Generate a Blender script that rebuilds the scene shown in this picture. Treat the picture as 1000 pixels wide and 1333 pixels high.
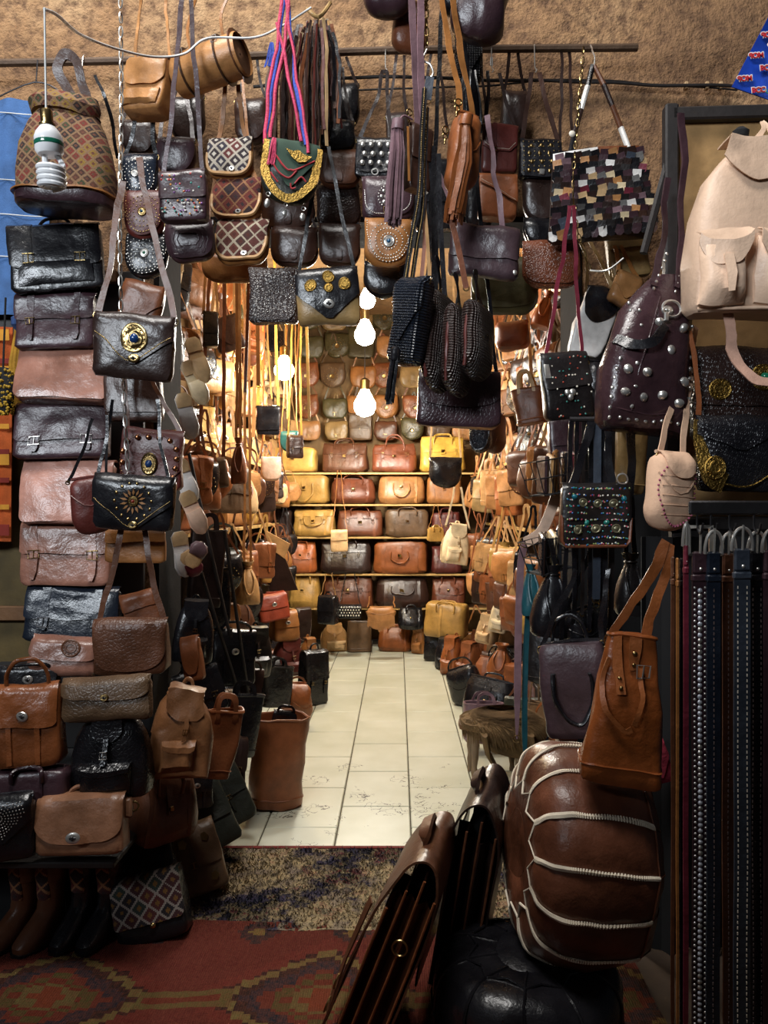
import bpy, math, random
from math import sin, cos, pi, radians as R
from mathutils import Vector, Matrix, Euler, noise
random.seed(7)
sc = bpy.context.scene
col = sc.collection
for ob in list(bpy.data.objects): bpy.data.objects.remove(ob)

# ------------------------------------------------------------------ camera, world, lights, exposure
EYE = 1.45                      # eye height; focal length is 1000 px of a 1000 x 1333 frame
cd = bpy.data.cameras.new('camera'); cam = bpy.data.objects.new('camera', cd); col.objects.link(cam)
cd.sensor_fit = 'VERTICAL'; cd.sensor_height = 36; cd.sensor_width = 27; cd.lens = 27.007
cd.shift_x = -18 / 1333; cd.shift_y = -3.5 / 1333
cam.location = (0, 0, EYE); cam.rotation_euler = (R(90), 0, 0)
cd.clip_start = .05
sc.camera = cam
w = bpy.data.worlds.new('world'); sc.world = w; w.use_nodes = True
w.node_tree.nodes['Background'].inputs[0].default_value = (.75, .83, 1, 1)
w.node_tree.nodes['Background'].inputs[1].default_value = .018
sc.view_settings.view_transform = 'Standard'; sc.view_settings.look = 'None'
sc.view_settings.gamma = 1; sc.view_settings.use_curve_mapping = False
sc.view_settings.exposure = 0.18
def area(name, loc, aim, sx, sy, power, colr):
    l = bpy.data.lights.new(name, 'AREA'); l.shape = 'RECTANGLE'; l.size = sx; l.size_y = sy; l.energy = power; l.color = colr
    o = bpy.data.objects.new(name, l); col.objects.link(o); o.location = loc
    o.rotation_euler = (Vector(aim) - Vector(loc)).to_track_quat('-Z', 'Y').to_euler(); return o
area('alley_skylight', (-1.1, 1.45, 5.5), (-.1, 3.1, 2.3), 2.2, .9, 165, (1, .97, .93))
area('alley_open_end', (-3.0, -3.0, 3.8), (.2, 3.3, 1.7), 2.2, 1.2, 300, (.86, .93, 1))
def point(name, loc, power, colr, r=.05):
    l = bpy.data.lights.new(name, 'POINT'); l.energy = power; l.color = colr; l.shadow_soft_size = r
    o = bpy.data.objects.new(name, l); col.objects.link(o); o.location = loc; return o

def at(px, py, Y): return Vector(((px - 518) / 1000 * Y, Y, EYE - (py - 663) / 1000 * Y))

# ------------------------------------------------------------------ materials
def lin(h):
    h = h.lstrip('#'); c = [int(h[i:i + 2], 16) / 255 for i in (0, 2, 4)]
    return tuple((x / 12.92 if x <= .04045 else ((x + .055) / 1.055) ** 2.4) for x in c)
class NT:
    def __init__(s, name):
        s.m = bpy.data.materials.new(name); s.m.use_nodes = True; s.t = s.m.node_tree
        s.b = s.t.nodes['Principled BSDF']
    def n(s, typ, ins=None, **kw):
        nd = s.t.nodes.new(typ)
        for k, v in kw.items(): setattr(nd, k, v)
        for k, v in (ins or {}).items(): s.set(nd.inputs[k], v)
        return nd
    def set(s, sock, v):
        if hasattr(v, 'is_output'): s.t.links.new(v, sock)
        else:
            if isinstance(v, (tuple, list)) and len(v) == 3 and len(getattr(sock, 'default_value', (0, 0, 0))) == 4: v = (*v, 1)
            sock.default_value = v
    def math(s, op, a, b=0., c=0.):
        nd = s.n('ShaderNodeMath', operation=op)
        for i, v in enumerate((a, b, c)): s.set(nd.inputs[i], v)
        return nd.outputs[0]
    def mix(s, f, a, b, mode='MIX'):
        nd = s.n('ShaderNodeMix', data_type='RGBA', blend_type=mode)
        s.set(nd.inputs[0], f); s.set(nd.inputs[6], a); s.set(nd.inputs[7], b); return nd.outputs[2]
    def ramp(s, f, stops, const=False):
        nd = s.n('ShaderNodeValToRGB'); cr = nd.color_ramp
        if const: cr.interpolation = 'CONSTANT'
        while len(cr.elements) < len(stops): cr.elements.new(.5)
        for e, (p, c) in zip(cr.elements, stops): e.position = p; e.color = (*c, 1) if len(c) == 3 else c
        s.set(nd.inputs[0], f); return nd.outputs[0]
    def noise(s, vec, scale, detail=3, rough=.55):
        nd = s.n('ShaderNodeTexNoise', {'Scale': scale, 'Detail': detail, 'Roughness': rough})
        if vec is not None: s.t.links.new(vec, nd.inputs['Vector'])
        return nd.outputs[0]
    def obj(s): return s.n('ShaderNodeTexCoord').outputs['Object']
    def bump(s, h, strength, dist=.002):
        nd = s.n('ShaderNodeBump', {'Strength': strength, 'Distance': dist}); s.t.links.new(h, nd.inputs['Height'])
        s.t.links.new(nd.outputs[0], s.b.inputs['Normal'])
MATS = {}
def leather(name, hexc, rough=.42, emb=None, patina=.6, spec=.5):
    key = (name, emb)
    if key in MATS: return MATS[key]
    k = NT(name + ('_' + emb if emb else '') + '_leather'); c = lin(hexc); v = k.obj()
    n1 = k.noise(v, 9, 5, .6); n2 = k.noise(v, 160, 3)
    lo = tuple(x * (1 - .6 * patina) for x in c); hi = tuple(min(1, x * (1 + .5 * patina) + .004) for x in c)
    cc = k.ramp(n1, [(.3, lo), (.7, hi)])
    rnd = k.n('ShaderNodeObjectInfo').outputs['Random']
    hsv = k.n('ShaderNodeHueSaturation', {'Value': k.math('MULTIPLY_ADD', rnd, .4, .8), 'Color': cc})
    k.set(k.b.inputs['Base Color'], hsv.outputs[0])
    k.set(k.b.inputs['Roughness'], k.math('MULTIPLY_ADD', n1, .28, rough - .16))
    k.b.inputs['Specular IOR Level'].default_value = spec
    if emb == 'croc':
        vo = k.n('ShaderNodeTexVoronoi', {'Scale': 75}, feature='DISTANCE_TO_EDGE'); k.t.links.new(v, vo.inputs['Vector'])
        k.bump(k.math('MINIMUM', vo.outputs[0], .2), .55, .005)
    elif emb == 'weave':
        sx = k.n('ShaderNodeSeparateXYZ'); k.t.links.new(v, sx.inputs[0])
        a = k.math('SINE', k.math('MULTIPLY', k.math('ADD', sx.outputs[0], sx.outputs[2]), 330))
        b = k.math('SINE', k.math('MULTIPLY', k.math('SUBTRACT', sx.outputs[0], sx.outputs[2]), 330))
        k.bump(k.math('MULTIPLY', a, b), .9, .006)
    elif emb == 'tool':
        ma = k.n('ShaderNodeTexVoronoi', {'Scale': 62}); k.t.links.new(v, ma.inputs['Vector'])
        k.bump(k.math('SINE', k.math('MULTIPLY', ma.outputs[0], 18)), .35, .003)
    else:
        n3 = k.noise(v, 28, 3); n4 = k.noise(v, 8, 3, .6)
        k.bump(k.math('ADD', k.math('MULTIPLY', n4, 1.5), k.math('ADD', k.math('MULTIPLY', n3, 1.2), k.math('MULTIPLY', n2, .3))), .27, .008)
    MATS[key] = k.m; return k.m
PAL = dict(black='#131216', softblack='#1d1919', navy='#1a212d', dark='#291a16', darkbrown='#38221a', plum='#38242a', purple='#453439',
           brown='#57331f', chestnut='#6a3a22', oxblood='#57231d', redbrown='#6f3a22', cognac='#8a4d24', tan='#9a6534', caramel='#a87646', mustard='#b38a45',
           camel='#b98d5a', sand='#c9a77a', cream='#dcc7a0', rosy='#8f6353', rose='#a8796a', pink='#d9b8a0', grey='#5c5a58', olive='#4b4428', orange='#a3582a',
           teal='#1d5660', redor='#8f3a22', mauve='#7a5f66', green='#24271f', white='#d8d4cf', yellow='#c39a40', saddle='#7c4626', wine='#6a2030',
           khaki='#8a6f45', bronze='#5d4630', slate='#343b46', fawn='#80583f', umber='#7a5030')
GLOSS = dict(black=.29, softblack=.33, darkbrown=.36, navy=.27, rosy=.31, rose=.33, plum=.34, purple=.36, dark=.34)
def L(c, emb=None): return leather(c, PAL[c], GLOSS.get(c, .42), emb)
def simple(name, rgb, rough=.5, metal=0., bumps=None, emit=0.):
    if name in MATS: return MATS[name]
    k = NT(name); v = k.obj(); n1 = k.noise(v, 14, 4)
    k.set(k.b.inputs['Base Color'], k.ramp(n1, [(.3, tuple(x * .75 for x in rgb)), (.7, tuple(min(1, x * 1.15) for x in rgb))]))
    k.b.inputs['Roughness'].default_value = rough; k.b.inputs['Metallic'].default_value = metal
    if bumps: k.bump(k.noise(v, bumps[0], 4), bumps[1], .004)
    if emit:
        k.set(k.b.inputs['Emission Color'], rgb); k.b.inputs['Emission Strength'].default_value = emit
    MATS[name] = k.m; return k.m
BRASS = simple('aged_brass', lin('#9c8458'), .28, 1, (60, .3)); GOLD = simple('stamped_gold_metal', lin('#94763c'), .36, 1, (130, 1))
SILVER = simple('nickel_silver', lin('#d2cfc9'), .3, .8); STEEL = simple('dark_steel', lin('#4a484a'), .45, .9, (40, .3))
WHITEWIRE = simple('white_cable_plastic', lin('#dadad8'), .4); THREAD = simple('cream_thread', lin('#e3d6c0'), .8)
WOOD = simple('old_wood', lin('#6b4a2c'), .6, 0, (30, .5)); PALEWOOD = simple('pale_shelf_wood', lin('#c9a566'), .5, 0, (30, .4))
BLACKCLOTH = simple('black_cloth', (.006, .006, .007), .95); DARKWOOD = simple('dark_painted_wood', lin('#211c1b'), .55, 0, (25, .4))
def stone(hexc): return simple('stone_' + hexc[1:], lin(hexc), .15)
CHARS = {}
def kilim(name, scale, line, ramp, lw=.2, step=240, second=None):
    if name in MATS: return MATS[name]
    k = NT(name); v = k.obj(); sx = k.n('ShaderNodeSeparateXYZ'); k.t.links.new(v, sx.inputs[0])
    def snap(s): return k.math('DIVIDE', k.math('FLOOR', k.math('MULTIPLY', s, step)), step)
    x, z = snap(sx.outputs[0]), snap(sx.outputs[2])
    a = k.math('MULTIPLY', k.math('ADD', x, z), scale); b = k.math('MULTIPLY', k.math('SUBTRACT', x, z), scale)
    fa, fb = k.math('FRACT', a), k.math('FRACT', b)
    ln = k.math('MAXIMUM', k.math('LESS_THAN', fa, lw), k.math('LESS_THAN', fb, lw))
    cx = k.n('ShaderNodeCombineXYZ', {0: k.math('FLOOR', a), 1: k.math('FLOOR', b)})
    wn = k.n('ShaderNodeTexWhiteNoise'); k.t.links.new(cx.outputs[0], wn.inputs['Vector'])
    cell = k.ramp(wn.outputs[0], [(i / len(ramp), lin(c)) for i, c in enumerate(ramp)], True)
    da = k.math('ABSOLUTE', k.math('SUBTRACT', fa, .6)); db = k.math('ABSOLUTE', k.math('SUBTRACT', fb, .6))
    core = k.math('LESS_THAN', k.math('MAXIMUM', da, db), .16)
    cc = k.mix(core, cell, lin(second or line)); cc = k.mix(ln, cc, lin(line))
    nz = k.noise(v, 300, 2); cc = k.mix(.5, cc, k.mix(nz, (.1, .1, .1), (1, 1, 1)), 'OVERLAY')
    k.set(k.b.inputs['Base Color'], cc); k.b.inputs['Roughness'].default_value = .9
    k.bump(nz, .8, .003); MATS[name] = k.m; return k.m
KIL_A = kilim('woven_kilim_tan', 26, '#75593f', ['#3a2118', '#4a2a1c', '#343820', '#66241a', '#7a5e24', '#241a18'], .26, 300, '#5a3424')
KIL_B = kilim('woven_kilim_white', 17, '#a89e90', ['#2c2226', '#35303a', '#5a2a28'], .2, 260, '#b8b0a4')
KIL_C = kilim('woven_kilim_red', 17, '#80583a', ['#55201a', '#62281e', '#241618', '#3c1a18'], .14, 260, '#2a1a1c')
KIL_D = kilim('woven_kilim_diamond', 19, '#a39682', ['#4e2620', '#5a2e22', '#3e241e'], .18, 260, '#4a2018')
KIL_E = kilim('woven_kilim_dark', 17, '#8a8078', ['#3a1a1c', '#1f1a1e', '#26302a', '#4a1f1e'], .16, 200, '#6a4a20')

# ------------------------------------------------------------------ geometry helpers: every builder returns (verts, faces)
def join(*vfs):
    V, F = [], []
    for v, f in vfs:
        o = len(V); V += [tuple(p) for p in v]; F += [tuple(i + o for i in q) for q in f]
    return V, F
def xf(vf, M): return [tuple(M @ Vector(p)) for p in vf[0]], vf[1]
def mv(vf, x=0, y=0, z=0): return [(p[0] + x, p[1] + y, p[2] + z) for p in vf[0]], vf[1]
def rot(ax, deg): return Matrix.Rotation(R(deg), 4, ax)
def spline(pts, n=6, closed=False):
    P = [Vector(p) for p in pts]; out = []; m = len(P)
    for i in range(m if closed else m - 1):
        if closed: a, b, c, d = P[i - 1], P[i], P[(i + 1) % m], P[(i + 2) % m]
        else: a, b, c, d = P[max(i - 1, 0)], P[i], P[i + 1], P[min(i + 2, m - 1)]
        for j in range(n):
            t = j / n
            out.append(.5 * ((2 * b) + (c - a) * t + (2 * a - 5 * b + 4 * c - d) * t * t + (3 * b - a - 3 * c + d) * t ** 3))
    if not closed: out.append(P[-1])
    return out
def sweep(pts, prof, hint=(0, -1, 0), closed=False, scales=None):
    P = [Vector(p) for p in pts]; m = len(P); V, F = [], []; h = Vector(hint); n = len(prof); lastw = None
    for i in range(m):
        a = P[i - 1] if (i or closed) else P[0]; b = P[(i + 1) % m] if (i < m - 1 or closed) else P[-1]
        T = (b - a); T = T.normalized() if T.length > 1e-9 else Vector((0, 0, 1))
        W = T.cross(h)
        if W.length < .15: W = lastw.copy() if lastw is not None else T.cross(Vector((1, .1, .1)))
        W = (W - T * W.dot(T)).normalized()
        if lastw is not None and W.dot(lastw) < 0: W = -W
        lastw = W; N = W.cross(T).normalized(); s = scales[i] if scales else 1
        V += [tuple(P[i] + W * (u * s) + N * (v * s)) for u, v in prof]
    for i in range(m if closed else m - 1):
        for j in range(n):
            F.append((i * n + j, i * n + (j + 1) % n, ((i + 1) % m) * n + (j + 1) % n, ((i + 1) % m) * n + j))
    if not closed: F += [tuple(range(n))[::-1], tuple((m - 1) * n + j for j in range(n))]
    return V, F
def circ(r, n=8): return [(r * cos(2 * pi * i / n), r * sin(2 * pi * i / n)) for i in range(n)]
def tube(pts, r, n=8, closed=False, scales=None): return sweep(pts, circ(r, n), (.13, -1, .07), closed, scales)
def ribbon(pts, w, t=.003, hint=(0, -1, 0), closed=False, scales=None):
    a, b = w / 2, t / 2; return sweep(pts, [(-a, -b), (a, -b), (a, b), (-a, b)], hint, closed, scales)
def sup(hw, hd, e, n):
    o = []
    for i in range(n):
        t = 2 * pi * (i + .5) / n; c, s = cos(t), sin(t)
        o.append((hw * math.copysign(abs(c) ** (2 / e), c), hd * math.copysign(abs(s) ** (2 / e), s)))
    return o
def loft(S, n=28, caps=True):
    V, F = [], []
    for (z, hw, hd, cx, cy, e) in S: V += [(x + cx, y + cy, z) for x, y in sup(hw, hd, e, n)]
    for i in range(len(S) - 1):
        for j in range(n): F.append((i * n + j, i * n + (j + 1) % n, (i + 1) * n + (j + 1) % n, (i + 1) * n + j))
    if caps: F += [tuple(range(n))[::-1], tuple((len(S) - 1) * n + j for j in range(n))]
    return V, F
def box(sx, sy, sz, c=(0, 0, 0), bev=0.):
    x, y, z = sx / 2, sy / 2, sz / 2; b = min(bev, x * .9, y * .9, z * .9)
    if not b:
        V = [(i * x + c[0], j * y + c[1], k * z + c[2]) for i in (-1, 1) for j in (-1, 1) for k in (-1, 1)]
        return V, [(0, 1, 3, 2), (4, 6, 7, 5), (0, 4, 5, 1), (2, 3, 7, 6), (0, 2, 6, 4), (1, 5, 7, 3)]
    V, F = [], []
    rings = [(-z, b), (-z + b, 0), (z - b, 0), (z, b)]
    for zz, i in rings:
        a, d = x - i, y - i; k = b if i == 0 else b * .3
        for p in ((-a + k, -d), (a - k, -d), (a, -d + k), (a, d - k), (a - k, d), (-a + k, d), (-a, d - k), (-a, -d + k)): V.append((p[0] + c[0], p[1] + c[1], zz + c[2]))
    for i in range(3):
        for j in range(8): F.append((i * 8 + j, i * 8 + (j + 1) % 8, (i + 1) * 8 + (j + 1) % 8, (i + 1) * 8 + j))
    return V, F + [tuple(range(8))[::-1], tuple(range(24, 32))]
def lathe(prof, n=16, axis='z'):
    V, F = [], []
    for r, z in prof: V += [(r * cos(2 * pi * i / n), r * sin(2 * pi * i / n), z) for i in range(n)]
    for i in range(len(prof) - 1):
        for j in range(n): F.append((i * n + j, i * n + (j + 1) % n, (i + 1) * n + (j + 1) % n, (i + 1) * n + j))
    F += [tuple(range(n))[::-1], tuple((len(prof) - 1) * n + j for j in range(n))]
    if axis == 'y': V = [(x, -z, y) for x, y, z in V]        # lathe axis towards the bag's front
    if axis == 'x': V = [(z, y, -x) for x, y, z in V]
    return V, F
def dome(r, k=.6, n=8): return lathe([(r, 0), (r * .8, r * k * .65), (r * .3, r * k)], n, 'y')
def torus(R0, r, n=16, m=6, plane='xz'):
    P = [(R0 * cos(2 * pi * i / n), 0, R0 * sin(2 * pi * i / n)) for i in range(n)]
    if plane == 'xy': P = [(p[0], p[2], 0) for p in P]
    if plane == 'yz': P = [(0, p[0], p[2]) for p in P]
    return sweep(P, circ(r, m), {'xz': (0, -1, 0), 'xy': (0, 0, 1), 'yz': (1, 0, 0)}[plane], True)
def prism(outline, t):                                     # xz outline extruded along y
    n = len(outline); V = [(x, -t / 2, z) for x, z in outline] + [(x, t / 2, z) for x, z in outline]
    return V, [tuple(range(n)), tuple(range(2 * n - 1, n - 1, -1))] + [(i, i + n, (i + 1) % n + n, (i + 1) % n) for i in range(n)]
def sheet(g0, g1):                                         # two equal vertex grids -> closed sheet
    nr, nc = len(g0), len(g0[0]); V = [p for r in g0 for p in r] + [p for r in g1 for p in r]; o = nr * nc; F = []
    for i in range(nr - 1):
        for j in range(nc - 1):
            a, b, c, d = i * nc + j, i * nc + j + 1, (i + 1) * nc + j + 1, (i + 1) * nc + j
            F += [(a, b, c, d), (a + o, d + o, c + o, b + o)]
    bd = [j for j in range(nc)] + [i * nc + nc - 1 for i in range(1, nr)] + [(nr - 1) * nc + j for j in range(nc - 2, -1, -1)] + [i * nc for i in range(nr - 2, 0, -1)]
    for q in range(len(bd)):
        a, b = bd[q], bd[(q + 1) % len(bd)]; F.append((b, a, a + o, b + o))
    return V, F
def outline(w, h, rt=.02, rb=.05, wt=None, n=6):           # rounded outline, top half-width may differ
    wt = w if wt is None else wt; a, b = w / 2, wt / 2; rbx = min(rb, a); rbz = min(rb, h * .7); rtx = min(rt, b * .9); rtz = min(rt, h * .29); P = []
    for i in range(n + 1):
        t = pi + (pi / 2) * i / n; P.append((-a + rbx + rbx * cos(t), rbz + rbz * sin(t)))
    for i in range(n + 1):
        t = 1.5 * pi + (pi / 2) * i / n; P.append((a - rbx + rbx * cos(t), rbz + rbz * sin(t)))
    for i in range(n + 1):
        t = (pi / 2) * i / n; P.append((b - rtx + rtx * cos(t), h - rtz + rtz * sin(t)))
    for i in range(n + 1):
        t = pi / 2 + (pi / 2) * i / n; P.append((-b + rtx + rtx * cos(t), h - rtz + rtz * sin(t)))
    out = []                                               # resample evenly
    Q = [Vector(p) for p in P] + [Vector(P[0])]; seg = [(Q[i + 1] - Q[i]).length for i in range(len(Q) - 1)]; tot = sum(seg); m = 44; i = 0; acc = 0
    for k in range(m):
        s = tot * k / m
        while acc + seg[i] < s: acc += seg[i]; i += 1
        t = (s - acc) / seg[i] if seg[i] else 0; out.append(tuple(Q[i].lerp(Q[i + 1], t)))
    return out

def mesh(name, V, F, ang=42):
    me = bpy.data.meshes.new(name); me.from_pydata(V, [], F); me.update()
    me.polygons.foreach_set('use_smooth', [True] * len(me.polygons)); me.set_sharp_from_angle(angle=R(ang)); return me
def link(name, me, mat, parent=None):
    o = bpy.data.objects.new(name, me); col.objects.link(o)
    if not me.materials: me.materials.append(mat)
    else:
        o.material_slots[0].link = 'OBJECT'; o.material_slots[0].material = mat
    if parent: o.parent = parent
    return o
def tag(o, label=None, cat=None, group=None, kind=None):
    for k, v in (('label', label), ('category', cat), ('group', group), ('kind', kind)):
        if v: o[k] = v
    return o
def fixn(me):
    import bmesh
    bm = bmesh.new(); bm.from_mesh(me); bmesh.ops.recalc_face_normals(bm, faces=bm.faces); bm.to_mesh(me); bm.free()
class Thing:
    """an Empty at the thing's base, with its parts as children in the same local frame"""
    def __init__(s, name, label, cat, loc, rotd=(0, 0, 0), group=None, warp=0., wscale=9.):
        s.o = bpy.data.objects.new(name, None); col.objects.link(s.o); s.o.empty_display_size = .05
        s.o.location = loc; s.o.rotation_euler = Euler([R(a) for a in rotd], 'XYZ'); tag(s.o, label, cat, group)
        s.warp = warp; s.ws = wscale; s.seed = Vector((random.random() * 50, random.random() * 50, random.random() * 50)); s.f = lambda x, z: 0
        s.inv = (Matrix.Translation(Vector(loc)) @ s.o.rotation_euler.to_matrix().to_4x4()).inverted()
    def P(s, name, vf, mat, parent=None, label=None, stuff=False, ang=42):
        V, F = vf
        if s.warp:
            W = []
            for p in V:
                p = Vector(p); W.append(p + noise.noise_vector(p * s.ws + s.seed) * s.warp + noise.noise_vector(p * s.ws * 3 + s.seed) * s.warp * .3)
            V = W
        me = mesh(name, [tuple(p) for p in V], F, ang); fixn(me)
        me.polygons.foreach_set('use_smooth', [True] * len(me.polygons)); me.set_sharp_from_angle(angle=R(ang))
        o = link(name, me, mat, parent or s.o)
        if label: o['label'] = label
        if stuff: o['kind'] = 'stuff'
        return o
    def pt(s, x, z, off=.008): return Vector((x, -(s.f(x, z) + off), z))
    def loc(s, p): return s.inv @ Vector(p)
def dup(root, loc, rotd, label, group=None, mats=None, scale=1.):
    r = root.copy(); col.objects.link(r); r.location = loc; r.rotation_euler = Euler([R(a) for a in rotd], 'XYZ'); r.scale = (scale,) * 3
    r['label'] = label
    if group: r['group'] = group
    def cp(src, par):
        for ch in src.children:
            c = ch.copy(); col.objects.link(c); c.parent = par
            if mats and ch.material_slots and ch.material_slots[0].material.name.endswith('_leather'):
                c.material_slots[0].link = 'OBJECT'; c.material_slots[0].material = mats[0] if ch.name.split('.')[0] not in ('strap', 'handle', 'trim') else mats[1]
            cp(ch, c)
    cp(root, r); return r

# ------------------------------------------------------------------ the setting
FY = 3.35                                                  # front plane of the earthen facade
k = NT('earthen_plaster'); v = k.obj(); n1 = k.noise(v, 2.2, 6, .6); n2 = k.noise(v, 22, 5, .65); n3 = k.noise(v, 90, 3)
cc = k.ramp(n1, [(.28, lin('#6f523a')), (.5, lin('#94714f')), (.72, lin('#b0906c'))])
cc = k.mix(k.ramp(n2, [(.34, (0, 0, 0)), (.56, (1, 1, 1))]), lin('#5e4430'), cc)
k.set(k.b.inputs['Base Color'], cc); k.b.inputs['Roughness'].default_value = .95
k.bump(k.math('ADD', n2, k.math('MULTIPLY', n3, .4)), .9, .02); MUD = k.m
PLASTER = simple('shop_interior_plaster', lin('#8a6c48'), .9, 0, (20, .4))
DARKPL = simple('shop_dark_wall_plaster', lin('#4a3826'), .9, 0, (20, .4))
def struct(name, vf, mat, parent=None, kind='structure', ang=30):
    me = mesh(name, [tuple(p) for p in vf[0]], vf[1], ang); fixn(me); o = link(name, me, mat, parent)
    if not parent: o['kind'] = kind
    return o
def slabwall(x0, x1, z0, z1, y, t, amp, res=.05):
    nx, nz = max(2, int((x1 - x0) / res)), max(2, int((z1 - z0) / res)); g0, g1 = [], []
    for i in range(nz + 1):
        r0, r1 = [], []
        for j in range(nx + 1):
            x, z = x0 + (x1 - x0) * j / nx, z0 + (z1 - z0) * i / nz
            d = noise.noise((x * 3, z * 3, 1)) * amp + noise.noise((x * 11, z * 11, 4)) * amp * .5
            r0.append((x, y + d, z)); r1.append((x, y + t, z))
        g0.append(r0); g1.append(r1)
    return sheet(g0, g1)
XL, XR, YB, ZC = -1.62, 1.32, 8.55, 3.55                   # shop interior
OL, OR_, OZ = -1.06, .80, 2.72                             # doorway
struct('wall_front_top', slabwall(-2.6, 2.6, OZ, 4.6, FY, .3, .02), MUD)
struct('wall_front_left', slabwall(-2.6, OL, 0, OZ, FY, .3, .02), MUD)
struct('wall_front_right', slabwall(OR_, 2.6, 0, OZ, FY, .3, .02), MUD)
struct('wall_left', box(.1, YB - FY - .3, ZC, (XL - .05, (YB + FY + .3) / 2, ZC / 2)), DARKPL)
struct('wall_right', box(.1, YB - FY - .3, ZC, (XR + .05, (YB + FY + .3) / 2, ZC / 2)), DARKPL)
struct('wall_back', box(XR - XL + .2, .1, ZC, ((XL + XR) / 2, YB + .05, ZC / 2)), PLASTER)
struct('ceiling', box(XR - XL + .2, YB - FY - .3, .1, ((XL + XR) / 2, (YB + FY + .3) / 2, ZC + .05)), PLASTER)
JAMB = simple('jamb_shade_lining', lin('#191412'), .95, 0, (20, .5)); JAMB.node_tree.nodes['Principled BSDF'].inputs['Specular IOR Level'].default_value = .1  # added near-black lining, darkening door reveals that the bulbs would light
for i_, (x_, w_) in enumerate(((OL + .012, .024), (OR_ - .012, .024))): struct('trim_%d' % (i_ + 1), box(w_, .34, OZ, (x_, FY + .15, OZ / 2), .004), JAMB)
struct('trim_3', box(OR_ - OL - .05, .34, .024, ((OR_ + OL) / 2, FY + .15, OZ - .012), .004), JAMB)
# tiled shop floor: each tile its own piece over a dark joint bed
GROUT = simple('dirty_tile_joint', lin('#4a4434'), .9)
floor = struct('floor', box(XR - XL + .2, YB - 3.2, .06, ((XL + XR) / 2, (YB + 3.2) / 2, -.034)), GROUT)
k = NT('cracked_cream_floor_tile'); v = k.n('ShaderNodeTexCoord').outputs['Object']
geo = k.n('ShaderNodeNewGeometry'); wv = geo.outputs['Position']
n1 = k.noise(wv, 3, 5); vo = k.n('ShaderNodeTexVoronoi', {'Scale': 19}, feature='DISTANCE_TO_EDGE')
dist = k.n('ShaderNodeVectorMath', operation='MULTIPLY_ADD'); k.t.links.new(k.n('ShaderNodeTexNoise', {'Scale': 9, 'Detail': 4, 'Vector': wv}).outputs[1], dist.inputs[0]); dist.inputs[1].default_value = (.22, .22, 0); k.t.links.new(wv, dist.inputs[2])
k.t.links.new(dist.outputs[0], vo.inputs['Vector'])
crk = k.math('MULTIPLY', k.math('LESS_THAN', vo.outputs[0], .022), k.math('GREATER_THAN', k.noise(wv, 4.2, 4), .545))
sxy = k.n('ShaderNodeSeparateXYZ'); k.t.links.new(wv, sxy.inputs[0])
crk = k.math('MULTIPLY', crk, k.math('LESS_THAN', k.math('ADD', sxy.outputs[1], k.math('MULTIPLY', k.noise(wv, 2.4), 1.5)), 5.0))   # worn near the threshold
cc = k.ramp(n1, [(.3, lin('#bdbea8')), (.7, lin('#d2d3c2'))]); cc = k.mix(crk, cc, lin('#3a3424'))
k.set(k.b.inputs['Base Color'], cc); k.b.inputs['Roughness'].default_value = .38; TILE = k.m
TW, TL = .333, .5; tb = box(TW - .006, TL - .005, .03, (0, 0, 0), .004); tme = mesh('floor_tile', *tb)
ci = 0; xb = (440.6 - 518) / 1000 * 1450 / 185                    # a joint that the photo shows
for i in range(-3, 6):
    for j in range(0, 11):
        xx = xb + TW * (i + .5); yy = 3.25 + TL * j + (0 if i % 2 else -TL / 2) + TL / 2
        if XL < xx < XR and yy > 3.2 and yy < YB - .1 :
            t = link('tile', tme, TILE, floor); t.location = (xx, yy, -.014 + random.uniform(-.001, .001))
            t.rotation_euler = (random.uniform(-.0015, .0015), random.uniform(-.002, .002), 0)
struct('ground', box(6, 5, .06, (0, .72, -.036)), simple('trodden_alley_ground', lin('#3a2c20'), .95, 0, (15, .6)))
struct('wall_shade_block', box(5.6, .12, 2.7, (0, -.85, 1.35)), simple('shade_block_boards', lin('#2c211a'), .9, 0, (12, .5)))  # unseen partition added behind the camera to shade the lower front
struct('doorstep', box(OR_ - OL, .1, .02, ((OR_ + OL) / 2, 3.21, -.012)), GROUT)
# ---- rugs
def rug(name, label, x0, x1, y0, y1, z, mat, amp, res=.02, wave=.0):
    nx, ny = int((x1 - x0) / res), int((y1 - y0) / res); g0, g1 = [], []
    for i in range(ny + 1):
        r0, r1 = [], []
        for j in range(nx + 1):
            x, y = x0 + (x1 - x0) * j / nx, y0 + (y1 - y0) * i / ny
            ed = .012 * noise.noise((x * 6, y * 6, 3)) if i in (0, ny) or j in (0, nx) else 0
            r1.append((x, y + ed, z)); r0.append((x, y + ed, z + .012 + amp * (noise.noise((x * 30, y * 30, 0)) + .6 * noise.noise((x * 70, y * 70, 5))) + wave * max(0, noise.noise((x * 2.2, y * 5, 8)))))
        g0.append(r0); g1.append(r1)
    me = mesh(name, *sheet(g0, g1)); fixn(me); return me
k = NT('worn_pile_rug'); v = k.obj()
vo = k.n('ShaderNodeTexVoronoi', {'Scale': 70}); k.t.links.new(v, vo.inputs['Vector'])
base = k.ramp(k.noise(v, 2.6, 7, .72), [(.38, lin('#1c1a1f')), (.46, lin('#3c3640')), (.5, lin('#a08c6c')), (.6, lin('#c2ad88')), (.72, lin('#a8936c'))])
spots = k.ramp(k.noise(v, 9, 5, .75), [(0, lin('#30384a')), (.38, lin('#3c3450')), (.44, lin('#1d1c20')), (.5, lin('#8a7a58')), (.57, lin('#7a3a34')), (.62, lin('#2f4a46')), (.7, lin('#8a8050'))], True)
cc = k.mix(.45, base, spots); cc = k.mix(k.math('MULTIPLY', vo.outputs[0], .35), cc, (.02, .018, .02))
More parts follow.
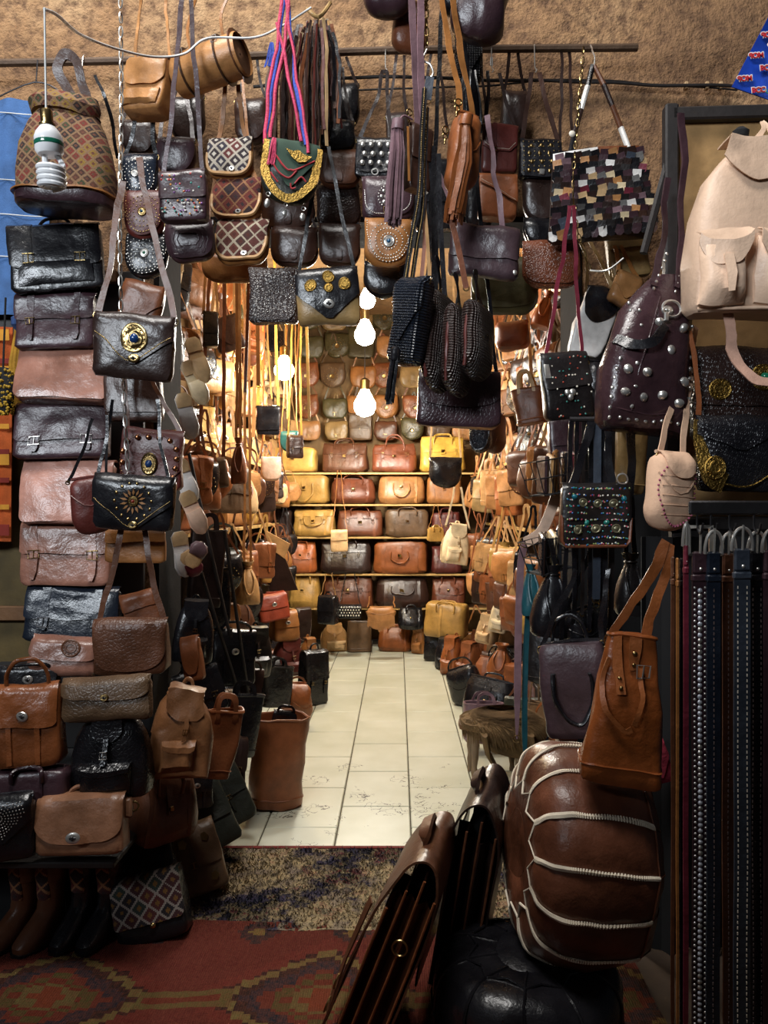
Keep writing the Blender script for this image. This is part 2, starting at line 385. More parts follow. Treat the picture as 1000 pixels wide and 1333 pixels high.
k.set(k.b.inputs['Base Color'], cc); k.b.inputs['Roughness'].default_value = 1; k.b.inputs['Specular IOR Level'].default_value = .1
k.bump(k.noise(v, 120, 4), 1, .01); PILE = k.m
t = Thing('pile_rug', 'worn multicoloured shaggy pile rug lying across the shop threshold', 'rug', (0, 0, 0))
o = link('pile', rug('pile', '', -1.15, .62, 2.62, 3.26, .002, PILE, .006), PILE, t.o)
V, F = [], []
for i in range(9000):                                      # loose tufts of wool
    x, y = random.uniform(-1.14, .6), random.uniform(2.63, 3.25); a = random.uniform(0, 2 * pi); l = random.uniform(.006, .014); s = .004; n0 = len(V)
    V += [(x - s, y, .01), (x + s, y, .01), (x, y + s, .01), (x + l * cos(a), y + l * sin(a), .018 + random.uniform(0, .012))]
    F += [(n0, n0 + 1, n0 + 3), (n0 + 1, n0 + 2, n0 + 3), (n0 + 2, n0, n0 + 3)]
o = link('tuft', mesh('tuft', V, F), PILE, t.o); o['kind'] = 'stuff'
RED = simple('rug_red_binding', lin('#6a1f1c'), .95, 0, (90, .8))
t.P('binding', ribbon([(x * .1 - 1.15, 3.262, .01) for x in range(18)], .02, .014, (0, 0, 1)), RED)
k = NT('red_kilim_rug'); v = k.obj(); sx = k.n('ShaderNodeSeparateXYZ'); k.t.links.new(v, sx.inputs[0])
def snap(s, st): return k.math('DIVIDE', k.math('FLOOR', k.math('MULTIPLY', s, st)), st)
wob = k.math('MULTIPLY', k.math('SUBTRACT', k.noise(v, 7, 2), .5), .03)
x, y = snap(k.math('ADD', sx.outputs[0], wob), 55), snap(k.math('ADD', sx.outputs[1], wob), 80)
fx = k.math('ABSOLUTE', k.math('SUBTRACT', k.math('FRACT', k.math('MULTIPLY_ADD', x, 1.25, .80)), .5)); fy = k.math('ABSOLUTE', k.math('SUBTRACT', y, 2.245))
dm = k.math('ADD', k.math('MULTIPLY', snap(fx, 30), .5), k.math('MULTIPLY', snap(fy, 60), .8))
med = k.ramp(dm, [(0, lin('#6e3420')), (.025, lin('#5e5430')), (.045, lin('#5e281c')), (.06, lin('#484424')), (.08, lin('#5e2a20')), (.1, lin('#1e252c')), (.135, lin('#241e1c')), (.16, lin('#665a34')), (.185, lin('#1c1618')), (.196, lin('#5e2620')), (.24, lin('#54221d')), (1, lin('#582520'))], True)
arm = k.math('MULTIPLY', k.math('LESS_THAN', fy, .035), k.math('GREATER_THAN', fx, .33)); med = k.mix(arm, med, lin('#58502c'))
arm2 = k.math('MULTIPLY', k.math('LESS_THAN', fy, .015), k.math('GREATER_THAN', fx, .36)); med = k.mix(arm2, med, lin('#5e281c'))
by = k.math('ABSOLUTE', k.math('SUBTRACT', y, 2.6)); bx = k.math('ABSOLUTE', k.math('SUBTRACT', k.math('FRACT', k.math('MULTIPLY', x, 3.1)), .5))
tri = k.math('LESS_THAN', k.math('ADD', k.math('MULTIPLY', bx, .33), by), .075); med = k.mix(tri, med, lin('#1a2024'))
tri2 = k.math('LESS_THAN', k.math('ADD', k.math('MULTIPLY', bx, .33), by), .03); med = k.mix(tri2, med, lin('#6a5a30'))
nz = k.noise(v, 240, 2); cc = k.mix(k.ramp(k.noise(v, 60, 5, .8), [(.35, (1, 1, 1)), (.62, (0, 0, 0))]), k.mix(.5, med, lin('#6a3a2c')), med)
cc = k.mix(.7, cc, k.mix(nz, (.1, .1, .1), (1, 1, 1)), 'OVERLAY')
k.set(k.b.inputs['Base Color'], cc); k.b.inputs['Roughness'].default_value = 1; k.b.inputs['Specular IOR Level'].default_value = .1
wv2 = k.n('ShaderNodeTexWave', {'Scale': 45, 'Distortion': 1.5}); k.t.links.new(v, wv2.inputs['Vector'])
k.bump(k.math('ADD', nz, k.math('MULTIPLY', wv2.outputs[1], .5)), .9, .006); KRUG = k.m
o = link('kilim_rug', rug('kilim_rug', '', -1.6, .75, 1.5, 2.665, .001, KRUG, .0025, .02, .022), KRUG)
tag(o, 'red flat-woven kilim rug with stepped olive medallions in the foreground', 'rug')

# ---- back shelves
SHZ = [.44, .79, 1.17, 1.505, 1.83]; nm = ['lowest', 'second lowest', 'middle', 'second highest', 'topmost']
sb = mesh('shelf_board', *box(2.35, .42, .022, (0, 0, 0), .003)); se = mesh('edge_strip', *box(2.35, .012, .02, (0, -.213, 0), .002))
for z, n in zip(SHZ, nm):
    t = Thing('wall_shelf', 'long wooden shelf board on back wall, %s of five' % n, 'shelf', (-.2, 8.1, z - .012), group='back wall shelves')
    link('board', sb, WOOD, t.o); link('edge_strip', se, PALEWOOD, t.o)
for side, X in (('left', XL + .2), ('right', XR - .19)):
    for z, n in ((1.84, 'upper'), (1.3, 'lower')):
        t = Thing('side_shelf', 'long narrow plank shelf along the %s interior wall, %s one' % (side, n), 'shelf', (X, 6.1, z), group='side wall shelves')
        t.P('board', box(.38, 4.0, .024, (0, 0, 0), .003), WOOD); t.P('edge_strip', box(.014, 4.0, .026, (.196 if side == 'left' else -.196, 0, 0), .002), PALEWOOD)

# ---- rods and cables on the facade
def rodthing(name, label, cat, pts, r, mat, wob=0.): 
    P = spline(pts, 8); P = [Vector((p.x, p.y, p.z + wob * noise.noise((p.x * 4, 3, 1)))) for p in P]
    me = mesh(name, *tube(P, r, 8)); fixn(me); return tag(link(name, me, mat), label, cat)
rodthing('hanging_rod', 'long dark iron pipe fixed across the top of the earthen wall', 'rod', [at(-120, 84, 3.22), at(200, 78, 3.22), at(500, 66, 3.22), at(830, 62, 3.22)], .016, simple('rusty_pipe', lin('#5a4636'), .6, .3, (40, .6)))
rodthing('lower_rod', 'thin dark cane running along the wall below the iron pipe', 'rod', [at(330, 112, 3.28), at(480, 100, 3.28), at(640, 104, 3.3), at(800, 108, 3.3), at(955, 113, 3.3)], .007, DARKWOOD, .012)
rodthing('wall_cable', 'thin twisted cable tacked along the wall to the blue cloth', 'cable', [at(430, 118, 3.29), at(620, 112, 3.3), at(760, 104, 3.31), at(960, 118, 3.31)], .004, DARKWOOD, .01)
for dx, px in ((0, 893), (1, 920), (2, 938)):
    me = mesh('cable_clip', *box(.018, .03, .03, (0, 0, 0), .004)); tag(link('cable_clip', me, simple('pale_plaster_dab', lin('#a88a66'), .9)), ['small pale plaster dab on wall cable, furthest from the blue cloth', 'small pale plaster dab on wall cable, middle of three', 'small pale plaster dab on wall cable, nearest the blue cloth'][dx], 'clip', 'cable clips').location = at(px, 112, 3.315)

rodthing('overhead_pole', 'wooden pole above the doorway from which the straps hang', 'pole', [(-1.8, 2.8, 3.42), (0, 2.8, 3.41), (1.7, 2.8, 3.42)], .018, WOOD)
rodthing('side_bar', 'dark iron bar jutting from the framed board behind the studded bag', 'bar', [at(742, 546, 2.6), at(820, 545, 2.6), at(908, 545, 2.6)], .009, STEEL)
# ---- lamps
def emis(name, rgb, s): return simple(name, rgb, .3, 0, None, s)
CFLG = simple('unlit_lamp_glass', (.9, .9, .92), .2)
def spiral(r, h, turns, rr):
    P = [(r * cos(a), r * sin(a), -h * i / (turns * 20)) for i in range(turns * 20 + 1) for a in [2 * pi * i / 20]]
    P += [(r * .5, 0, -h - .004), (0, 0, -h - .006)]; return tube(P, rr, 8)
t = Thing('energy_saving_bulb', 'unlit white spiral energy-saving bulb hanging before the kilim backpack', 'lamp', at(60, 143, 1.75), (4, -3, 0))
t.P('socket', lathe([(.012, 0), (.014, -.004), (.0135, -.03), (.018, -.032), (.018, -.036)], 16), BRASS)
t.P('ballast', lathe([(.014, -.034), (.026, -.05), (.031, -.062), (.031, -.092), (.026, -.1)], 20), CFLG)
t.P('green_band', lathe([(.0315, -.072), (.0318, -.073), (.0318, -.081), (.0315, -.082)], 20), stone('#1f6a52'))
t.P('spiral_tube', join(mv(spiral(.026, .05, 4, .0068), z=-.122), tube([(.012, .01, -.098), (.02, .01, -.11), (.026, 0, -.122)], .0066), tube([(-.012, .0, -.098), (-.012, 0, -.13)], .0066)), CFLG)
t.P('cord', tube(spline([t.loc(at(60, 143, 1.75)), t.loc(at(59, 80, 1.75)), t.loc(at(58, 10, 1.75))], 4), .0025, 6), WHITEWIRE)
rodthing('white_cable', 'slack white electric cable draped from the spiral bulb to the strips', 'cable', [at(58, 12, 1.75), at(75, 20, 1.9), at(105, 45, 2.2), at(150, 63, 2.4), at(200, 74, 2.6), at(240, 70, 2.7), at(270, 50, 2.75), at(330, 49, 2.8), at(365, 35, 2.85), at(405, 10, 2.9)], .004, WHITEWIRE)
def bulb(px, py, Y, label, power, colr, r, em, cordtop, cfl=False):
    p = at(px, py, Y); t = Thing('light_bulb', label, 'lamp', p, group='lit bulbs inside the shop'); m = emis('glow_%d' % px + str(py), colr, em)
    t.P('glass', lathe([(r * .35, r * 1.5), (r * .6, r * 1.0), (r, .2 * r), (r, -.2 * r), (r * .75, -.75 * r), (r * .25, -r)], 16), m)
    t.P('socket', lathe([(r * .42, r * 1.45), (r * .45, r * 2.3), (r * .2, r * 2.5)], 12), BRASS)
    t.P('cord', tube([(0, 0, r * 2.4), (0, 0, cordtop - p.z)], .004, 6), DARKWOOD)
    lo = point('bulb_light', (p.x, p.y - r * 1.6, p.z - r * 1.3), power, colr, .09); return t
bulb(475, 436, 5.2, 'white glaring bulb hanging highest in the shop, below the gold-medallion bag', 85, (1, .95, .86), .07, 40, 3.5)
bulb(475, 528, 7.0, 'white glaring bulb hanging lowest, before the back wall bags', 100, (1, .94, .82), .1, 40, 3.5)
bulb(370, 482, 6.2, 'warm yellow glaring bulb among hanging straps on the left', 50, (1, .78, .42), .08, 40, 3.5)
bulb(478, 391, 4.7, 'glaring bulb nearest the doorway, just below the plain black round bag', 40, (1, .92, .8), .05, 40, 3.5)

# ------------------------------------------------------------------ bag builders
def lerp(a, b, t): return a + (b - a) * t
def boxbody(b, w, h, d, tw=1., td=.8, e=6, bulge=.08, r=.07):
    zs = [0, r * .25, r, .22, .4, .6, .8, 1 - r, 1 - r * .25, 1]; S = []
    for z in zs:
        k = 1.
        if z < r: k = 1 - .14 * (1 - z / r) ** 2
        if z > 1 - r: k = 1 - .12 * (1 - (1 - z) / r) ** 2
        S.append((z * h, w / 2 * lerp(1, tw, z) * k, d / 2 * lerp(1, td, z) * (1 + bulge * sin(pi * z)) * k, 0, 0, e))
    b.f = sfront(S); b.w, b.h, b.d = w, h, d; b.S = S; return loft(S)
def sfront(S):
    def f(x, z):
        z = min(max(z, S[0][0]), S[-1][0])
        for i in range(len(S) - 1):
            if S[i][0] <= z <= S[i + 1][0]: break
        a, c = S[i], S[i + 1]; t = (z - a[0]) / (c[0] - a[0] + 1e-9); hw, hd, cx, cy, e = [lerp(a[q], c[q], t) for q in range(1, 6)]
        u = min(.985, abs((x - cx) / hw)); return hd * (1 - u ** e) ** (1 / e) - cy
    return f
def puffbody(b, o2, d, p=2.6, q=2.4, rings=6):
    n = len(o2); zs = [z for _, z in o2]; zc = (max(zs) + min(zs)) / 2; V, F = [], []
    ks = [1, .96, .85, .68, .45, .2]
    for sgn in (-1, 1):
        o0 = len(V)
        for s in ks:
            y = d / 2 * (1 - min(1, s) ** p) ** (1 / q) + .004
            V += [(x * s, sgn * y, zc + (z - zc) * s) for x, z in o2]
        V.append((0, sgn * (d / 2 + .004), zc)); c = len(V) - 1
        for i in range(len(ks) - 1):
            for j in range(n):
                F.append((o0 + i * n + j, o0 + i * n + (j + 1) % n, o0 + (i + 1) * n + (j + 1) % n, o0 + (i + 1) * n + j))
        for j in range(n): F.append((o0 + (len(ks) - 1) * n + j, o0 + (len(ks) - 1) * n + (j + 1) % n, c))
    half = len(ks) * n + 1
    for j in range(n): F.append((j, (j + 1) % n, half + (j + 1) % n, half + j))
    ang = sorted((math.atan2(z - zc, x), math.hypot(x, z - zc)) for x, z in o2)
    def f(x, z):
        a = math.atan2(z - zc, x); r = math.hypot(x, z - zc); lo = ang[-1]; lo = (lo[0] - 2 * pi, lo[1]); hi = None
        for q2 in ang + [(ang[0][0] + 2 * pi, ang[0][1])]:
            if q2[0] >= a: hi = q2; break
            lo = q2
        if hi is None: hi = (ang[0][0] + 2 * pi, ang[0][1])
        rr = lerp(lo[1], hi[1], (a - lo[0]) / (hi[0] - lo[0] + 1e-9)); s = min(1, r / rr)
        return d / 2 * (1 - s ** p) ** (1 / q) + .004
    b.f = f; b.w = max(x for x, _ in o2) * 2; b.h = max(zs); b.d = d
    return V, F
EDGES = {
    'straight': lambda u: 1 - .1 * max(0, (abs(u) - .86) / .14) ** 2.2,
    'round': lambda u: .03 + .97 * (1 - min(1, abs(u)) ** 2.6) ** (1 / 2.4),
    'soft': lambda u: .35 + .65 * (1 - min(1, abs(u)) ** 4) ** (1 / 3),
    'vee': lambda u: 1 - .55 * max(0, abs(u) - .1) / .9,
    'vee2': lambda u: 1 - .75 * max(0, abs(u) - .08) / .92,
    'tongue': lambda u: .55 + .45 * (1 if abs(u) < .3 else max(0, 1 - ((abs(u) - .3) / .12) ** 2) if abs(u) < .42 else 0),
    'angle': lambda u: 1 - .28 * max(0, abs(u) - .55) / .45,
    'diag': lambda u: .62 + .38 * u}
def flap(b, w, top, Ln, edge='straight', eps=.004, t=.004, nu=27, nv=9, lift=0.):
    E = EDGES[edge] if isinstance(edge, str) else edge; g0, g1 = [], []
    us = [sin(pi / 2 * (-1 + 2 * i / (nu - 1))) for i in range(nu)]
    b.E = (E, w, top, Ln)
    for r in range(nv + 4):
        a, c = [], []
        for u in us:
            x = u * w / 2; ft = b.f(x * .98, top - .02 * b.h)
            if r < 4:
                kk = r / 3; y = lerp(ft * .5, -(ft + eps), kk); z = top + eps + .004 * sin(pi * kk) - (.012 * kk ** 3)
                a.append((x, y, z)); c.append((x, y - t * kk, z + t * (1 - .5 * kk)))
            else:
                kk = (r - 3) / nv; z = top - .008 - Ln * E(u) * kk; f0 = b.f(x * .98, z); y = -(f0 + eps) - lift * kk * kk
                a.append((x, y, z)); c.append((x, y - t, z))
        g0.append(a); g1.append(c)
    return sheet(g0, g1)
def edgepts(b, n, inset=.012):
    E, w, top, Ln = b.E; P = []
    for i in range(201):
        u = sin(pi / 2 * (-1 + 2 * i / 200)); P.append(Vector((u * (w / 2 - inset), top - .008 - Ln * E(u) + inset)))
    seg = [(P[i + 1] - P[i]).length for i in range(200)]; tot = sum(seg); out = []; i = 0; acc = 0
    for q in range(n):
        s = tot * (q + .5) / n
        while i < 199 and acc + seg[i] < s: acc += seg[i]; i += 1
        t = (s - acc) / (seg[i] + 1e-9); out.append(tuple(P[i].lerp(P[i + 1], min(1, t))))
    return out
OFF = .0085
def studs(b, pts, r, mat, off=OFF, n=6, name='studs', k=.6, parent=None):
    dm = dome(r, k, n); return b.P(name, join(*[mv(dm, *b.pt(x, z, off)) for x, z in pts]), mat, parent, stuff=len(pts) > 1)
def ringpts(cx, cz, r, n, ph=0, sx=1.): return [(cx + r * sx * cos(2 * pi * i / n + ph), cz + r * sin(2 * pi * i / n + ph)) for i in range(n)]
def medallion(b, cx, cz, r, mat, st=None, off=OFF, sx=1., label=None):
    p = b.pt(cx, cz, off); prof = [(r, 0), (r, .002), (r * .9, .004), (r * .82, .0025), (r * .62, .003), (r * .56, .006), (r * .4, .006), (r * .36, .004)]
    o = b.P('medallion', mv(([(x * sx, y, z) for x, y, z in lathe(prof, 20, 'y')[0]], lathe(prof, 20, 'y')[1]), *p), mat, label=label)
    b.P('rivets', join(*[mv(dome(r * .09, .8, 6), p.x + x * sx, p.y - .002, p.z + z) for x, z in ringpts(0, 0, r * .73, 14)]), mat, o, stuff=True)
    if st: b.P('stone', mv(dome(r * .34, .7, 10), p.x, p.y - .004, p.z), stone(st), o)
    return o
def turnlock(b, cx, cz, s, mat=SILVER, off=OFF):
    p = b.pt(cx, cz, off); pl = lathe([(s, 0), (s, .003), (s * .85, .005), (s * .5, .005)], 20, 'y')
    o = b.P('turn_lock', mv(([(x, y, z * .78) for x, y, z in pl[0]], pl[1]), *p), mat)
    b.P('lock_knob', mv(join(box(s * .3, .012, s * .62, (0, -.006, 0), .002), box(s * .9, .004, s * .3, (0, -.006, 0), .001)), *p), STEEL, o); return o
def buckleparts(b, p, w, h, mat, parent=None, tilt=0):
    fr = sweep([(-w / 2, 0, -h / 2), (w / 2, 0, -h / 2), (w / 2, 0, h / 2), (-w / 2, 0, h / 2)], circ(.0022, 6), (0, -1, 0), True)
    return b.P('buckle', mv(join(fr, tube([(0, 0, -h / 2), (0, -.003, h / 2)], .0016, 6)), *p), mat, parent)
def frontstrap(b, x, z0, z1, w, mat, off=.009, bk=BRASS, bz=None, tip=True, n=7):
    P = [b.pt(x, lerp(z0, z1, i / n), off) for i in range(n + 1)]
    if z0 >= b.h * .97: P = [Vector((x, P[0].y * .3, b.h + .012))] + P
    sc = [1.] * len(P)
    if tip: sc[-1] = .55
    o = b.P('buckle_strap', ribbon(P, w, .0035, scales=sc), mat)
    if bk: z = bz if bz is not None else lerp(z0, z1, .6); buckleparts(b, b.pt(x, z, off + .004), w * 1.35, w * 1.1, bk, o)
    return o
def stitches(b, pts, mat=THREAD, off=OFF, l=.006, r=.0008, name='stitching', parent=None):
    vf = []
    for i in range(len(pts) - 1):
        a, c = b.pt(*pts[i], off), b.pt(*pts[i + 1], off); m = (a + c) / 2; dr = (c - a).normalized() * l / 2
        vf.append(tube([m - dr, m + dr], r, 4))
    return b.P(name, join(*vf), mat, parent, stuff=True)
def arch(b, x, z, hgt, r, mat, y=0., flat=None, n=10, name='handle', lean=0.):
    P = [(-x, y, z), (-x * 1.0, y - lean * .4, z + hgt * .5), (-x * .62, y - lean * .8, z + hgt * .93), (0, y - lean, z + hgt * 1.03), (x * .62, y - lean * .8, z + hgt * .93), (x * 1.0, y - lean * .4, z + hgt * .5), (x, y, z)]
    P = spline(P, 5); return b.P(name, ribbon(P, flat, .004) if flat else tube(P, r, 8), mat)
def hang(b, mat, hooks, w=.016, xs=None, z=None, ring=True, sag=0.02, name='strap', y=0.):
    """shoulder strap from the bag's top corners to its hook point(s)"""
    xs = xs or (-.46 * b.w, .46 * b.w); z = b.h * .96 if z is None else z; hs = [b.loc(h) for h in hooks]; hs = hs if len(hs) > 1 else hs * 2
    a, c = Vector((xs[0], y, z)), Vector((xs[1], y, z)); dirx = (hs[0] - a)
    gap = Vector((w * .8, 0, 0)) if len(hooks) == 1 else Vector((0, 0, 0))
    P1 = [a, a.lerp(hs[0], .33) + Vector((sag * .3, 0, 0)), a.lerp(hs[0], .7) + Vector((sag * .2, 0, 0)), hs[0] - gap]
    P2 = [hs[1] + gap, c.lerp(hs[1], .7) - Vector((sag * .2, 0, 0)), c.lerp(hs[1], .33) - Vector((sag * .3, 0, 0)), c]
    if len(hooks) == 1: o = b.P(name, ribbon(spline(P1 + [hs[0] + Vector((0, 0, w * .6))] + P2, 6), w, .003), mat)
    else:
        b.P(name, ribbon(spline(P1, 6), w, .003), mat); o = b.P(name, ribbon(spline(P2[::1], 6), w, .003), mat)
    if ring:
        for q in (a, c): b.P('ring', mv(torus(w * .62, .002, 12, 6), q.x, q.y - .004, q.z), BRASS)
    return o
def chainvf(pts, L0=.03, r=.0028, wd=.010):
    P = spline(pts, 12); out = []; d = 0; last = P[0]; flip = 0; acc = 0
    for i in range(1, len(P)):
        acc += (P[i] - P[i - 1]).length
        if acc >= L0 * .78:
            m = (P[i] + last) / 2; T = (P[i] - last).normalized(); q = Vector((0, 0, 1)).rotation_difference(T).to_matrix().to_4x4()
            lk = sweep([(cos(a) * wd / 2, 0, sin(a) * L0 / 2) for a in [2 * pi * j / 10 for j in range(10)]], circ(r, 5), (0, -1, 0), True)
            out.append(xf(lk, Matrix.Translation(m) @ q @ rot('Z', 90 * (flip % 2) + 20))); flip += 1; last = P[i]; acc = 0
    return out
def tassel(b, p, ln, rad, n, mat, cap=True, name='tassel', sp=.25):
    p = Vector(p); vf = []
    for i in range(n):
        a = random.uniform(0, 2 * pi); r0 = rad * math.sqrt(random.random()) * .8; x, y = r0 * cos(a), r0 * sin(a); l = ln * random.uniform(.88, 1)
        vf.append(ribbon(spline([p + Vector((x * .5, y * .5, 0)), p + Vector((x, y, -l * .3)), p + Vector((x * (1 + sp), y, -l * .7)), p + Vector((x * (1 + sp) + random.uniform(-.004, .004), y, -l))], 2), rad * .42, .002, (random.uniform(-.6, .6), -1, 0)))
    o = b.P(name, join(*vf), mat, stuff=True)
    if cap: b.P('tassel_cap', mv(lathe([(rad * .35, .012), (rad * .75, .004), (rad * .8, -.03), (rad * .75, -.035)], 12), *p), mat, o)
    return o

def k_satchel(b, w, h, d, m, o):
    b.P('body', boxbody(b, w, h, d, o.get('tw', .98), .75, 7, .06), m)
    ff = o.get('flap', .6); fl = b.P('flap', flap(b, w * .985, h, h * ff, o.get('edge', 'straight')), o.get('fm') or m)
    if o.get('pocket'): b.P('front_pocket', prismfront(b, w * .8, h * .34, h * .08, .012), m)
    for x in o.get('sx', (-.28, .28)): frontstrap(b, x * w, h * o.get('s0', .98), h * (o.get('s1', .2)), w * o.get('sw', .085), o.get('sm') or m, bk=o.get('bk', BRASS), bz=h * o.get('bz', .42))
    if o.get('handle'): arch(b, w * .16, h * .97, h * .16, .007, m)
    if o.get('stitch'): stitches(b, edgepts(b, 44, .008))
def prismfront(b, w, h, z0, t, nx=10, nz=5, off=.003):
    g0, g1 = [], []
    for i in range(nz + 1):
        a, c = [], []
        for j in range(nx + 1):
            u = -1 + 2 * j / nx; x = u * w / 2; z = z0 + h * i / nz; k = (1 - abs(u) ** 8) * (1 - abs(2 * i / nz - 1) ** 8)
            a.append((x, -(b.f(x, z) + off - .004), z)); c.append((x, -(b.f(x, z) + off + t * (.3 + .7 * k)), z))
        g0.append(a); g1.append(c)
    return sheet(g0, g1)
def decor(b, o, m):
    w, h = b.w, b.h
    for r in o.get('rings', ()): studs(b, ringpts(r[0] * w, r[1] * h, r[2] * w, r[3], r[5] if len(r) > 5 else 0), r[4], o.get('met', BRASS))
    for q in o.get('meds', ()): medallion(b, q[0] * w, q[1] * h, q[2] * w, o.get('mm', o.get('met', BRASS)), q[3] if len(q) > 3 else None, sx=q[4] if len(q) > 4 else 1.)
    if o.get('edgestuds'): studs(b, edgepts(b, o['edgestuds'], o.get('inset', .010)), o.get('esr', .0028), o.get('met', BRASS), name='edge_studs')
    if o.get('piping'): b.P('piping', tube(spline([b.pt(x, z, .007) for x, z in edgepts(b, 30, .002)], 2), o.get('pr', .006), 6), o['piping'])
    if o.get('lock'): turnlock(b, o['lock'][0] * w, o['lock'][1] * h, o['lock'][2] * w, o.get('lm', BRASS))
    if o.get('stitch'): stitches(b, edgepts(b, 46, .008))
    if o.get('tab'):
        frontstrap(b, 0, h * o['tab'][0], h * o['tab'][1], w * .13, m, .012, o.get('tbk', BRASS), h * (o['tab'][0] * .4 + o['tab'][1] * .6))
    for x, z in o.get('bigstuds', ()): b.P('stud', mv(dome(o.get('bsr', .012), .6, 12), *b.pt(x * w, z * h, OFF)), o.get('met', BRASS))
def k_round(b, w, h, d, m, o):
    b.P('body', puffbody(b, outline(w, h, o.get('rt', .02), o.get('rb', .5) * w, o.get('wt', .96) * w), d), o.get('bm') or m)
    b.P('flap', flap(b, w * .97, h * .985, h * o.get('flap', .86), o.get('edge', 'round')), o.get('fm') or m)
    decor(b, o, m)
def k_envelope(b, w, h, d, m, o):
    b.P('body', puffbody(b, outline(w, h, .012, .02), d, 5, 3), o.get('bm') or m)
    b.P('flap', flap(b, w * 1.0, h, h * o.get('flap', .78), o.get('edge', 'vee')), o.get('fm') or m); decor(b, o, m)
def k_duffel(b, w, h, d, m, o):
    st = o.get('style', 'doctor')
    if st == 'doctor': vf = boxbody(b, w, h, d, .93, .32, 4.5, .25, .1)
    elif st == 'barrel': vf = boxbody(b, w, h, d, .9, .35, 3, .45, .2)
    else: vf = boxbody(b, w, h, d, .97, .85, 6, .06, .1)
    bd = b.P('body', vf, m)
    t = o.get('trim') or m
    zt = h * .98
    if st == 'doctor':
        fl = b.P('flap', flap(b, w * .9, h * .985, h * o.get('flap', .3), o.get('edge', 'straight')), m)
        for x in (-.26, .26): frontstrap(b, x * w, h * .9, h * .5, w * .05, t, .011, o.get('met', BRASS), h * .62)
    else: b.P('zip_band', tube([(-w * .42, 0, h * 1.0), (0, 0, h * 1.012), (w * .42, 0, h * 1.0)], .007, 6), t)
    for x in o.get('bands', (-.3, .3)):
        P = [b.pt(x * w, z * h, .002) for z in (.03, .15, .3, .5, .7, .85, .95)]; b.P('band', ribbon(P, w * .055, .005), t)
    if o.get('lockplate', True):
        b.P('lock_tab', ribbon([b.pt(0, z * h, .009) for z in (.9, .75, .6, .5)], w * .1, .004), t); b.P('lock', mv(box(w * .07, .008, w * .06, (0, 0, 0), .002), *b.pt(0, h * .58, .014)), o.get('met', BRASS))
    hx = o.get('hx', .2) * w; hh = o.get('hh', .2) * h
    if o.get('hdown'):                                      # front handle hanging down over the face
        z0 = h * .72; P = [b.pt(-hx, z0, .012), b.pt(-hx, z0 - hh * .7, .018), b.pt(-hx * .55, z0 - hh * 1.15, .022), b.pt(0, z0 - hh * 1.3, .024), b.pt(hx * .55, z0 - hh * 1.15, .022), b.pt(hx, z0 - hh * .7, .018), b.pt(hx, z0, .012)]
        b.P('handle', tube(spline(P, 4), .0072), t)
    else:
        fy = -b.f(hx, h * .8) - .006
        P = [(-hx, fy, h * .78), (-hx, fy - .004, h), (-hx * .7, fy * .8, h + hh * .8), (0, fy * .7, h + hh), (hx * .7, fy * .8, h + hh * .8), (hx, fy - .004, h), (hx, fy, h * .78)]
        b.P('handle', tube(spline(P, 4), .0072), t)
    P = [(-hx, d * .12, h * .95), (-hx * .8, d * .15, h + hh * .5), (0, d * .15, h + hh * .75), (hx * .8, d * .15, h + hh * .5), (hx, d * .12, h * .95)]; b.P('handle', tube(spline(P, 4), .0072), t)
def shell(S, n=28, t=.006):
    a = loft(S, n, False); S2 = [(z + (t if i == 0 else 0), hw - t, hd - t, cx, cy, e) for i, (z, hw, hd, cx, cy, e) in enumerate(S)]; c = loft(S2, n, False)
    V = a[0] + c[0]; o = len(a[0]); F = a[1] + [tuple(i + o for i in f[::-1]) for f in c[1]]; last = (len(S) - 1) * n
    F += [(last + j, last + (j + 1) % n, o + last + (j + 1) % n, o + last + j) for j in range(n)]
    F += [tuple(range(n))[::-1], tuple(o + j for j in range(n))]; return V, F
def k_tote(b, w, h, d, m, o):
    tw, td = o.get('tw', 1.1), o.get('td', .6); e = o.get('e', 4); S = [(z * h, w / 2 * lerp(1, tw, z) * (.94 if z == 0 else 1), d / 2 * lerp(1, td, z) * (.9 if z == 0 else 1) * (1 + .08 * sin(pi * z)), 0, 0, e) for z in (0, .03, .12, .3, .5, .7, .88, 1)]
    if 'lean' in o: S = [(z, a, c, o['lean'] * z, 0, e2) for z, a, c, _, _, e2 in S]
    b.f = sfront(S); b.w, b.h, b.d = w * tw, h, d; b.P('body', shell(S), m)
    b.P('rim', sweep([(x + S[-1][3], y, h) for x, y in sup(S[-1][1], S[-1][2], e, 28)], circ(.005, 6), (0, 0, 1), True), m)
    b.P('base_seam', sweep([(x + S[2][3], y, h * .12) for x, y in sup(S[2][1] + .001, S[2][2] + .001, e, 28)], circ(.003, 5), (0, 0, 1), True), m)
    if o.get('hh', .35):
        hx = w * .24; hh = h * o.get('hh', .35)
        for sg in (-1, 1):
            y = sg * d / 2 * td; lx = S[-1][3]
            P = [(lx - hx, y, h * .8), (lx - hx, y * 1.05, h), (lx - hx * .75, y * .7 - o.get('droop', 0) * .5, h + hh * .8), (lx, y * .6 - o.get('droop', 0), h + hh), (lx + hx * .75, y * .7 - o.get('droop', 0) * .5, h + hh * .8), (lx + hx, y * 1.05, h), (lx + hx, y, h * .8)]
            b.P('handle', ribbon(spline(P, 5), .017, .004), o.get('sm') or m)
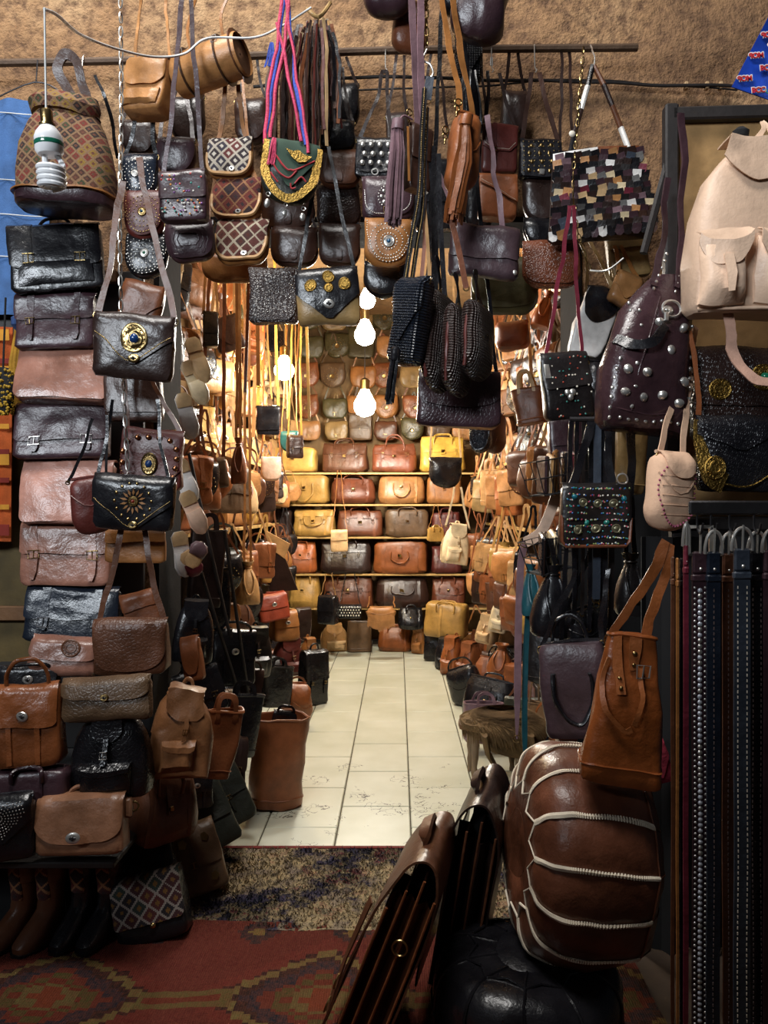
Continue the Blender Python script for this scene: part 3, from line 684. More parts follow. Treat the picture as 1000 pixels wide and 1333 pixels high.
def k_backpack(b, w, h, d, m, o):
    S = [(0, w * .47, d * .46, 0, 0, 4), (h * .03, w * .5, d * .5, 0, 0, 4), (h * .2, w * .51, d * .53, 0, 0, 4), (h * .45, w * .5, d * .52, 0, 0, 3.5), (h * .65, w * .46, d * .46, 0, 0, 3), (h * .8, w * .38, d * .38, 0, 0, 2.6), (h * .9, w * .28, d * .28, 0, 0, 2.3), (h * .95, w * .3, d * .3, 0, 0, 2.2)]
    b.f = sfront(S); b.w, b.h, b.d = w, h * .95, d; b.P('body', loft(S), m)
    b.P('drawcord', sweep([(x, y, h * .9) for x, y in sup(w * .285, d * .285, 2.3, 24)], circ(.005, 6), (0, 0, 1), True), o.get('sm') or m)
    fw = w * o.get('fw', .62); fl = []
    g0, g1 = [], []
    for i in range(10):
        a, c = [], []; kk = i / 9
        for j in range(15):
            u = -1 + 2 * j / 14; x = u * fw / 2 * (1 - .06 * (1 - kk)); z = h * .985 + .02 * h * sin(pi * min(1, kk * 2.2)) - (0 if kk < .3 else (kk - .3) / .7 * h * o.get('fl', .33) * (1 - .35 * abs(u) ** 3)); y = lerp(d * .25, -d * .36, kk / .3) if kk < .3 else -(max(d * .36, b.f(x * .8, z)) + .004)
            a.append((x, y, z)); c.append((x, y - .004 * (kk > .25), z + .004 * (kk <= .3)))
        g0.append(a); g1.append(c)
    b.P('flap', sheet(g0, g1), o.get('fm') or m)
    if o.get('pocket', 1):
        for x, pw in o.get('pk', ((0, .62),)):
            po = b.P('front_pocket', mv(prismfront(b, w * pw, h * .33, h * .08, .03), x * w), o.get('pm') or m)
            z1 = h * .42; g0 = []; g1 = []
            for i in range(5):
                g0.append([(x * w + u * pw * w * .5, -(b.f(x * w + u * pw * w * .45, z1 - .11 * h * i / 4) + .012 + .022 * min(1, i / 2)), z1 - .13 * h * i / 4 * (1 - .4 * abs(u) ** 3)) for u in [-1 + 2 * j / 10 for j in range(11)]])
                g1.append([(p[0], p[1] - .004, p[2] + .001) for p in g0[-1]])
            b.P('pocket_flap', sheet(g0, g1), o.get('pm') or m, po)
    P = [b.pt(0, h * .7, .012), b.pt(0, h * .6, .018), b.pt(0, h * .5, .024), b.pt(0, h * .42, .03)]; st = b.P('buckle_strap', ribbon(P, w * .07, .004), o.get('sm') or m); buckleparts(b, b.pt(0, h * .53, .03), w * .1, w * .09, o.get('met', BRASS), st)
    arch(b, w * .08, h * .9, h * .16, .006, o.get('sm') or m, y=d * .2)
    for sx in (-1, 1):
        P = [(sx * w * .12, d * .25, h * .88), (sx * w * .4, d * .6, h * .6), (sx * w * .46, d * .56, h * .3), (sx * w * .46, d * .42, h * .06)]; b.P('shoulder_strap', ribbon(spline(P, 4), w * .08, .004, (sx, 1, 0)), o.get('sm') or m)
def k_bucket(b, w, h, d, m, o):                             # drawstring pouch
    S = [(0, w * .42, d * .42, 0, 0, 3), (h * .05, w * .48, d * .48, 0, 0, 3), (h * .25, w * .5, d * .5, 0, 0, 2.8), (h * .5, w * .42, d * .43, 0, 0, 2.5), (h * .72, w * .27, d * .3, 0, 0, 2.2), (h * .84, w * .15, d * .2, 0, 0, 2), (h * .88, w * .14, d * .19, 0, 0, 2), (h, w * .26, d * .3, 0, 0, 2.2)]
    b.f = sfront(S); b.w, b.h, b.d = w * .3, h, d; b.P('body', shell(S, 24, .004), m)
    b.P('drawcord', sweep([(x, y, h * .86) for x, y in sup(w * .155, d * .2, 2, 20)], circ(.005, 6), (0, 0, 1), True), o.get('sm') or m)
    P = [b.pt(-.14 * w, h * .8, .006), b.pt(-.22 * w, h * .55, .008), b.pt(-.12 * w, h * .3, .01), b.pt(0, h * .24, .01), b.pt(.12 * w, h * .3, .01), b.pt(.2 * w, h * .55, .008), b.pt(.12 * w, h * .8, .006)]; b.P('strap', tube(spline(P, 5), .006), o.get('sm') or m)
def k_crescent(b, w, h, d, m, o):                           # soft shoulder bag, zip top
    b.P('body', puffbody(b, outline(w, h, .03, .38 * w, w * .86), d, 3.2, 2.2), m)
    b.P('zip', tube([(-w * .38, 0, h + .002), (0, -.002, h + .004), (w * .38, 0, h + .002)], .006, 6), o.get('sm') or m)
    b.P('front_seam', tube([b.pt(x * w, h * (.72 - .25 * (1 - (x / .42) ** 2)), .001) for x in (-.42, -.3, -.15, 0, .15, .3, .42)], .003, 5), m); 
    if o.get('hh', .3): arch(b, w * .34, h * .92, h * o.get('hh', .6), .008, o.get('sm') or m, flat=.014, name='strap')
    if o.get('fringe'):
        vf = []
        for i in range(26):
            x = lerp(-.42, .42, i / 25) * w; z = h * .32; l = h * (.95 + .2 * random.random()) * (1 - .35 * abs(2 * i / 25 - 1))
            P = [b.pt(x, z + .02, .006), b.pt(x, z, .01), Vector((x * 1.03, -(b.d * .5 + .008), z - l * .5)), Vector((x * 1.05, -(b.d * .45), z - l))]; vf.append(ribbon(P, w * .03, .002))
        b.P('fringe', join(*vf), m, stuff=True)
    decor(b, o, m) if o.get('meds') or o.get('rings') else None
def k_frame(b, w, h, d, m, o):                              # structured handbag with flap, lock strap and arched handle
    b.P('body', boxbody(b, w, h, d, .9, .55, 6, .1, .08), m); b.P('flap', flap(b, w * .88, h * .99, h * o.get('flap', .48), o.get('edge', 'straight')), o.get('fm') or m)
    for x in (-.2, .2) if not o.get('nobands') else (): b.P('band', ribbon([b.pt(x * w, z * h, .004) for z in (.03, .15, .3, .42, .5)], w * .07, .004), m)
    turnlock(b, 0, h * (1 - o.get('flap', .48)) + .1 * h, w * .085, o.get('met', SILVER))
    arch(b, w * o.get('hx', .3), h * .95, h * o.get('hh', .45), .0065, o.get('sm') or m, y=-.01, lean=.02)
KINDS = dict(satchel=k_satchel, round=k_round, envelope=k_envelope, duffel=k_duffel, tote=k_tote, backpack=k_backpack, bucket=k_bucket, crescent=k_crescent, frame=k_frame)
NAMES = dict(satchel='satchel', round='flap_bag', envelope='envelope_bag', duffel='travel_bag', tote='tote_bag', backpack='backpack', bucket='drawstring_bag', crescent='shoulder_bag', frame='handbag')
def bag(kind, label, bx, Y, m, rotd=(0, 0, 0), hooks=None, name=None, cat=None, d=None, warp=None, strap=None, sw=.016, group=None, hxs=None, hz=None, emb=None, ring=True, z=None, **o):
    """bx = outline of the bag in the photo (px); Y = its real distance; sizes follow from both"""
    x0, y0, x1, y1 = bx
    if Y == 'floor': Y = EYE * 1000 / (y1 - 663)
    w, h = (x1 - x0) * Y / 1000, (y1 - y0) * Y / 1000; p = at((x0 + x1) / 2, y1, Y)
    if z is not None: p.z = z
    d = d if d else {'duffel': .5, 'tote': .45, 'backpack': .5, 'bucket': .9, 'satchel': .26, 'frame': .4}.get(kind, .22) * min(w, h)
    mm = L(m, emb) if isinstance(m, str) else m
    t = Thing(name or NAMES[kind], label, cat or {'backpack': 'backpack', 'satchel': 'satchel', 'duffel': 'travel bag'}.get(kind, 'bag'), p, rotd, group, warp if warp is not None else .006 + .01 * min(w, h))
    for q in ('fm', 'sm', 'bm', 'trim', 'piping', 'pm'):
        if isinstance(o.get(q), str): o[q] = L(o[q])
    KINDS[kind](t, w, h, d, mm, o)
    if hooks:
        H = []
        for q in hooks:
            q = q if len(q) == 3 else (*q, Y)
            if Y > 4 and q[2] == Y: q = (q[0], 663 - (ZC + .01 - EYE) / Y * 1000, Y)          # hung from the shop ceiling
            elif q[1] < 16: q = (q[0], 663 - (3.42 - EYE) / q[2] * 1000, q[2])   # hung from the overhead pole
            H.append(at(*q))
        hang(t, L(strap) if isinstance(strap, str) else (strap or mm), H, sw, tuple(q * t.w for q in hxs) if hxs else None, hz * t.h if hz else None, ring)
    return t

# ------------------------------------------------------------------ large foreground things first
def xrow(vfs): return join(*vfs)
# ---- brown pouf lying on its side: axis runs left-right
def pouf(name, label, loc, rotd, Rr, half, mat, seam, npan, seamr, laces=True, sp=7):
    t = Thing(name, label, 'pouf', loc, rotd, None, .016, 6)
    def prof(u):                                            # u in -1..1 along the axis -> (radius, axial position)
        a = u * pi / 2; return Rr * (abs(cos(a)) ** .3), half * math.copysign(abs(sin(a)) ** .8, u)
    us = [-.985, -.94, -.86, -.76, -.62, -.45, -.25, 0, .25, .45, .62, .76, .86, .94, .985]
    m = npan; sub = 6
    for i in range(m):                                      # each leather panel is its own bulging piece
        for lo, hi in ((0, sp), (sp, 14)):
            g0, g1 = [], []
            for k2 in range(lo, hi + 1):
                r, x = prof(us[k2]); a_, b_ = [], []
                for j in range(sub + 1):
                    s = j / sub; th = 2 * pi * (i + s) / m; bulge = 1 + .02 * sin(pi * s) * (1 if .8 > abs(us[k2]) else .5)
                    if k2 == sp: bulge -= .012
                    rr = r * bulge; a_.append((rr * cos(th), rr * sin(th), x)); b_.append((rr * .9 * cos(th), rr * .9 * sin(th), x * .95))
                g0.append(a_); g1.append(b_)
            t.P('panel', sheet(g0, g1), mat)
    for i in range(m):
        th = 2 * pi * i / m; us_ = us[:13] if laces else us; P = [(prof(u)[0] * 1.012 * cos(th), prof(u)[0] * 1.012 * sin(th), prof(u)[1] * 1.004) for u in us_]
        if laces:
            Q = spline([Vector(p) for p in P[sp:]], 12); sd = []
            for q in range(0, len(Q) - 1): 
                c = Q[q]; T = (Q[q + 1] - Q[q]).normalized(); rad = Vector((cos(th), sin(th), 0)); W = T.cross(rad); W = W.normalized() if W.length > .05 else Vector((-sin(th), cos(th), 0))
                sd.append(tube([c - W * seamr * 1.7, c + rad * seamr, c + W * seamr * 1.7], seamr * .75, 5))
            t.P('lacing', join(*sd, tube(P[sp:], seamr * .8, 5)), seam, stuff=True); t.P('seam', tube(P[:sp + 1], seamr * .6, 5), mat)
        else: t.P('seam', tube(P, seamr, 5), seam)
    rm, xm = prof(us[sp]); t.P('middle_seam', tube([(rm * 1.015 * cos(2 * pi * i / 60), rm * 1.015 * sin(2 * pi * i / 60), xm) for i in range(60)], seamr * .9, 5, True), mat)
    for s in (1,) if laces else (-1, 1):
        r2, x2 = prof(s * .86); zig = []
        for i in range(m * 2): 
            th = 2 * pi * i / (m * 2); rr = r2 * (1.02 if i % 2 == 0 else .86); zig.append((rr * cos(th), rr * sin(th), x2 * (1.0 if i % 2 == 0 else 1.05)))
        t.P('star_lacing', tube(zig, seamr * .9, 5, True), seam)
    r3, x3 = prof(.985)
    t.P('cap', mv(lathe([(r3 * 1.1, -.004), (r3, .006), (.02, .01)], 20), z=x3 - .006), mat); t.P('cap', mv(lathe([(r3 * 1.1, .004), (r3, -.006), (.02, -.01)], 20), z=-x3 + .006), mat)
    return t
pouf('leather_pouf', 'brown leather pouf with white laced seams, resting on its side', at(750, 1104, 2.14), (8, -84, -5), .284, .168, leather('pouf_brown', '#5e3522', .38, None, .8), THREAD, 14, .0033, True, 5)
pouf('leather_pouf', 'black leather pouf lying flat beneath the brown one', (.34, 2.06, .135), (0, 0, 10), .25, .13, L('black'), L('black'), 10, .004, False)

# ---- stacked satchels on the left pier
SG = 'satchels stacked up the left pier'
bag('satchel', 'black satchel with two clasps, highest in the column by the blue cloth', (20, 292, 136, 380), 2.98, 'black', (-6, -6, 8), group=SG, flap=.62, s1=.35, bz=.45, sw=.08, pocket=1, handle=1, met=BRASS)
bag('satchel', 'glossy plum-brown satchel with two buckled straps, below the black satchel', (24, 382, 124, 455), 2.98, 'plum', (-8, -3, 6), group=SG, flap=.42, s1=.12, bz=.5, sw=.1, warp=.012)
bag('satchel', 'plain rosy-brown flap messenger bag without clasps, third in the column', (20, 450, 142, 523), 2.96, 'rosy', (-16, 1, 4), group=SG, flap=.95, sx=(), d=.07)
bag('satchel', 'dark plum flap bag with two pale metal tabs, fourth in the column', (22, 523, 142, 597), 2.98, 'plum', (-10, -2, 5), group=SG, flap=.66, s1=.1, s0=.5, bz=.3, bk=SILVER)
bag('satchel', 'plain pinkish tan flap messenger bag, fifth in the column', (27, 598, 144, 682), 2.97, 'rose', (-12, 1, 4), group=SG, flap=.95, sx=(), d=.07)
bag('satchel', 'rosy satchel with two hanging pointed straps, sixth in the column', (28, 683, 144, 763), 2.98, 'rosy', (-6, 0, 4), group=SG, flap=.45, s0=.98, s1=.08, bz=.5, sx=(-.33, .3))
bag('satchel', 'blue-black satchel with two loops, lowest in the column', (32, 766, 152, 836), 2.96, 'navy', (-10, 2, 4), group=SG, flap=.55, s1=.2, bz=.35, bk=STEEL)
# a plank the column leans against
b0 = Thing('backing_board', 'old vertical plank behind the satchel column on the left', 'plank', (-1.42, 3.24, 0)); b0.P('plank', box(.62, .03, 2.45, (.04, 0, 1.225), .004), DARKWOOD); b0.P('batten', box(.5, .04, .05, (0, -.03, 2.42), .004), WOOD)
cl = mesh('pier_dark_sheet', *sheet([[(.76 + 1.0 * j / 30, 3.27 + .02 * sin(j * 1.3), z) for j in range(31)] for z in (0, .8, 1.6, 2.36)], [[(.76 + 1.0 * j / 30, 3.276 + .02 * sin(j * 1.3), z) for j in range(31)] for z in (0, .8, 1.6, 2.36)])); fixn(cl)
tag(link('added_dark_sheet', cl, BLACKCLOTH), 'added dark sheet standing in for darkness right of the doorway behind hanging bags', 'backdrop')  # dark sheet added to hide the lit pier and keep this area dark

# ---- tan tote on the right
t = bag('tote', 'cognac leather tote with side buckle hanging in front of the poufs', (752, 828, 858, 1012), 1.93, leather('patina_cognac', '#8c4a20', .3, None, .8), (0, 4, -10), hooks=[(868, 702), (876, 706)], strap='cognac', sw=.024, lean=.03, tw=.56, td=.35, d=.13, hh=0, hxs=(-.35, .4), e=5, warp=.016)
w_, h_ = t.w / .62, t.h
for x, z0, z1 in ((-.1, .99, .62), (.12, .99, .78)):
    o = t.P('strap_tab', ribbon([t.pt(x * w_, lerp(z0, z1, i / 4) * h_, .006) for i in range(5)], .024, .004), L('cognac')); studs(t, [(x * w_, z1 * h_ + .012)], .006, BRASS, .009, 10, 'rivet', parent=o); studs(t, [(x * w_, z1 * h_ + .04)], .006, BRASS, .009, 10, 'rivet', parent=o)
o = t.P('side_strap', ribbon(spline([t.pt(.2 * w_, .8 * h_, .01), t.pt(.18 * w_, .62 * h_, .012), t.pt(.1 * w_, .48 * h_, .014), t.pt(.08 * w_, .42 * h_, .012)], 4), .012, .004), L('cognac')); buckleparts(t, t.pt(.22 * w_, .78 * h_, .018), .026, .034, SILVER, o)
t.P('side_strap', ribbon(spline([t.pt(-.22 * w_, .86 * h_, .01), t.pt(-.33 * w_, .7 * h_, .012), t.pt(-.28 * w_, .52 * h_, .014), t.pt(-.05 * w_, .38 * h_, .016), t.pt(.06 * w_, .4 * h_, .014)], 4), .012, .004), L('cognac'))

# ---- studded slouchy bag
t = Thing('studded_shoulder_bag', 'dark plum slouchy shoulder bag covered in silver dome studs', 'bag', at(832, 562, 2.45), (0, 4, 12), None, .016, 7)
w, h = .295, .53; S = [(z * h, w * a, d_, .152 - w * a, 0, e_) for z, a, d_, e_ in ((0, .46, .05, 4), (.03, .5, .064, 3.6), (.15, .515, .08, 3.2), (.35, .51, .085, 2.9), (.55, .47, .078, 2.7), (.72, .4, .062, 2.5), (.85, .31, .046, 2.4), (.95, .24, .03, 2.4))]
t.f = sfront(S); t.w, t.h = w, h; PL = leather('studded_plum', '#3c272b', .24); t.P('body', loft(S, 32), PL)
for x, z in ((-.12, .18), (.08, .2), (.3, .16), (-.1, .33), (.34, .3), (.16, .47), (.3, .6), (.02, .63), (.12, .72), (-.3, .34), (-.32, .2)): t.P('stud', mv(dome(.0155, .7, 14), *t.pt(x * w, z * h, .001)), SILVER)
rows = [(-.44 + .1 * i, .045) for i in range(10)] + [(.46, z) for z in [.1 + .06 * i for i in range(13)]] + [(-.46 + .42 * z * z, z) for z in [.1 + .06 * i for i in range(12)]] + [(-.25 + .12 * z, z) for z in [.12, .24, .38, .5, .6, .7]]
t.P('small_studs', join(*[mv(dome(.0068, .7, 8), *t.pt(x * w, z * h, .001)) for x, z in rows]), SILVER, stuff=True)
t.P('front_seam', tube(spline([t.pt(-.22 * w, h * .1, 0), t.pt(-.2 * w, h * .3, 0), t.pt(-.08 * w, h * .55, 0), t.pt(.06 * w, h * .8, 0)], 5), .003), PL)
t.P('bottom_seam', tube(spline([t.pt(x * w, h * (.085 + .04 * abs(x)), .0) for x in (-.46, -.3, -.1, .1, .3, .46)], 4), .003), PL)
o = t.P('ring', mv(torus(.028, .004, 20, 8), *t.pt(.14 * w, h * .72, .012)), SILVER); t.P('clasp', mv(join(box(.014, .01, .03, (0, 0, 0), .003), mv(torus(.01, .003), 0, 0, .02)), *t.pt(.08 * w, h * .66, .012)), SILVER, o)
t.P('side_strap', ribbon(spline([t.pt(-.44 * w, h * .52, .004), t.pt(-.3 * w, h * .48, .02), t.pt(-.1 * w, h * .5, .028), t.pt(.06 * w, h * .6, .016)], 5), .03, .008), L('black'))
for x0, hk in ((-.0, (868, 230, 2.5)), (.24, (886, 150, 2.5))):
    H = t.loc(at(*hk)); P = [t.pt(x0 * w, h * .86, .004), t.pt(x0 * w + .01, h * .95, .01), Vector((x0 * w + .03, -.02, h * 1.05)).lerp(H, .3), H]; o = t.P('shoulder_strap', ribbon(spline(P, 6), .02, .007), L('plum'))
    t.P('strap_studs', join(*[mv(dome(.005, .7, 8), x0 * w + .02 * i * .4 - .004, -.05 + .004 * i, h * (.84 + .045 * i)) for i in range(6)]), SILVER, o, stuff=True)

# ---- display board, pink backpack, medallion bags, belts
t = Thing('display_board', 'framed display board with dark wooden border behind the pink backpack', 'board', (1.3, 2.62, 0), (0, 0, -3))
t.P('panel', box(.72, .02, 1.35, (0, 0, 2.1), .003), simple('board_backing', lin('#a07d50'), .9, 0, (30, .5)))
for x, z, sx, sz in ((-.37, 2.1, .045, 1.45), (.37, 2.1, .045, 1.45), (0, 2.79, .74, .045), (0, 1.4, .74, .045)): t.P('frame_bar', box(sx, .05, sz, (x, -.02, z), .006), DARKWOOD)
for x in (-.34, .34): t.P('leg', box(.05, .05, 1.4, (x, 0, .7), .006), DARKWOOD)
t = Thing('leaning_bar', 'dark slanted wooden bar beside the framed board', 'bar', at(862, 300, 2.62)); t.P('bar', tube([t.loc(at(838, 330, 2.62)), t.loc(at(884, 158, 2.62))], .014, 6), DARKWOOD); t.P('end_cap', mv(lathe([(.014, 0), (.017, .01), (.014, .02)], 8), *t.loc(at(884, 160, 2.62))), STEEL)
t = Thing('backpack', 'pale pink leather backpack with two front pockets on the framed board', 'backpack', at(985, 410, 2.36), (0, 0, 0), None, .012)
PK = leather('pale_pink', '#d8b79c', .5, None, .25); w, h = .44, .54
S = [(0, w * .47, .07, 0, 0, 5), (h * .03, w * .5, .085, 0, 0, 5), (h * .3, w * .49, .095, 0, 0, 4.5), (h * .55, w * .45, .085, 0, 0, 4), (h * .75, w * .37, .065, 0, 0, 3.5), (h * .87, w * .28, .05, .01, 0, 3)]
t.f = sfront(S); t.w, t.h, t.d = w, h, .18; t.P('body', loft(S, 36), PK)
g0, g1 = [], []
for i in range(12):
    a, c = [], []; kk = i / 11
    for j in range(19):
        u = -1 + 2 * j / 18; x = .012 + u * w * .31 * (.85 + .15 * kk); z = h * .98 - (0 if kk < .25 else (kk - .25) / .75 * h * .26 * (1 - .5 * abs(u) ** 4)); y = lerp(.04, -.06, kk / .25) if kk < .25 else -(max(.06, t.f(x * .8, z) + .012))
        a.append((x, y, z)); c.append((x, y - .005 * (kk > .2), z + .005 * (kk <= .25)))
    g0.append(a); g1.append(c)
t.P('flap', sheet(g0, g1), PK)
for x, pw in ((-.33, .3), (.15, .52)):
    po = t.P('front_pocket', mv(prismfront(t, w * pw, h * .36, h * .02, .04), x * w), PK)
    z1 = h * .42; g0 = []; g1 = []
    for i in range(6):
        g0.append([(x * w + u * pw * w * .52, -(t.f(x * w + u * pw * w * .42, z1 - .03) + .01 + .04 * min(1, i / 2)), z1 - .22 * h * i / 5 * (1 - .55 * abs(u) ** 4)) for u in [-1 + 2 * j / 14 for j in range(15)]]); g1.append([(p[0], p[1] - .005, p[2] + .001) for p in g0[-1]])
    t.P('pocket_flap', sheet(g0, g1), PK, po); o = t.P('pocket_tab', ribbon([Vector((x * w, -.145, z1 - .17 * h)), Vector((x * w, -.152, z1 - .27 * h)), Vector((x * w, -.15, z1 - .36 * h))], .028, .006, scales=[1, 1, .6]), PK, po)
t.P('bottom_seam', tube([t.pt(x * w, h * .012, .004) for x in (-.46, -.3, 0, .3, .46)], .005), PK)
for x in (-.06, .1): t.P('hanging_loop', ribbon(spline([(x * w, -.02, h * .95), (.05 * w + (x - .02) * .12, -.02, h * 1.04), (.03 * w, -.0, h * 1.1)], 4), .014, .004), PK)
t.P('knot', mv(lathe([(.01, -.02), (.024, -.008), (.026, .008), (.01, .02)], 10), -.06, -.03, h * 1.02), BLACKCLOTH)
t.P('shoulder_strap', ribbon(spline([(-.1, -.03, .0), (-.1, -.06, -.12), (-.06, -.09, -.2), (.0, -.1, -.225), (.08, -.09, -.2), (.2, -.04, -.1)], 6), .03, .005, (0, -1, .4)), leather('dusky_pink', '#a98472', .5))
bag('envelope', 'dark tooled leather bag with two round gold medallions under the pink backpack', (900, 455, 1008, 575), 2.5, 'dark', (0, 0, 0), emb='tool', flap=.6, edge='straight', mm=GOLD, meds=((-.22, .55, .14), (.3, .68, .17, '#1f7a5a')), d=.07)
t = bag('envelope', 'black tooled bag with a curved gold-plated edge hanging above the belts', (905, 545, 1010, 640), 2.42, 'black', (0, 0, 0), hooks=[(897, 430), (1040, 430)], strap='saddle', emb='tool', flap=.4, d=.06)
t.P('gold_edge', ribbon(spline([t.pt(-.5 * t.w, .98 * t.h, .012), t.pt(-.48 * t.w, .55 * t.h, .014), t.pt(-.38 * t.w, .22 * t.h, .016), t.pt(-.2 * t.w, .1 * t.h, .016)], 6), .05, .006, scales=[.3 + .9 * min(1, i / 12) for i in range(19)]), GOLD); medallion(t, -.33 * t.w, .3 * t.h, .036, GOLD, off=.02)
t.P('gold_wire', tube(spline([t.pt(-.2 * t.w, .1 * t.h, .016), t.pt(.1 * t.w, .08 * t.h, .016), t.pt(.45 * t.w, .3 * t.h, .016)], 5), .003), GOLD)
# belts on a hooked bar
BY = 1.72
t = Thing('belt_rack', 'dark steel bar with hooks carrying the row of belts', 'rack', at(975, 668, BY)); t.P('bar', box(.27, .012, .032, (.0, 0, .012), .004), STEEL)
for i, px in enumerate((908, 926, 950, 982, 1005)):
    q = t.loc(at(px, 668, BY)); t.P('hook', tube(spline([(q.x, 0, .0), (q.x, 0, -.03), (q.x + .002, -.012, -.045), (q.x, -.026, -.038), (q.x, -.032, -.022)], 4), .0028, 6), STEEL)
def belt(label, px, py, w, m, Y=BY, length=1.12, stud=0, buckle='d', lines=True, seed=0, name='belt', wave=.004, met=SILVER):
    p = at(px, py, Y); t = Thing(name, label, 'belt', (p.x, p.y, p.z - length), group='belts on the steel rack'); mm = L(m) if isinstance(m, str) else m
    cx = lambda z: wave * noise.noise((z * 3, seed, 1)) * (1 - z / length)
    Z = [length * i / 16 for i in range(17)]; t.P('strap', ribbon([(cx(z), .0, z) for z in Z], w, .004, scales=[.5 if i == 0 else 1 for i in range(17)]), mm)
    lp = t.P('keeper_loop', box(w * 1.12, .014, .016, (0, 0, length - .052), .003), mm); t.P('fold', box(w * 1.0, .012, .05, (0, 0, length - .018), .004), mm)
    t.P('rivet', mv(dome(w * .12, .7, 10), 0, -.007, length - .032), met)
    if buckle == 'd':
        P = [(-w * .62, 0, length + .002), (-w * .62, -.002, length + .02), (-w * .42, -.004, length + .043), (0, -.004, length + .052), (w * .42, -.004, length + .043), (w * .62, -.002, length + .02), (w * .62, 0, length + .002)]
        o = t.P('buckle', join(sweep(spline(P, 4), circ(.0038, 8)), tube([(-w * .62, 0, length + .003), (w * .62, 0, length + .003)], .003)), met); t.P('prong', tube([(0, -.003, length), (0, -.007, length + .058)], .0026), met, o)
    elif buckle == 'sq':
        o = t.P('buckle', sweep([(-w * .75, 0, length), (w * .75, 0, length), (w * .75, 0, length + .062), (-w * .75, 0, length + .062)], [(-.006, -.003), (.006, -.003), (.006, .003), (-.006, .003)], (0, -1, 0), True), met); t.P('prong', tube([(0, -.003, length), (0, -.008, length + .066)], .003), met, o)
    if lines:
        for s in ((-1, 1) if w > .03 else (0,)):
            t.P('stitching', join(*[box(.0016, .002, .006, (cx(z) + s * w * .28, -.0025, z)) for z in [.01 + .012 * i for i in range(int(length / .012) - 6)]]), THREAD if m == 'slate' else simple('brown_thread', lin('#6a5a58'), .8), stuff=True)
    if stud:
        zz = [length - .08 - .0125 * i for i in range(80)]
        for z in zz[:78]: o = t.P('stud', mv(dome(.0058, .6, 8), cx(z), -.002, z), [SILVER, simple('pearl_stud', lin('#cfd3dd'), .2, .4), simple('pearl_stud', lin('#cfd3dd'), .2, .4)][random.randrange(3)])
        for s in (-1, 1): t.P('small_studs', join(*[mv(dome(.0034, .7, 6), cx(z) + s * w * .34, -.002, z + .006) for z in zz]), SILVER, stuff=True)
    return t
belt('narrow wine-red braided belt at the left end of the rack', 893, 712, .011, 'wine', lines=False, buckle='d', seed=3)
belt('belt covered in pearly dome studs with a large square buckle', 911, 722, .034, 'plum', stud=1, buckle='sq', lines=False, seed=5)
belt('navy blue belt with horseshoe buckle beside the studded belt', 929, 722, .03, 'navy', BY - .03, seed=9)
belt('dark slate belt with cream-stitched edges in the middle of the rack', 966, 718, .036, 'slate', BY - .04, seed=12)
belt('plain black belt hanging behind the slate belt', 985, 722, .032, 'black', BY + .02, seed=15)
belt('brown belt half hidden between the navy and slate belts', 948, 724, .026, 'brown', BY + .03, seed=16)
belt('rosy brown belt at the right end of the rack', 1003, 720, .03, 'plum', BY, seed=17)
belt('thin tan thong belt hanging left of the wine-red belt', 882, 730, .006, 'tan', BY + .04, lines=False, buckle=None, seed=20)
belt('thin black thong belt hanging left of the wine-red belt', 887, 730, .007, 'black', BY + .06, lines=False, buckle=None, seed=21)
belt('thin brown thong belt nearest to the cognac tote', 876, 728, .008, 'brown', BY + .05, lines=False, buckle=None, seed=22)
me = mesh('added_dark_sheet', *sheet([[(.8 + .9 * j / 40, 2.52 + .025 * sin(j * 1.1) + .01 * sin(j * 2.7), z) for j in range(41)] for z in (0, .4, .8, 1.2, 1.36)], [[(.8 + .9 * j / 40, 2.528 + .025 * sin(j * 1.1) + .01 * sin(j * 2.7), z) for j in range(41)] for z in (0, .4, .8, 1.2, 1.36)])); fixn(me)
tag(link('added_dark_sheet', me, BLACKCLOTH), 'added black sheet in folds standing in for the dark behind the belts', 'backdrop')  # black sheet added so the space behind the belts stays dark

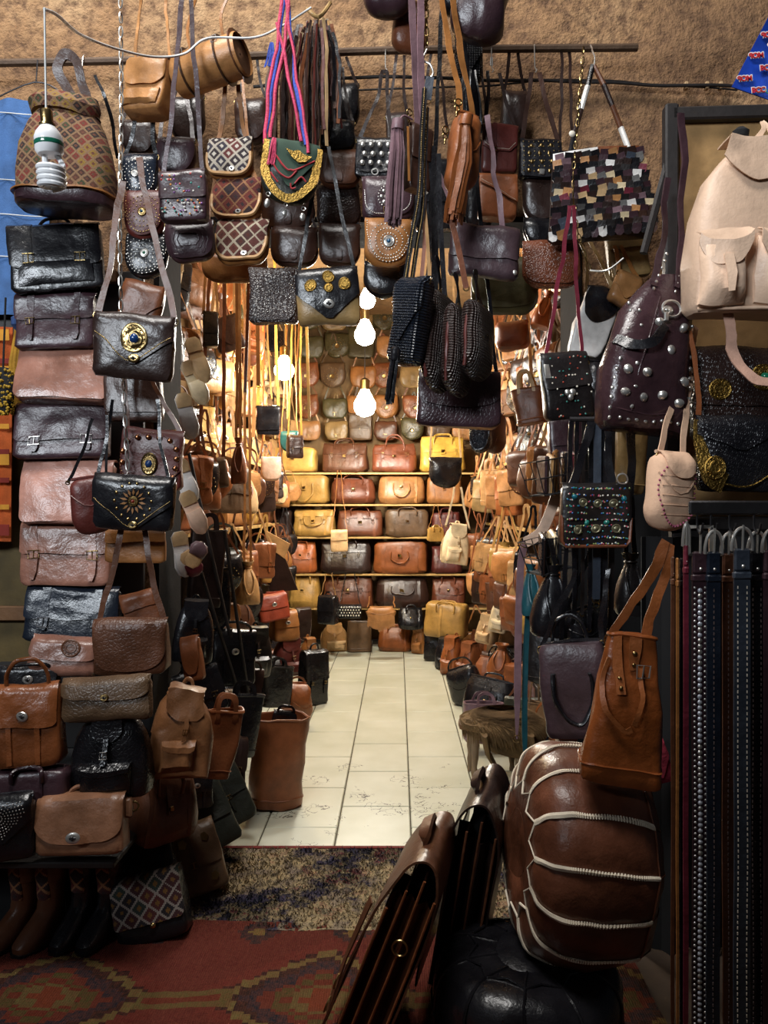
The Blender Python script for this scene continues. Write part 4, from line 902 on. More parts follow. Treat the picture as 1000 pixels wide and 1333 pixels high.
# ---- two open briefcases leaning end-on at the bottom centre
def briefcase(label, top, foot, Y, thick, length, m, rotz, lock=False):
    a, c = at(*foot, Y), at(*top, Y); H = (c - a).length; ang = math.degrees(math.atan2(c.x - a.x, c.z - a.z))
    t = Thing('briefcase', label, 'briefcase', a, (0, ang, rotz), None, .005); mm = L(m)
    def wrap(off, hgt, z0):                                  # u-turned leather: up the left face, over the top, down the right face
        return spline([(-thick / 2 - off - .02, 0, z0), (-thick / 2 - off * 1.2 - .012, 0, hgt * .35), (-thick / 2 - off, 0, hgt * .7), (-thick * .3 - off * .5, 0, hgt * .93), (0, 0, hgt + off * .3), (thick * .3, 0, hgt * .95), (thick / 2 + off * .4, 0, hgt * .75), (thick / 2 + off * .3, 0, hgt * .4), (thick / 2 + off * .2, 0, .02)], 5)
    def extr(P, th, y0, y1):
        g0 = []; g1 = []
        for y in (y0, lerp(y0, y1, .1), lerp(y0, y1, .5), lerp(y0, y1, .9), y1):
            g0.append([(p.x, y, p.z) for p in P]); nn = []
            for i, p in enumerate(P):
                T = (P[min(i + 1, len(P) - 1)] - P[max(i - 1, 0)]).normalized(); N = Vector((-T.z, 0, T.x)); nn.append((p.x + N.x * th, y, p.z + N.z * th))
            g1.append(nn)
        return sheet(g0, g1)
    t.P('flap', extr(wrap(.012, H, -.02), .006, 0, length), mm)
    t.P('back_panel', box(.006, length, H * .86, (thick * .46, length / 2, H * .44), .002), mm)
    for x, hh in ((-thick * .2, .86), (thick * .1, .93)): t.P('divider', box(.006, length * .96, H * hh, (x, length / 2 + .01, H * hh / 2), .002), mm)
    t.P('front_panel', box(.006, length, H * .74, (-thick * .46, length / 2, H * .37), .002), mm)
    for x0, x1 in ((-.46, -.22), (-.22, .12), (.12, .46)):
        P = [(thick * x0, .012, 0), (thick * (x0 + x1) / 2, .05, 0), (thick * x1, .012, 0)]; g = [[(p[0], p[1], z) for p in P] for z in (.01, H * .4, H * .8)]; t.P('gusset', sheet(g, [[(p[0], p[1] + .004, p[2]) for p in r] for r in g]), mm)
        
    t.P('dark_inside', box(thick * .96, .006, H * .86, (.004, .07, H * .43), .002), BLACKCLOTH); t.P('dark_inside', box(thick * .5, .006, H * .12, (.01, .07, H * .9), .002), BLACKCLOTH)  # black panels stand in for the shaded inside of the case
    for x, hh in ((-.46, .74), (-.2, .86), (.1, .93), (.46, .86)): t.P('edge_binding', tube([(thick * x, -.002, .005), (thick * x, -.002, H * .5), (thick * (x * .96), -.002, H * hh)], .0036, 6), L('saddle' if m != 'dark' else 'brown'))
    hd = t.P('handle', ribbon(spline([(-.02, length * .32, H * .985), (-.035, length * .36, H + .025), (-.035, length * .64, H + .025), (-.02, length * .68, H * .985)], 5), .03, .012, (-1, 0, 1)), mm)
    t.P('stitching', join(*[box(.002, .006, .002, (-thick * .3, length * (.05 + .9 * i / 30), H * .955)) for i in range(31)]), THREAD, stuff=True)
    t.P('base', box(thick * .95, length, .01, (0, length / 2, .005), .003), mm)
    if lock: t.P('ring', mv(torus(.02, .003), thick * .1, -.006, H * .6), BRASS)
    for z in (.14, .26): t.P('side_ring', mv(torus(.018, .003, 14, 6, 'yz'), -thick / 2 - .045, length * .1, H * z), BRASS)
    t.P('side_strap', ribbon(spline([(-thick / 2 - .035, length * .12, H * .7), (-thick / 2 - .045, length * .12, H * .4), (-thick / 2 - .04, length * .12, H * .1)], 4), .03, .004, (-1, -.4, 0)), mm)
    return t
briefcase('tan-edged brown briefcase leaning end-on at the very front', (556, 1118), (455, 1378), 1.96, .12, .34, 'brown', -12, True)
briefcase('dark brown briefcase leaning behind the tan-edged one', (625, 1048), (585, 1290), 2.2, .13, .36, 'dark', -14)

# ---- bench steps under the left pile
t = Thing('stepped_bench', 'low black-draped bench under the pile of bags on the left', 'bench', (-1.28, 2.9, 0)); t.P('lower_step', box(.78, .46, .345, (0, .02, .1725), .01), BLACKCLOTH); t.P('shelf_plank', box(.8, .4, .02, (0, -.32, .345), .004), DARKWOOD); t.P('upper_step', box(.72, .5, .18, (-.02, .03, .435), .01), BLACKCLOTH); t.P('back_step', box(.7, .22, .3, (-.02, .18, .67), .01), BLACKCLOTH)

# ---- pile of bags on the left
bag('envelope', 'pale brown clutch with round stitched medallion, on top of the left pile', (36, 832, 124, 880), 2.72, 'rosy', (-14, 6, 6), flap=.55, edge='soft', meds=((.12, .72, .13),), mm=L('brown'), d=.07)
bag('frame', 'glossy orange-brown handbag with arched handle and silver turn lock', (-8, 893, 84, 994), 2.45, leather('patina_russet', '#74401f', .3, None, .8), (-4, -2, 8), flap=.46, hh=.38, hx=.28, d=.1)
bag('frame', 'black glossy handbag lying behind the orange-brown handbag', (0, 868, 80, 905), 2.7, 'black', (0, 0, 5), hh=.2)
bag('envelope', 'bronze lizard-embossed clutch with folded top resting on the black backpack', (82, 884, 198, 938), 2.46, 'bronze', (-10, -3, 0), emb='croc', flap=.45, edge='soft', lock=(.02, .56, .05), d=.06)
bag('backpack', 'black crocodile-embossed backpack with silver buckle below the bronze clutch', (97, 920, 196, 1032), 2.5, 'black', (0, 0, 0), emb='croc', met=SILVER, pk=((0, .66),), fw=.4, d=.12)
bag('backpack', 'crumpled tan leather backpack with scalloped pocket beside the black one', (190, 895, 270, 1006), 2.62, 'umber', (-4, 9, 14), met=BRASS, pk=((-.05, .55),), warp=.02, d=.15)
bag('tote', 'soft brown leather bag slumped right of the tan backpack', (258, 925, 300, 1010), 2.8, 'saddle', (0, 10, 24), hh=.2, warp=.02)
bag('duffel', 'dark plum handbag lying under the orange-brown handbag', (-6, 1000, 92, 1050), 2.45, 'plum', (0, 0, 6), style='box', hh=.12, bands=(.18,), d=.12, lockplate=False)
t = bag('envelope', 'black pouch with swirling silver studs at the left edge', (-22, 1038, 46, 1118), 2.36, 'black', (0, -3, 6), flap=.62, edge='vee', d=.06)
studs(t, [p for i in range(1, 9) for p in ringpts(-.05 * t.w, .75 * t.h, .009 * i, 5 + 5 * i) if p[1] < t.h * .97 and p[1] > t.h * (.4 + abs(p[0]) / t.w * .9) and abs(p[0]) < t.w * .46], .0022, SILVER)
bag('satchel', 'matte tan flap bag with oval silver turn lock above the boots', (52, 1036, 164, 1108), 2.4, 'fawn', (-8, -1, 2), flap=.72, edge='soft', sx=(), handle=1, lock=(.0, .3, .08), d=.11).P('side_tab', box(.025, .03, .06, (.142, 0, .13), .006), L('fawn'))
tt = [o for o in col.objects if o.get('label') == 'matte tan flap bag with oval silver turn lock above the boots'][0]
T2 = Thing.__new__(Thing); T2.o = tt; T2.warp = 0; T2.f = lambda x, z: .066; T2.P('side_tab', box(.025, .03, .06, (-.142, 0, .13), .006), L('fawn')); turnlock(T2, 0, .062, .022, SILVER, .02); T2.P('side_ring', mv(torus(.014, .003), .155, 0, .13), BRASS)
bag('duffel', 'brown barrel bag with dark round end in the left pile', (165, 1012, 252, 1085), 2.72, 'brown', (0, 4, 35), style='barrel', hh=.12, d=.2, warp=.015)
GS = 'dark green-black satchels by the floor edge'
bag('satchel', 'black-green satchel with brass clasp leaning nearest the white floor', (285, 985, 338, 1072), 3.25, 'green', (-24, -20, 32), group=GS, flap=.55, sx=(0,), d=.1)
bag('satchel', 'dark green satchel with brass lock slumped behind the brass-clasp satchel', (248, 1014, 320, 1105), 3.0, 'green', (-24, -22, 28), group=GS, flap=.6, sx=(0,), d=.1)
t = bag('satchel', 'old brown satchel with brass corner fittings at the foot of the pile', (224, 1078, 300, 1164), 2.85, 'bronze', (-22, -14, 18), flap=.58, sx=(0,), sw=.16, d=.11)
for x, z in ((-.32, .62), (-.1, .74), (.28, .78), (.3, .2), (-.36, .12)): t.P('brass_fitting', mv(prism([(-.014, -.01), (.004, -.016), (.016, 0), (.006, .016), (-.01, .012)], .005), *t.pt(x * t.w, z * t.h, .012)), BRASS)
bag('satchel', 'flat black portfolio tilted behind the kilim-flap bag', (160, 1088, 232, 1146), 2.7, 'black', (-24, -16, 10), flap=.9, sx=(), d=.05)
t = bag('satchel', 'black bag with dark kilim flap standing on the rug', (160, 1142, 250, 1222), 2.6, 'black', (-14, -13, 6), flap=.66, sx=(), fm=KIL_E, d=.13); t.P('clasp', mv(dome(.01, .6, 12), *t.pt(.06 * t.w, .28 * t.h, .012)), BRASS)
# boots
def boot(label, x0, y0, x1, y1, Y, m, yaw, kil, toe=None):
    Hh = (y1 - y0) * Y / 1000; p = at((x0 + x1) / 2 , y1, Y); p.z = .016; t = Thing('boot', label, 'boot', p, (0, 0, yaw), 'boots under the bench', .004); mm = L(m)
    sw = .048
    S = [(.012, .040, .105, 0, -.035, 2.6), (.03, .042, .108, 0, -.036, 2.4), (.055, .040, .092, 0, -.022, 2.3), (.075, .036, .07, 0, -.004, 2.2), (.1, .034, .052, 0, .016, 2.1), (.14, .037, .048, 0, .02, 2), (.2, .044, .052, 0, .02, 2), (Hh * .72, .05, .056, 0, .022, 2), (Hh, .052, .058, 0, .022, 2)]
    t.f = sfront(S); t.P('upper', shell(S, 24, .004), mm, label=toe)
    t.P('sole', loft([(0, .04, .108, 0, -.036, 2.8), (.012, .042, .11, 0, -.036, 2.8)], 24), L('black')); t.P('heel', loft([(-.014, .036, .034, 0, .036, 3), (.004, .036, .034, 0, .036, 3)], 16), L('black'))
    t.P('shaft_panel', prismfront_b(t, .05, Hh * .42, Hh * .5), kil); t.P('cuff', loft([(Hh * .95, .0535, .0595, 0, .022, 2), (Hh * 1.01, .0535, .0595, 0, .022, 2)], 24, False), L('tan') if m != 'black' else mm)
    return t
def prismfront_b(b, w, h, z0): return prismfront(b, w, h, z0, .004, 8, 6, .002)
boot('brown leather ankle boot with woven panel at the left end of the row', 6, 1118, 48, 1222, 2.58, 'brown', -22, KIL_C)
boot('brown leather ankle boot with woven panel, second from the left end', 42, 1116, 82, 1222, 2.58, 'brown', -18, KIL_C)
boot('black boot with diamond-woven panel, beside the brown boots', 88, 1105, 122, 1218, 2.6, 'black', -12, KIL_C)
boot('black boot with diamond-woven panel, nearest the kilim-flap bag', 122, 1105, 158, 1218, 2.6, 'black', -14, KIL_C)

# ---- cloths at the left edge
def cloth(name, label, cat, pts, Y, mat, fold=.012, n=24, stripes=None):
    (x0, y0), (x1, y1) = pts; a, c = at(x0, y0, Y), at(x1, y1, Y); g0, g1 = [], []
    for i in range(13):
        r = []; 
        for j in range(n + 1):
            u = j / n; r.append((lerp(a.x, c.x, u), Y + fold * sin(u * 9 + i * .12) + fold * .5 * sin(u * 21), lerp(a.z, c.z, i / 12)))
        g0.append(r); g1.append([(p[0], p[1] + .006, p[2]) for p in r])
    t = Thing(name, label, cat, (0, 0, 0)); t.P('cloth', sheet(g0, g1), mat); return t
t = cloth('blue_cloth', 'denim blue cloth with thin white lines hanging behind the kilim backpack', 'cloth', ((-40, 130), (64, 410)), 3.18, simple('denim_blue_cloth', lin('#41669a'), .9, 0, (200, .5)))
for py in (148, 235, 280, 335): t.P('white_line', tube([at(x, py + 2 * sin(x), 3.16) for x in range(-38, 62, 12)], .0022, 5), WHITEWIRE)
t.P('hanger', tube(spline([at(-10, 130, 3.18), at(45, 107, 3.18), at(78, 120, 3.18), at(62, 130, 3.18)], 4), .003), STEEL); t.P('hanger_hook', tube([at(47, 107, 3.18), at(49, 78, 3.18)], .003), STEEL)
t = cloth('striped_textile', 'orange textile with dark red stripes hanging at the left edge', 'textile', ((-40, 425), (15, 705)), 3.1, simple('orange_textile', lin('#b5531c'), .9, 0, (200, .6)))
for i, py in enumerate((436, 470, 480, 520, 555, 588, 598, 625, 660, 690)): t.P('stripe', ribbon([at(x, py, 3.082 - .012 * sin((x + 40) / 55 * 9)) for x in range(-40, 16, 4)], .02 if i % 3 else .045, .004), simple('stripe_%d' % (i % 2), lin('#7a2318' if i % 2 else '#c98a2a'), .9))
t = Thing('beaded_tassel', 'black and yellow beaded tassel against the orange textile', 'tassel', at(4, 540, 2.95)); t.P('beads', join(*[mv(lathe([(.003, -.005), (.006, 0), (.003, .005)], 6), random.uniform(-.045, .04), random.uniform(-.03, .02), random.uniform(.0, .17)) for i in range(260)]), simple('yellow_bead', lin('#a8862a'), .4), stuff=True); t.P('core', loft([(0, .02, .02, 0, 0, 2), (.05, .04, .025, 0, 0, 2), (.15, .042, .025, 0, 0, 2), (.18, .02, .02, 0, 0, 2)], 14), BLACKCLOTH); t.P('cord', tube([(0, 0, .17), (.01, 0, .45)], .004), BLACKCLOTH)
t = Thing('yellow_scarf', 'mustard yellow scarf knotted and hanging beside the satchel column', 'scarf', at(26, 500, 3.05), (0, 0, 0), None, .01); 
for k_ in range(5): t.P('fold', tube(spline([(-.01 + .01 * k_, 0, .24), (-.02 + .013 * k_, -.01, .12), (-.03 + .014 * k_, 0, -.02 - .02 * k_), (-.022 + .012 * k_, 0, -.12)], 4), .012), simple('mustard_cloth', lin('#a87a1e'), .9, 0, (80, .7)))
t.P('knot', mv(lathe([(.01, -.03), (.03, -.01), (.03, .015), (.01, .03)], 12), 0, -.01, .24), simple('blue_knot', lin('#27406e'), .9))

# ------------------------------------------------------------------ hanging bags across the doorway
# kilim backpack
t = Thing('backpack', 'large kilim-woven backpack with dark leather base behind the spiral bulb', 'backpack', at(87, 273, 2.88), (0, 0, 6), None, .014, 7); w, h = .345, .40
S = [(0, w * .48, .10, 0, 0, 3.2), (h * .02, w * .5, .108, 0, 0, 3.2), (h * .09, w * .5, .11, 0, 0, 3.2)]; t.P('leather_base', loft(S, 32), L('plum'))
S = [(h * .09, w * .49, .108, 0, 0, 3), (h * .3, w * .495, .115, 0, 0, 2.8), (h * .55, w * .47, .11, 0, 0, 2.6), (h * .75, w * .4, .095, .005, 0, 2.4), (h * .88, w * .3, .075, .01, 0, 2.2), (h * .94, w * .24, .06, .01, 0, 2)]; t.f = sfront(S); t.w, t.h = w, h; t.P('body', loft(S, 36), KIL_A)
t.P('base_band', sweep([(x, y, h * .11) for x, y in sup(w * .497, .112, 3, 36)], [(-.012, -.003), (.012, -.003), (.012, .003), (-.012, .003)], (0, 0, 1), True), L('tan'))
S = [(h * .84, w * .34, .085, -.0, -.01, 2.2), (h * .93, w * .36, .09, .0, -.01, 2.4), (h * 1.02, w * .3, .07, .01, -.005, 2.2), (h * 1.05, w * .18, .04, .02, 0, 2)]; t.P('flap', loft(S, 30), KIL_A)
t.P('drawstring_gap', sweep([(x + .01, y, h * .86) for x, y in sup(w * .31, .07, 2.2, 24)], circ(.008, 6), (0, 0, 1), True), L('black'))
t.P('handle', ribbon(spline([(.03, .0, h * 1.0), (-.0, 0, h * 1.14), (-.035, 0, h * 1.32), (-.01, 0, h * 1.44), (.03, 0, h * 1.4), (.05, 0, h * 1.22), (.075, 0, h * 1.02)], 6), .035, .008), L('darkbrown'))
t.P('shoulder_strap', ribbon(spline([(.1, 0, h * 1.28), (.13, 0, h * 1.1), (.15, .05, h * .9), (.17, .1, h * .6)], 5), .012, .004), L('black'))
# small tan box bag and rolled case
t = bag('satchel', 'small boxy tan bag with curled flap hanging highest on the left', (160, 78, 220, 150), 2.95, 'caramel', (-4, 5, -14), hooks=[(182, -8), (214, -8)], strap='caramel', sw=.012, flap=.5, edge='soft', sx=(), d=.1, warp=.012)
t.P('front_pocket', prismfront(t, t.w * .85, t.h * .3, t.h * .06, .02), L('caramel'))
t = Thing('rolled_case', 'rolled tan leather case fastened with buckled straps near the top', 'case', at(274, 86, 2.95), (0, -9, -18)); m = L('caramel'); r, hl = .078, .142
t.P('body', xf(loft([(-hl, r * .96, r * .96, 0, 0, 2), (-hl * .96, r, r, 0, 0, 2), (0, r * 1.02, r * 1.02, 0, 0, 2), (hl * .96, r, r, 0, 0, 2), (hl, r * .96, r * .96, 0, 0, 2)], 32, False), rot('Y', 90)), m)
t.P('rolled_end', xf(ribbon([(r * (1 - .013 * i) * cos(i * .35), r * (1 - .013 * i) * sin(i * .35), hl * .9) for i in range(60)], .05, .004, (0, 0, 1)), rot('Y', 90)), L('brown'))
t.P('end_disc', xf(mv(lathe([(r * .95, 0), (r * .95, .004), (.01, .006)], 24), z=-hl), rot('Y', 90)), m)
for x in (-.6, .45):
    o = t.P('strap', sweep([(x * hl, (r + .004) * cos(2 * pi * i / 32), (r + .004) * sin(2 * pi * i / 32)) for i in range(32)], [(-.009, -.002), (.009, -.002), (.009, .002), (-.009, .002)], (1, 0, 0), True), L('darkbrown')); t.P('buckle', mv(sweep([(-.012, 0, -.012), (.012, 0, -.012), (.012, 0, .012), (-.012, 0, .012)], circ(.0022, 6), (0, -1, 0), True), x * hl, -(r + .008) * .85, r * .55), SILVER, o)
for x, px in ((-.5, 232), (.5, 322)): t.P('carry_strap', ribbon(spline([(x * hl, 0, r), (x * hl * 1.05, 0, r + .1), t.loc(at(258 if x < 0 else 300, -10, 2.95))], 5), .012, .003), L('tan'))
# beaded etc.
t = bag('satchel', 'small plum bag set with multicoloured beads on two long straps', (210, 226, 272, 290), 2.82, 'plum', (0, -2, 0), hooks=[(240, 14), (247, 14)], strap='plum', sw=.017, flap=.52, sx=(), d=.06, hxs=(-.42, .42))
for c_ in ('#c98a4a', '#b23a3a', '#d8d4cc', '#3a8a80', '#7a4a8a'):
    studs(t, [(random.uniform(-.44, .44) * t.w, random.choice((.08, .15, .22, .3, .36, .56, .64, .74, .84, .92)) * t.h) for i in range(13)], .0042, stone(c_), name='beads')
KG = 'kilim flap bags hanging on the left'
for lb, bx, fm, hk, rr in (('kilim flap bag with white and black diamonds, top of three', (268, 182, 330, 236), KIL_B, (300, 110), (0, 3, -10)), ('kilim flap bag with red ground, middle of three', (274, 234, 341, 291), KIL_C, (306, 180), (0, 5, -12)), ('kilim flap bag with cream diamond lattice, bottom of three', (279, 287, 350, 346), KIL_D, (312, 235), (0, 4, -10))):
    bag('round', lb, bx, 3.0, 'tan', rr, hooks=[(hk[0] - 6, hk[1]), (hk[0] + 10, hk[1])], strap='tan', sw=.016, group=KG, fm=fm, piping='camel', pr=.008, rb=.3, edge='soft', flap=.84, lock=(.1, .2, .06), lm=SILVER, d=.06, hxs=(-.3, .35))
bag('round', 'plain tan flap bag hanging beneath the kilim trio', (262, 330, 348, 368), 3.15, 'tan', (0, 0, 0), hooks=[(296, 76, 3.2), (312, 76, 3.2)], strap='tan', sw=.012, rb=.3, edge='soft', d=.05)
bag('round', 'blue-black round bag with rings of pale studs beside the spiral bulb', (160, 204, 206, 258), 3.0, 'navy', (0, 0, 0), hooks=[(178, 150), (200, 150)], strap='black', met=SILVER, rings=((0, .45, .22, 14, .003), (0, .45, .34, 22, .003), (0, .45, .44, 30, .003)), meds=((-.06, .5, .1),), d=.05)
bag('round', 'dark red round bag with concentric brass studs under the blue-black one', (160, 250, 216, 314), 2.98, 'oxblood', (0, 3, 0), rings=((0, .5, .2, 14, .003), (0, .5, .31, 22, .003), (0, .5, .42, 30, .003)), meds=((0, .52, .1, '#28506a'),), edgestuds=34, d=.05)
bag('round', 'black round bag with silver studs and green stone, lowest of three studded', (164, 306, 220, 362), 3.0, 'black', (0, 0, 0), met=SILVER, rings=((0, .5, .2, 14, .003), (0, .5, .31, 22, .003), (0, .5, .42, 30, .003)), meds=((0, .52, .1, '#2f6a50'),), edgestuds=30, d=.05)
t = bag('round', 'dark plum flap bag with tooled nested squares below the beaded bag', (219, 290, 282, 342), 2.95, 'plum', (0, -3, 0), hooks=[(243, 280), (252, 280)], rb=.3, edge='soft', d=.06)
for s in (.16, .24, .32): t.P('tooled_line', tube([t.pt(x * t.w, z * t.h, .009) for x, z in ((-s, .5 - s), (s, .5 - s), (s + .06, .5), (s, .5 + s), (-s, .5 + s), (-s - .06, .5), (-s, .5 - s))], .0018, 5), L('purple'))
bag('round', 'dark brown flap bag half hidden behind the beaded bag', (204, 182, 256, 232), 3.12, 'plum', (0, 0, 0), hooks=[(222, 78, 3.2), (240, 78, 3.2)], d=.05)
# chain and envelope bags
t = Thing('hanging_chain', 'long steel chain hanging through the bags on the left', 'chain', at(157, 640, 2.8)); 
for i, lk in enumerate(chainvf([t.loc(at(157, -5, 2.8)), t.loc(at(158, 150, 2.8)), t.loc(at(156, 300, 2.8)), t.loc(at(160, 480, 2.8)), t.loc(at(168, 640, 2.8))], .042, .003, .016)[:150]): t.P('link', lk, SILVER)
BL = '#1d3a6a'
bag('envelope', 'dark brown envelope bag with blue-stone medallion and stud trim', (120, 412, 226, 494), 2.72, 'dark', (2, 5, 0), hooks=[(160, 235), (180, 205)], strap='brown', sw=.022, flap=.72, edge='vee', edgestuds=64, met=BRASS, meds=((.02, .64, .17, BL),), lock=(.04, .33, .07), d=.05, hxs=(-.48, .48))
bag('satchel', 'plain brown flap bag behind the blue-stone envelope bag', (138, 486, 212, 548), 2.95, 'darkbrown', (0, 0, 0), flap=.8, sx=(), d=.06)
bag('envelope', 'brown suede pouch with pale top hanging behind the envelope bags', (150, 370, 205, 430), 2.98, 'saddle', (0, 12, 0), d=.05)
bag('satchel', 'dark red bag with oval medallion and large dome studs', (156, 562, 236, 636), 2.86, 'oxblood', (0, 4, 0), hooks=[(160, 480), (190, 480)], strap='brown', flap=.9, edge='angle', sx=(), d=.05)
t = T2 = Thing.__new__(Thing); src = [o for o in col.objects if o.get('label') == 'dark red bag with oval medallion and large dome studs'][0]
T2.o = src; T2.warp = 0; T2.f = lambda x, z: .029; T2.w, T2.h = .229, .212
medallion(T2, 0, .09, .042, BRASS, BL, sx=.72, off=.008)
for x, z in ((-.09, .17), (-.05, .185), (-.01, .188), (.03, .187), (.07, .18), (.095, .15), (.098, .115), (.096, .08), (-.1, .13), (-.1, .09), (.09, .045)): T2.P('stud', mv(dome(.010, .6, 12), *T2.pt(x, z, .009)), simple('copper_stud', lin('#b07a58'), .3, 1))
studs(T2, [(.108 * cos(a) , .1 + .105 * sin(a)) for a in [2 * pi * i / 60 for i in range(60)]], .0022, BRASS)
t = bag('envelope', 'black envelope bag with studded sunburst rosette', (122, 622, 227, 690), 2.7, 'black', (2, 3, 0), hooks=[(140, 540), (205, 520)], strap='black', sw=.012, flap=.92, edge='vee', edgestuds=70, esr=.0024, d=.06, hxs=(-.48, .4))
studs(t, ringpts(.02 * t.w, .56 * t.h, .062, 14), .0058, BRASS, n=10); medallion(t, .02 * t.w, .56 * t.h, .018, BRASS, '#7a2418')
t.P('sunburst', join(*[mv(prism([(0, .02), (.004, .03), (0, .044), (-.004, .03)], .003), 0, 0, 0) if 0 else xf(prism([(0, .02), (.004, .03), (0, .044), (-.004, .03)], .003), Matrix.Translation(t.pt(.02 * t.w, .56 * t.h, .0095)) @ rot('Y', 360 * i / 14)) for i in range(14)]), L('caramel')); turnlock(t, .02 * t.w, .12 * t.h, .016, BRASS)
bag('crescent', 'dark red-brown crescent pouch left of the sunburst bag', (98, 622, 150, 694), 2.76, 'oxblood', (0, -8, 20), hooks=[(122, 545), (146, 520)], strap='black', sw=.01, hh=0, d=.06)
bag('satchel', 'tan leather folder behind the straps below the sunburst bag', (138, 690, 216, 732), 2.92, 'tan', (0, 0, 0), flap=.3, sx=(), d=.03)
bag('satchel', 'woven dark-brown shoulder bag with dotted flap on broad straps', (126, 806, 220, 876), 2.74, 'brown', (4, -1, 4), hooks=[(158, 688), (188, 690)], strap='brown', sw=.02, emb='croc', flap=.86, edge='soft', sx=(), d=.08, hxs=(-.44, .44))
bag('satchel', 'tan clutch wedged behind the woven shoulder bag', (165, 772, 212, 812), 2.88, 'saddle', (0, -14, 0), flap=.4, sx=(), d=.04)
bag('satchel', 'small brown flap bag with silver stud hanging by the doorway, left', (242, 830, 268, 884), 3.1, 'saddle', (0, -8, -10), flap=.8, edge='round', sx=(), lock=None, d=.04)

# ---- embroidered bag on coloured cords and the bundle of strips
t = bag('round', 'green embroidered bag with gold metal rim on pink and blue cords', (337, 186, 407, 268), 2.78, 'green', (0, 8, 8), rb=.42, edge='vee2', flap=.7, fm=simple('green_velvet', lin('#33463a'), .95), d=.05)
GG = [(x * t.w, z * t.h) for x, z in ((-.5, .9), (-.5, .6), (-.44, .32), (-.25, .1), (0, .03), (.25, .1), (.44, .32), (.5, .6), (.5, .9))]
t.P('gold_rim', ribbon(spline([t.pt(x * .93, z + .008, .012) for x, z in GG], 5), .03, .004, (0, -1, 0)), GOLD)
t.P('gold_crest', mv(prism([(-.045, .02), (-.02, -.01), (0, -.022), (.03, -.012), (.05, .01), (.02, .012), (0, .022), (-.02, .014)], .006), *t.pt(.02, t.h * .72, .016)), GOLD)
EM = simple('red_embroidery', lin('#a02a30'), .8)
for i, pts in enumerate((((-.3, .55), (-.18, .42), (-.02, .38), (.1, .5)), ((.1, .3), (.2, .42), (.3, .36)), ((-.34, .42), (-.26, .34), (-.2, .28)), ((.02, .3), (.06, .22), (.14, .24)), ((-.4, .8), (-.1, .52), (.0, .5), (.1, .52), (.42, .74)))): t.P('embroidery', tube(spline([t.pt(x * t.w, z * t.h, .012) for x, z in pts], 4), .0032, 5), EM)
for x, z in ((-.34, .1), (.0, -.02), (.36, -.06)): o = t.P('pendant', mv(join(mv(([(a, b_, c * 1.5) for a, b_, c in dome(.010, .4, 12)[0]], dome(.010, .4, 12)[1]), z=-.03), torus(.007, .0018, 10, 5)), *t.pt(x * t.w, max(.0, z) * t.h - .005, .012)), SILVER)
PKC, BLC = simple('pink_cord', lin('#c23a5e'), .7, 0, (120, .8)), simple('blue_cord', lin('#2e4aa8'), .7, 0, (120, .8))
for pts, m in ((((345, 188), (350, 120), (362, 40), (368, -10)), PKC), (((352, 180), (360, 110), (372, 40), (376, -10)), PKC), (((345, 185), (358, 90), (366, 30), (371, -10)), BLC), (((402, 200), (392, 130), (378, 50), (372, -10)), PKC), (((392, 185), (378, 110), (366, 62), (360, 30)), PKC), (((398, 190), (386, 120), (380, 60), (374, -10)), BLC), (((398, 190), (390, 135), (383, 80)), BLC)): t.P('cord', tube(spline([t.loc(at(x, y, 2.76 - .004 * (m is PKC))) for x, y in pts], 6), .0062), m)
tassel(t, t.loc(at(354, 55, 2.8)), .1, .014, 10, BLC, False); tassel(t, t.loc(at(358, 180, 2.74)), .1, .012, 10, PKC, False)
t = Thing('strip_bundle', 'thick bundle of brown leather strips and bracelets hanging by the coloured cords', 'bundle', at(398, 240, 3.0)); random.seed(11)
for i in range(110):
    px = random.uniform(348, 444); top = 22 + abs(px - 415) * .35 + random.uniform(-4, 14); bot = random.uniform(150, 215) - (35 if px > 430 else 0) + (25 if px < 400 else 0); Yd = random.uniform(2.86, 3.1); n = 8; P = []
    for q in range(n + 1): P.append(t.loc(at(px + (415 - px) * .35 * max(0, 1 - q / 2.5) + 3.5 * noise.noise((q * .9, i * 3.1, 2)), lerp(top, bot, q / n), Yd)))
    t.P('strip', ribbon(spline(P, 2), random.uniform(.006, .015), .003, (random.uniform(-.8, .8), -1, 0)), L(random.choice(['darkbrown', 'brown', 'dark', 'black', 'saddle', 'sand', 'camel', 'brown', 'dark', 'oxblood', 'khaki'])))
t.P('tie', tube(spline([t.loc(at(400, 12, 2.95)), t.loc(at(415, 22, 2.9)), t.loc(at(430, 4, 2.95))], 4), .008), L('khaki'))
# ---- dark flap bags in the middle
DG = 'dark flap bags behind the embroidered bag'
for i, (bx, c, e, lb) in enumerate((((340, 248, 412, 302), 'darkbrown', None, 'dark brown flap bag directly beneath the embroidered bag'), ((352, 297, 415, 348), 'darkbrown', None, 'dark brown flap bag at the bottom, left of the studded black clasp bag'), ((413, 198, 470, 247), 'brown', None, 'warm brown flap bag right of the embroidered bag'), ((413, 243, 470, 300), 'dark', 'croc', 'embossed dark flap bag right of the embroidered bag, second down'), ((414, 294, 470, 348), 'darkbrown', None, 'dark brown flap bag above the gold-medallion clasp bag'), ((414, 158, 462, 200), 'black', None, 'black flap bag with stitched edge behind the strips'))):
    bag('round', lb, bx, 3.12 - .02 * (i % 3), c, (0, (-2, 1, 2, -1, 1, 0)[i], 0), group=DG, emb=e, rb=.34, edge='soft', tab=(.34, .12), tbk=None, d=.06, hooks=[((bx[0] + bx[2]) / 2 - 8, bx[1] - 70), ((bx[0] + bx[2]) / 2 + 8, bx[1] - 70)], strap='dark', sw=.01)
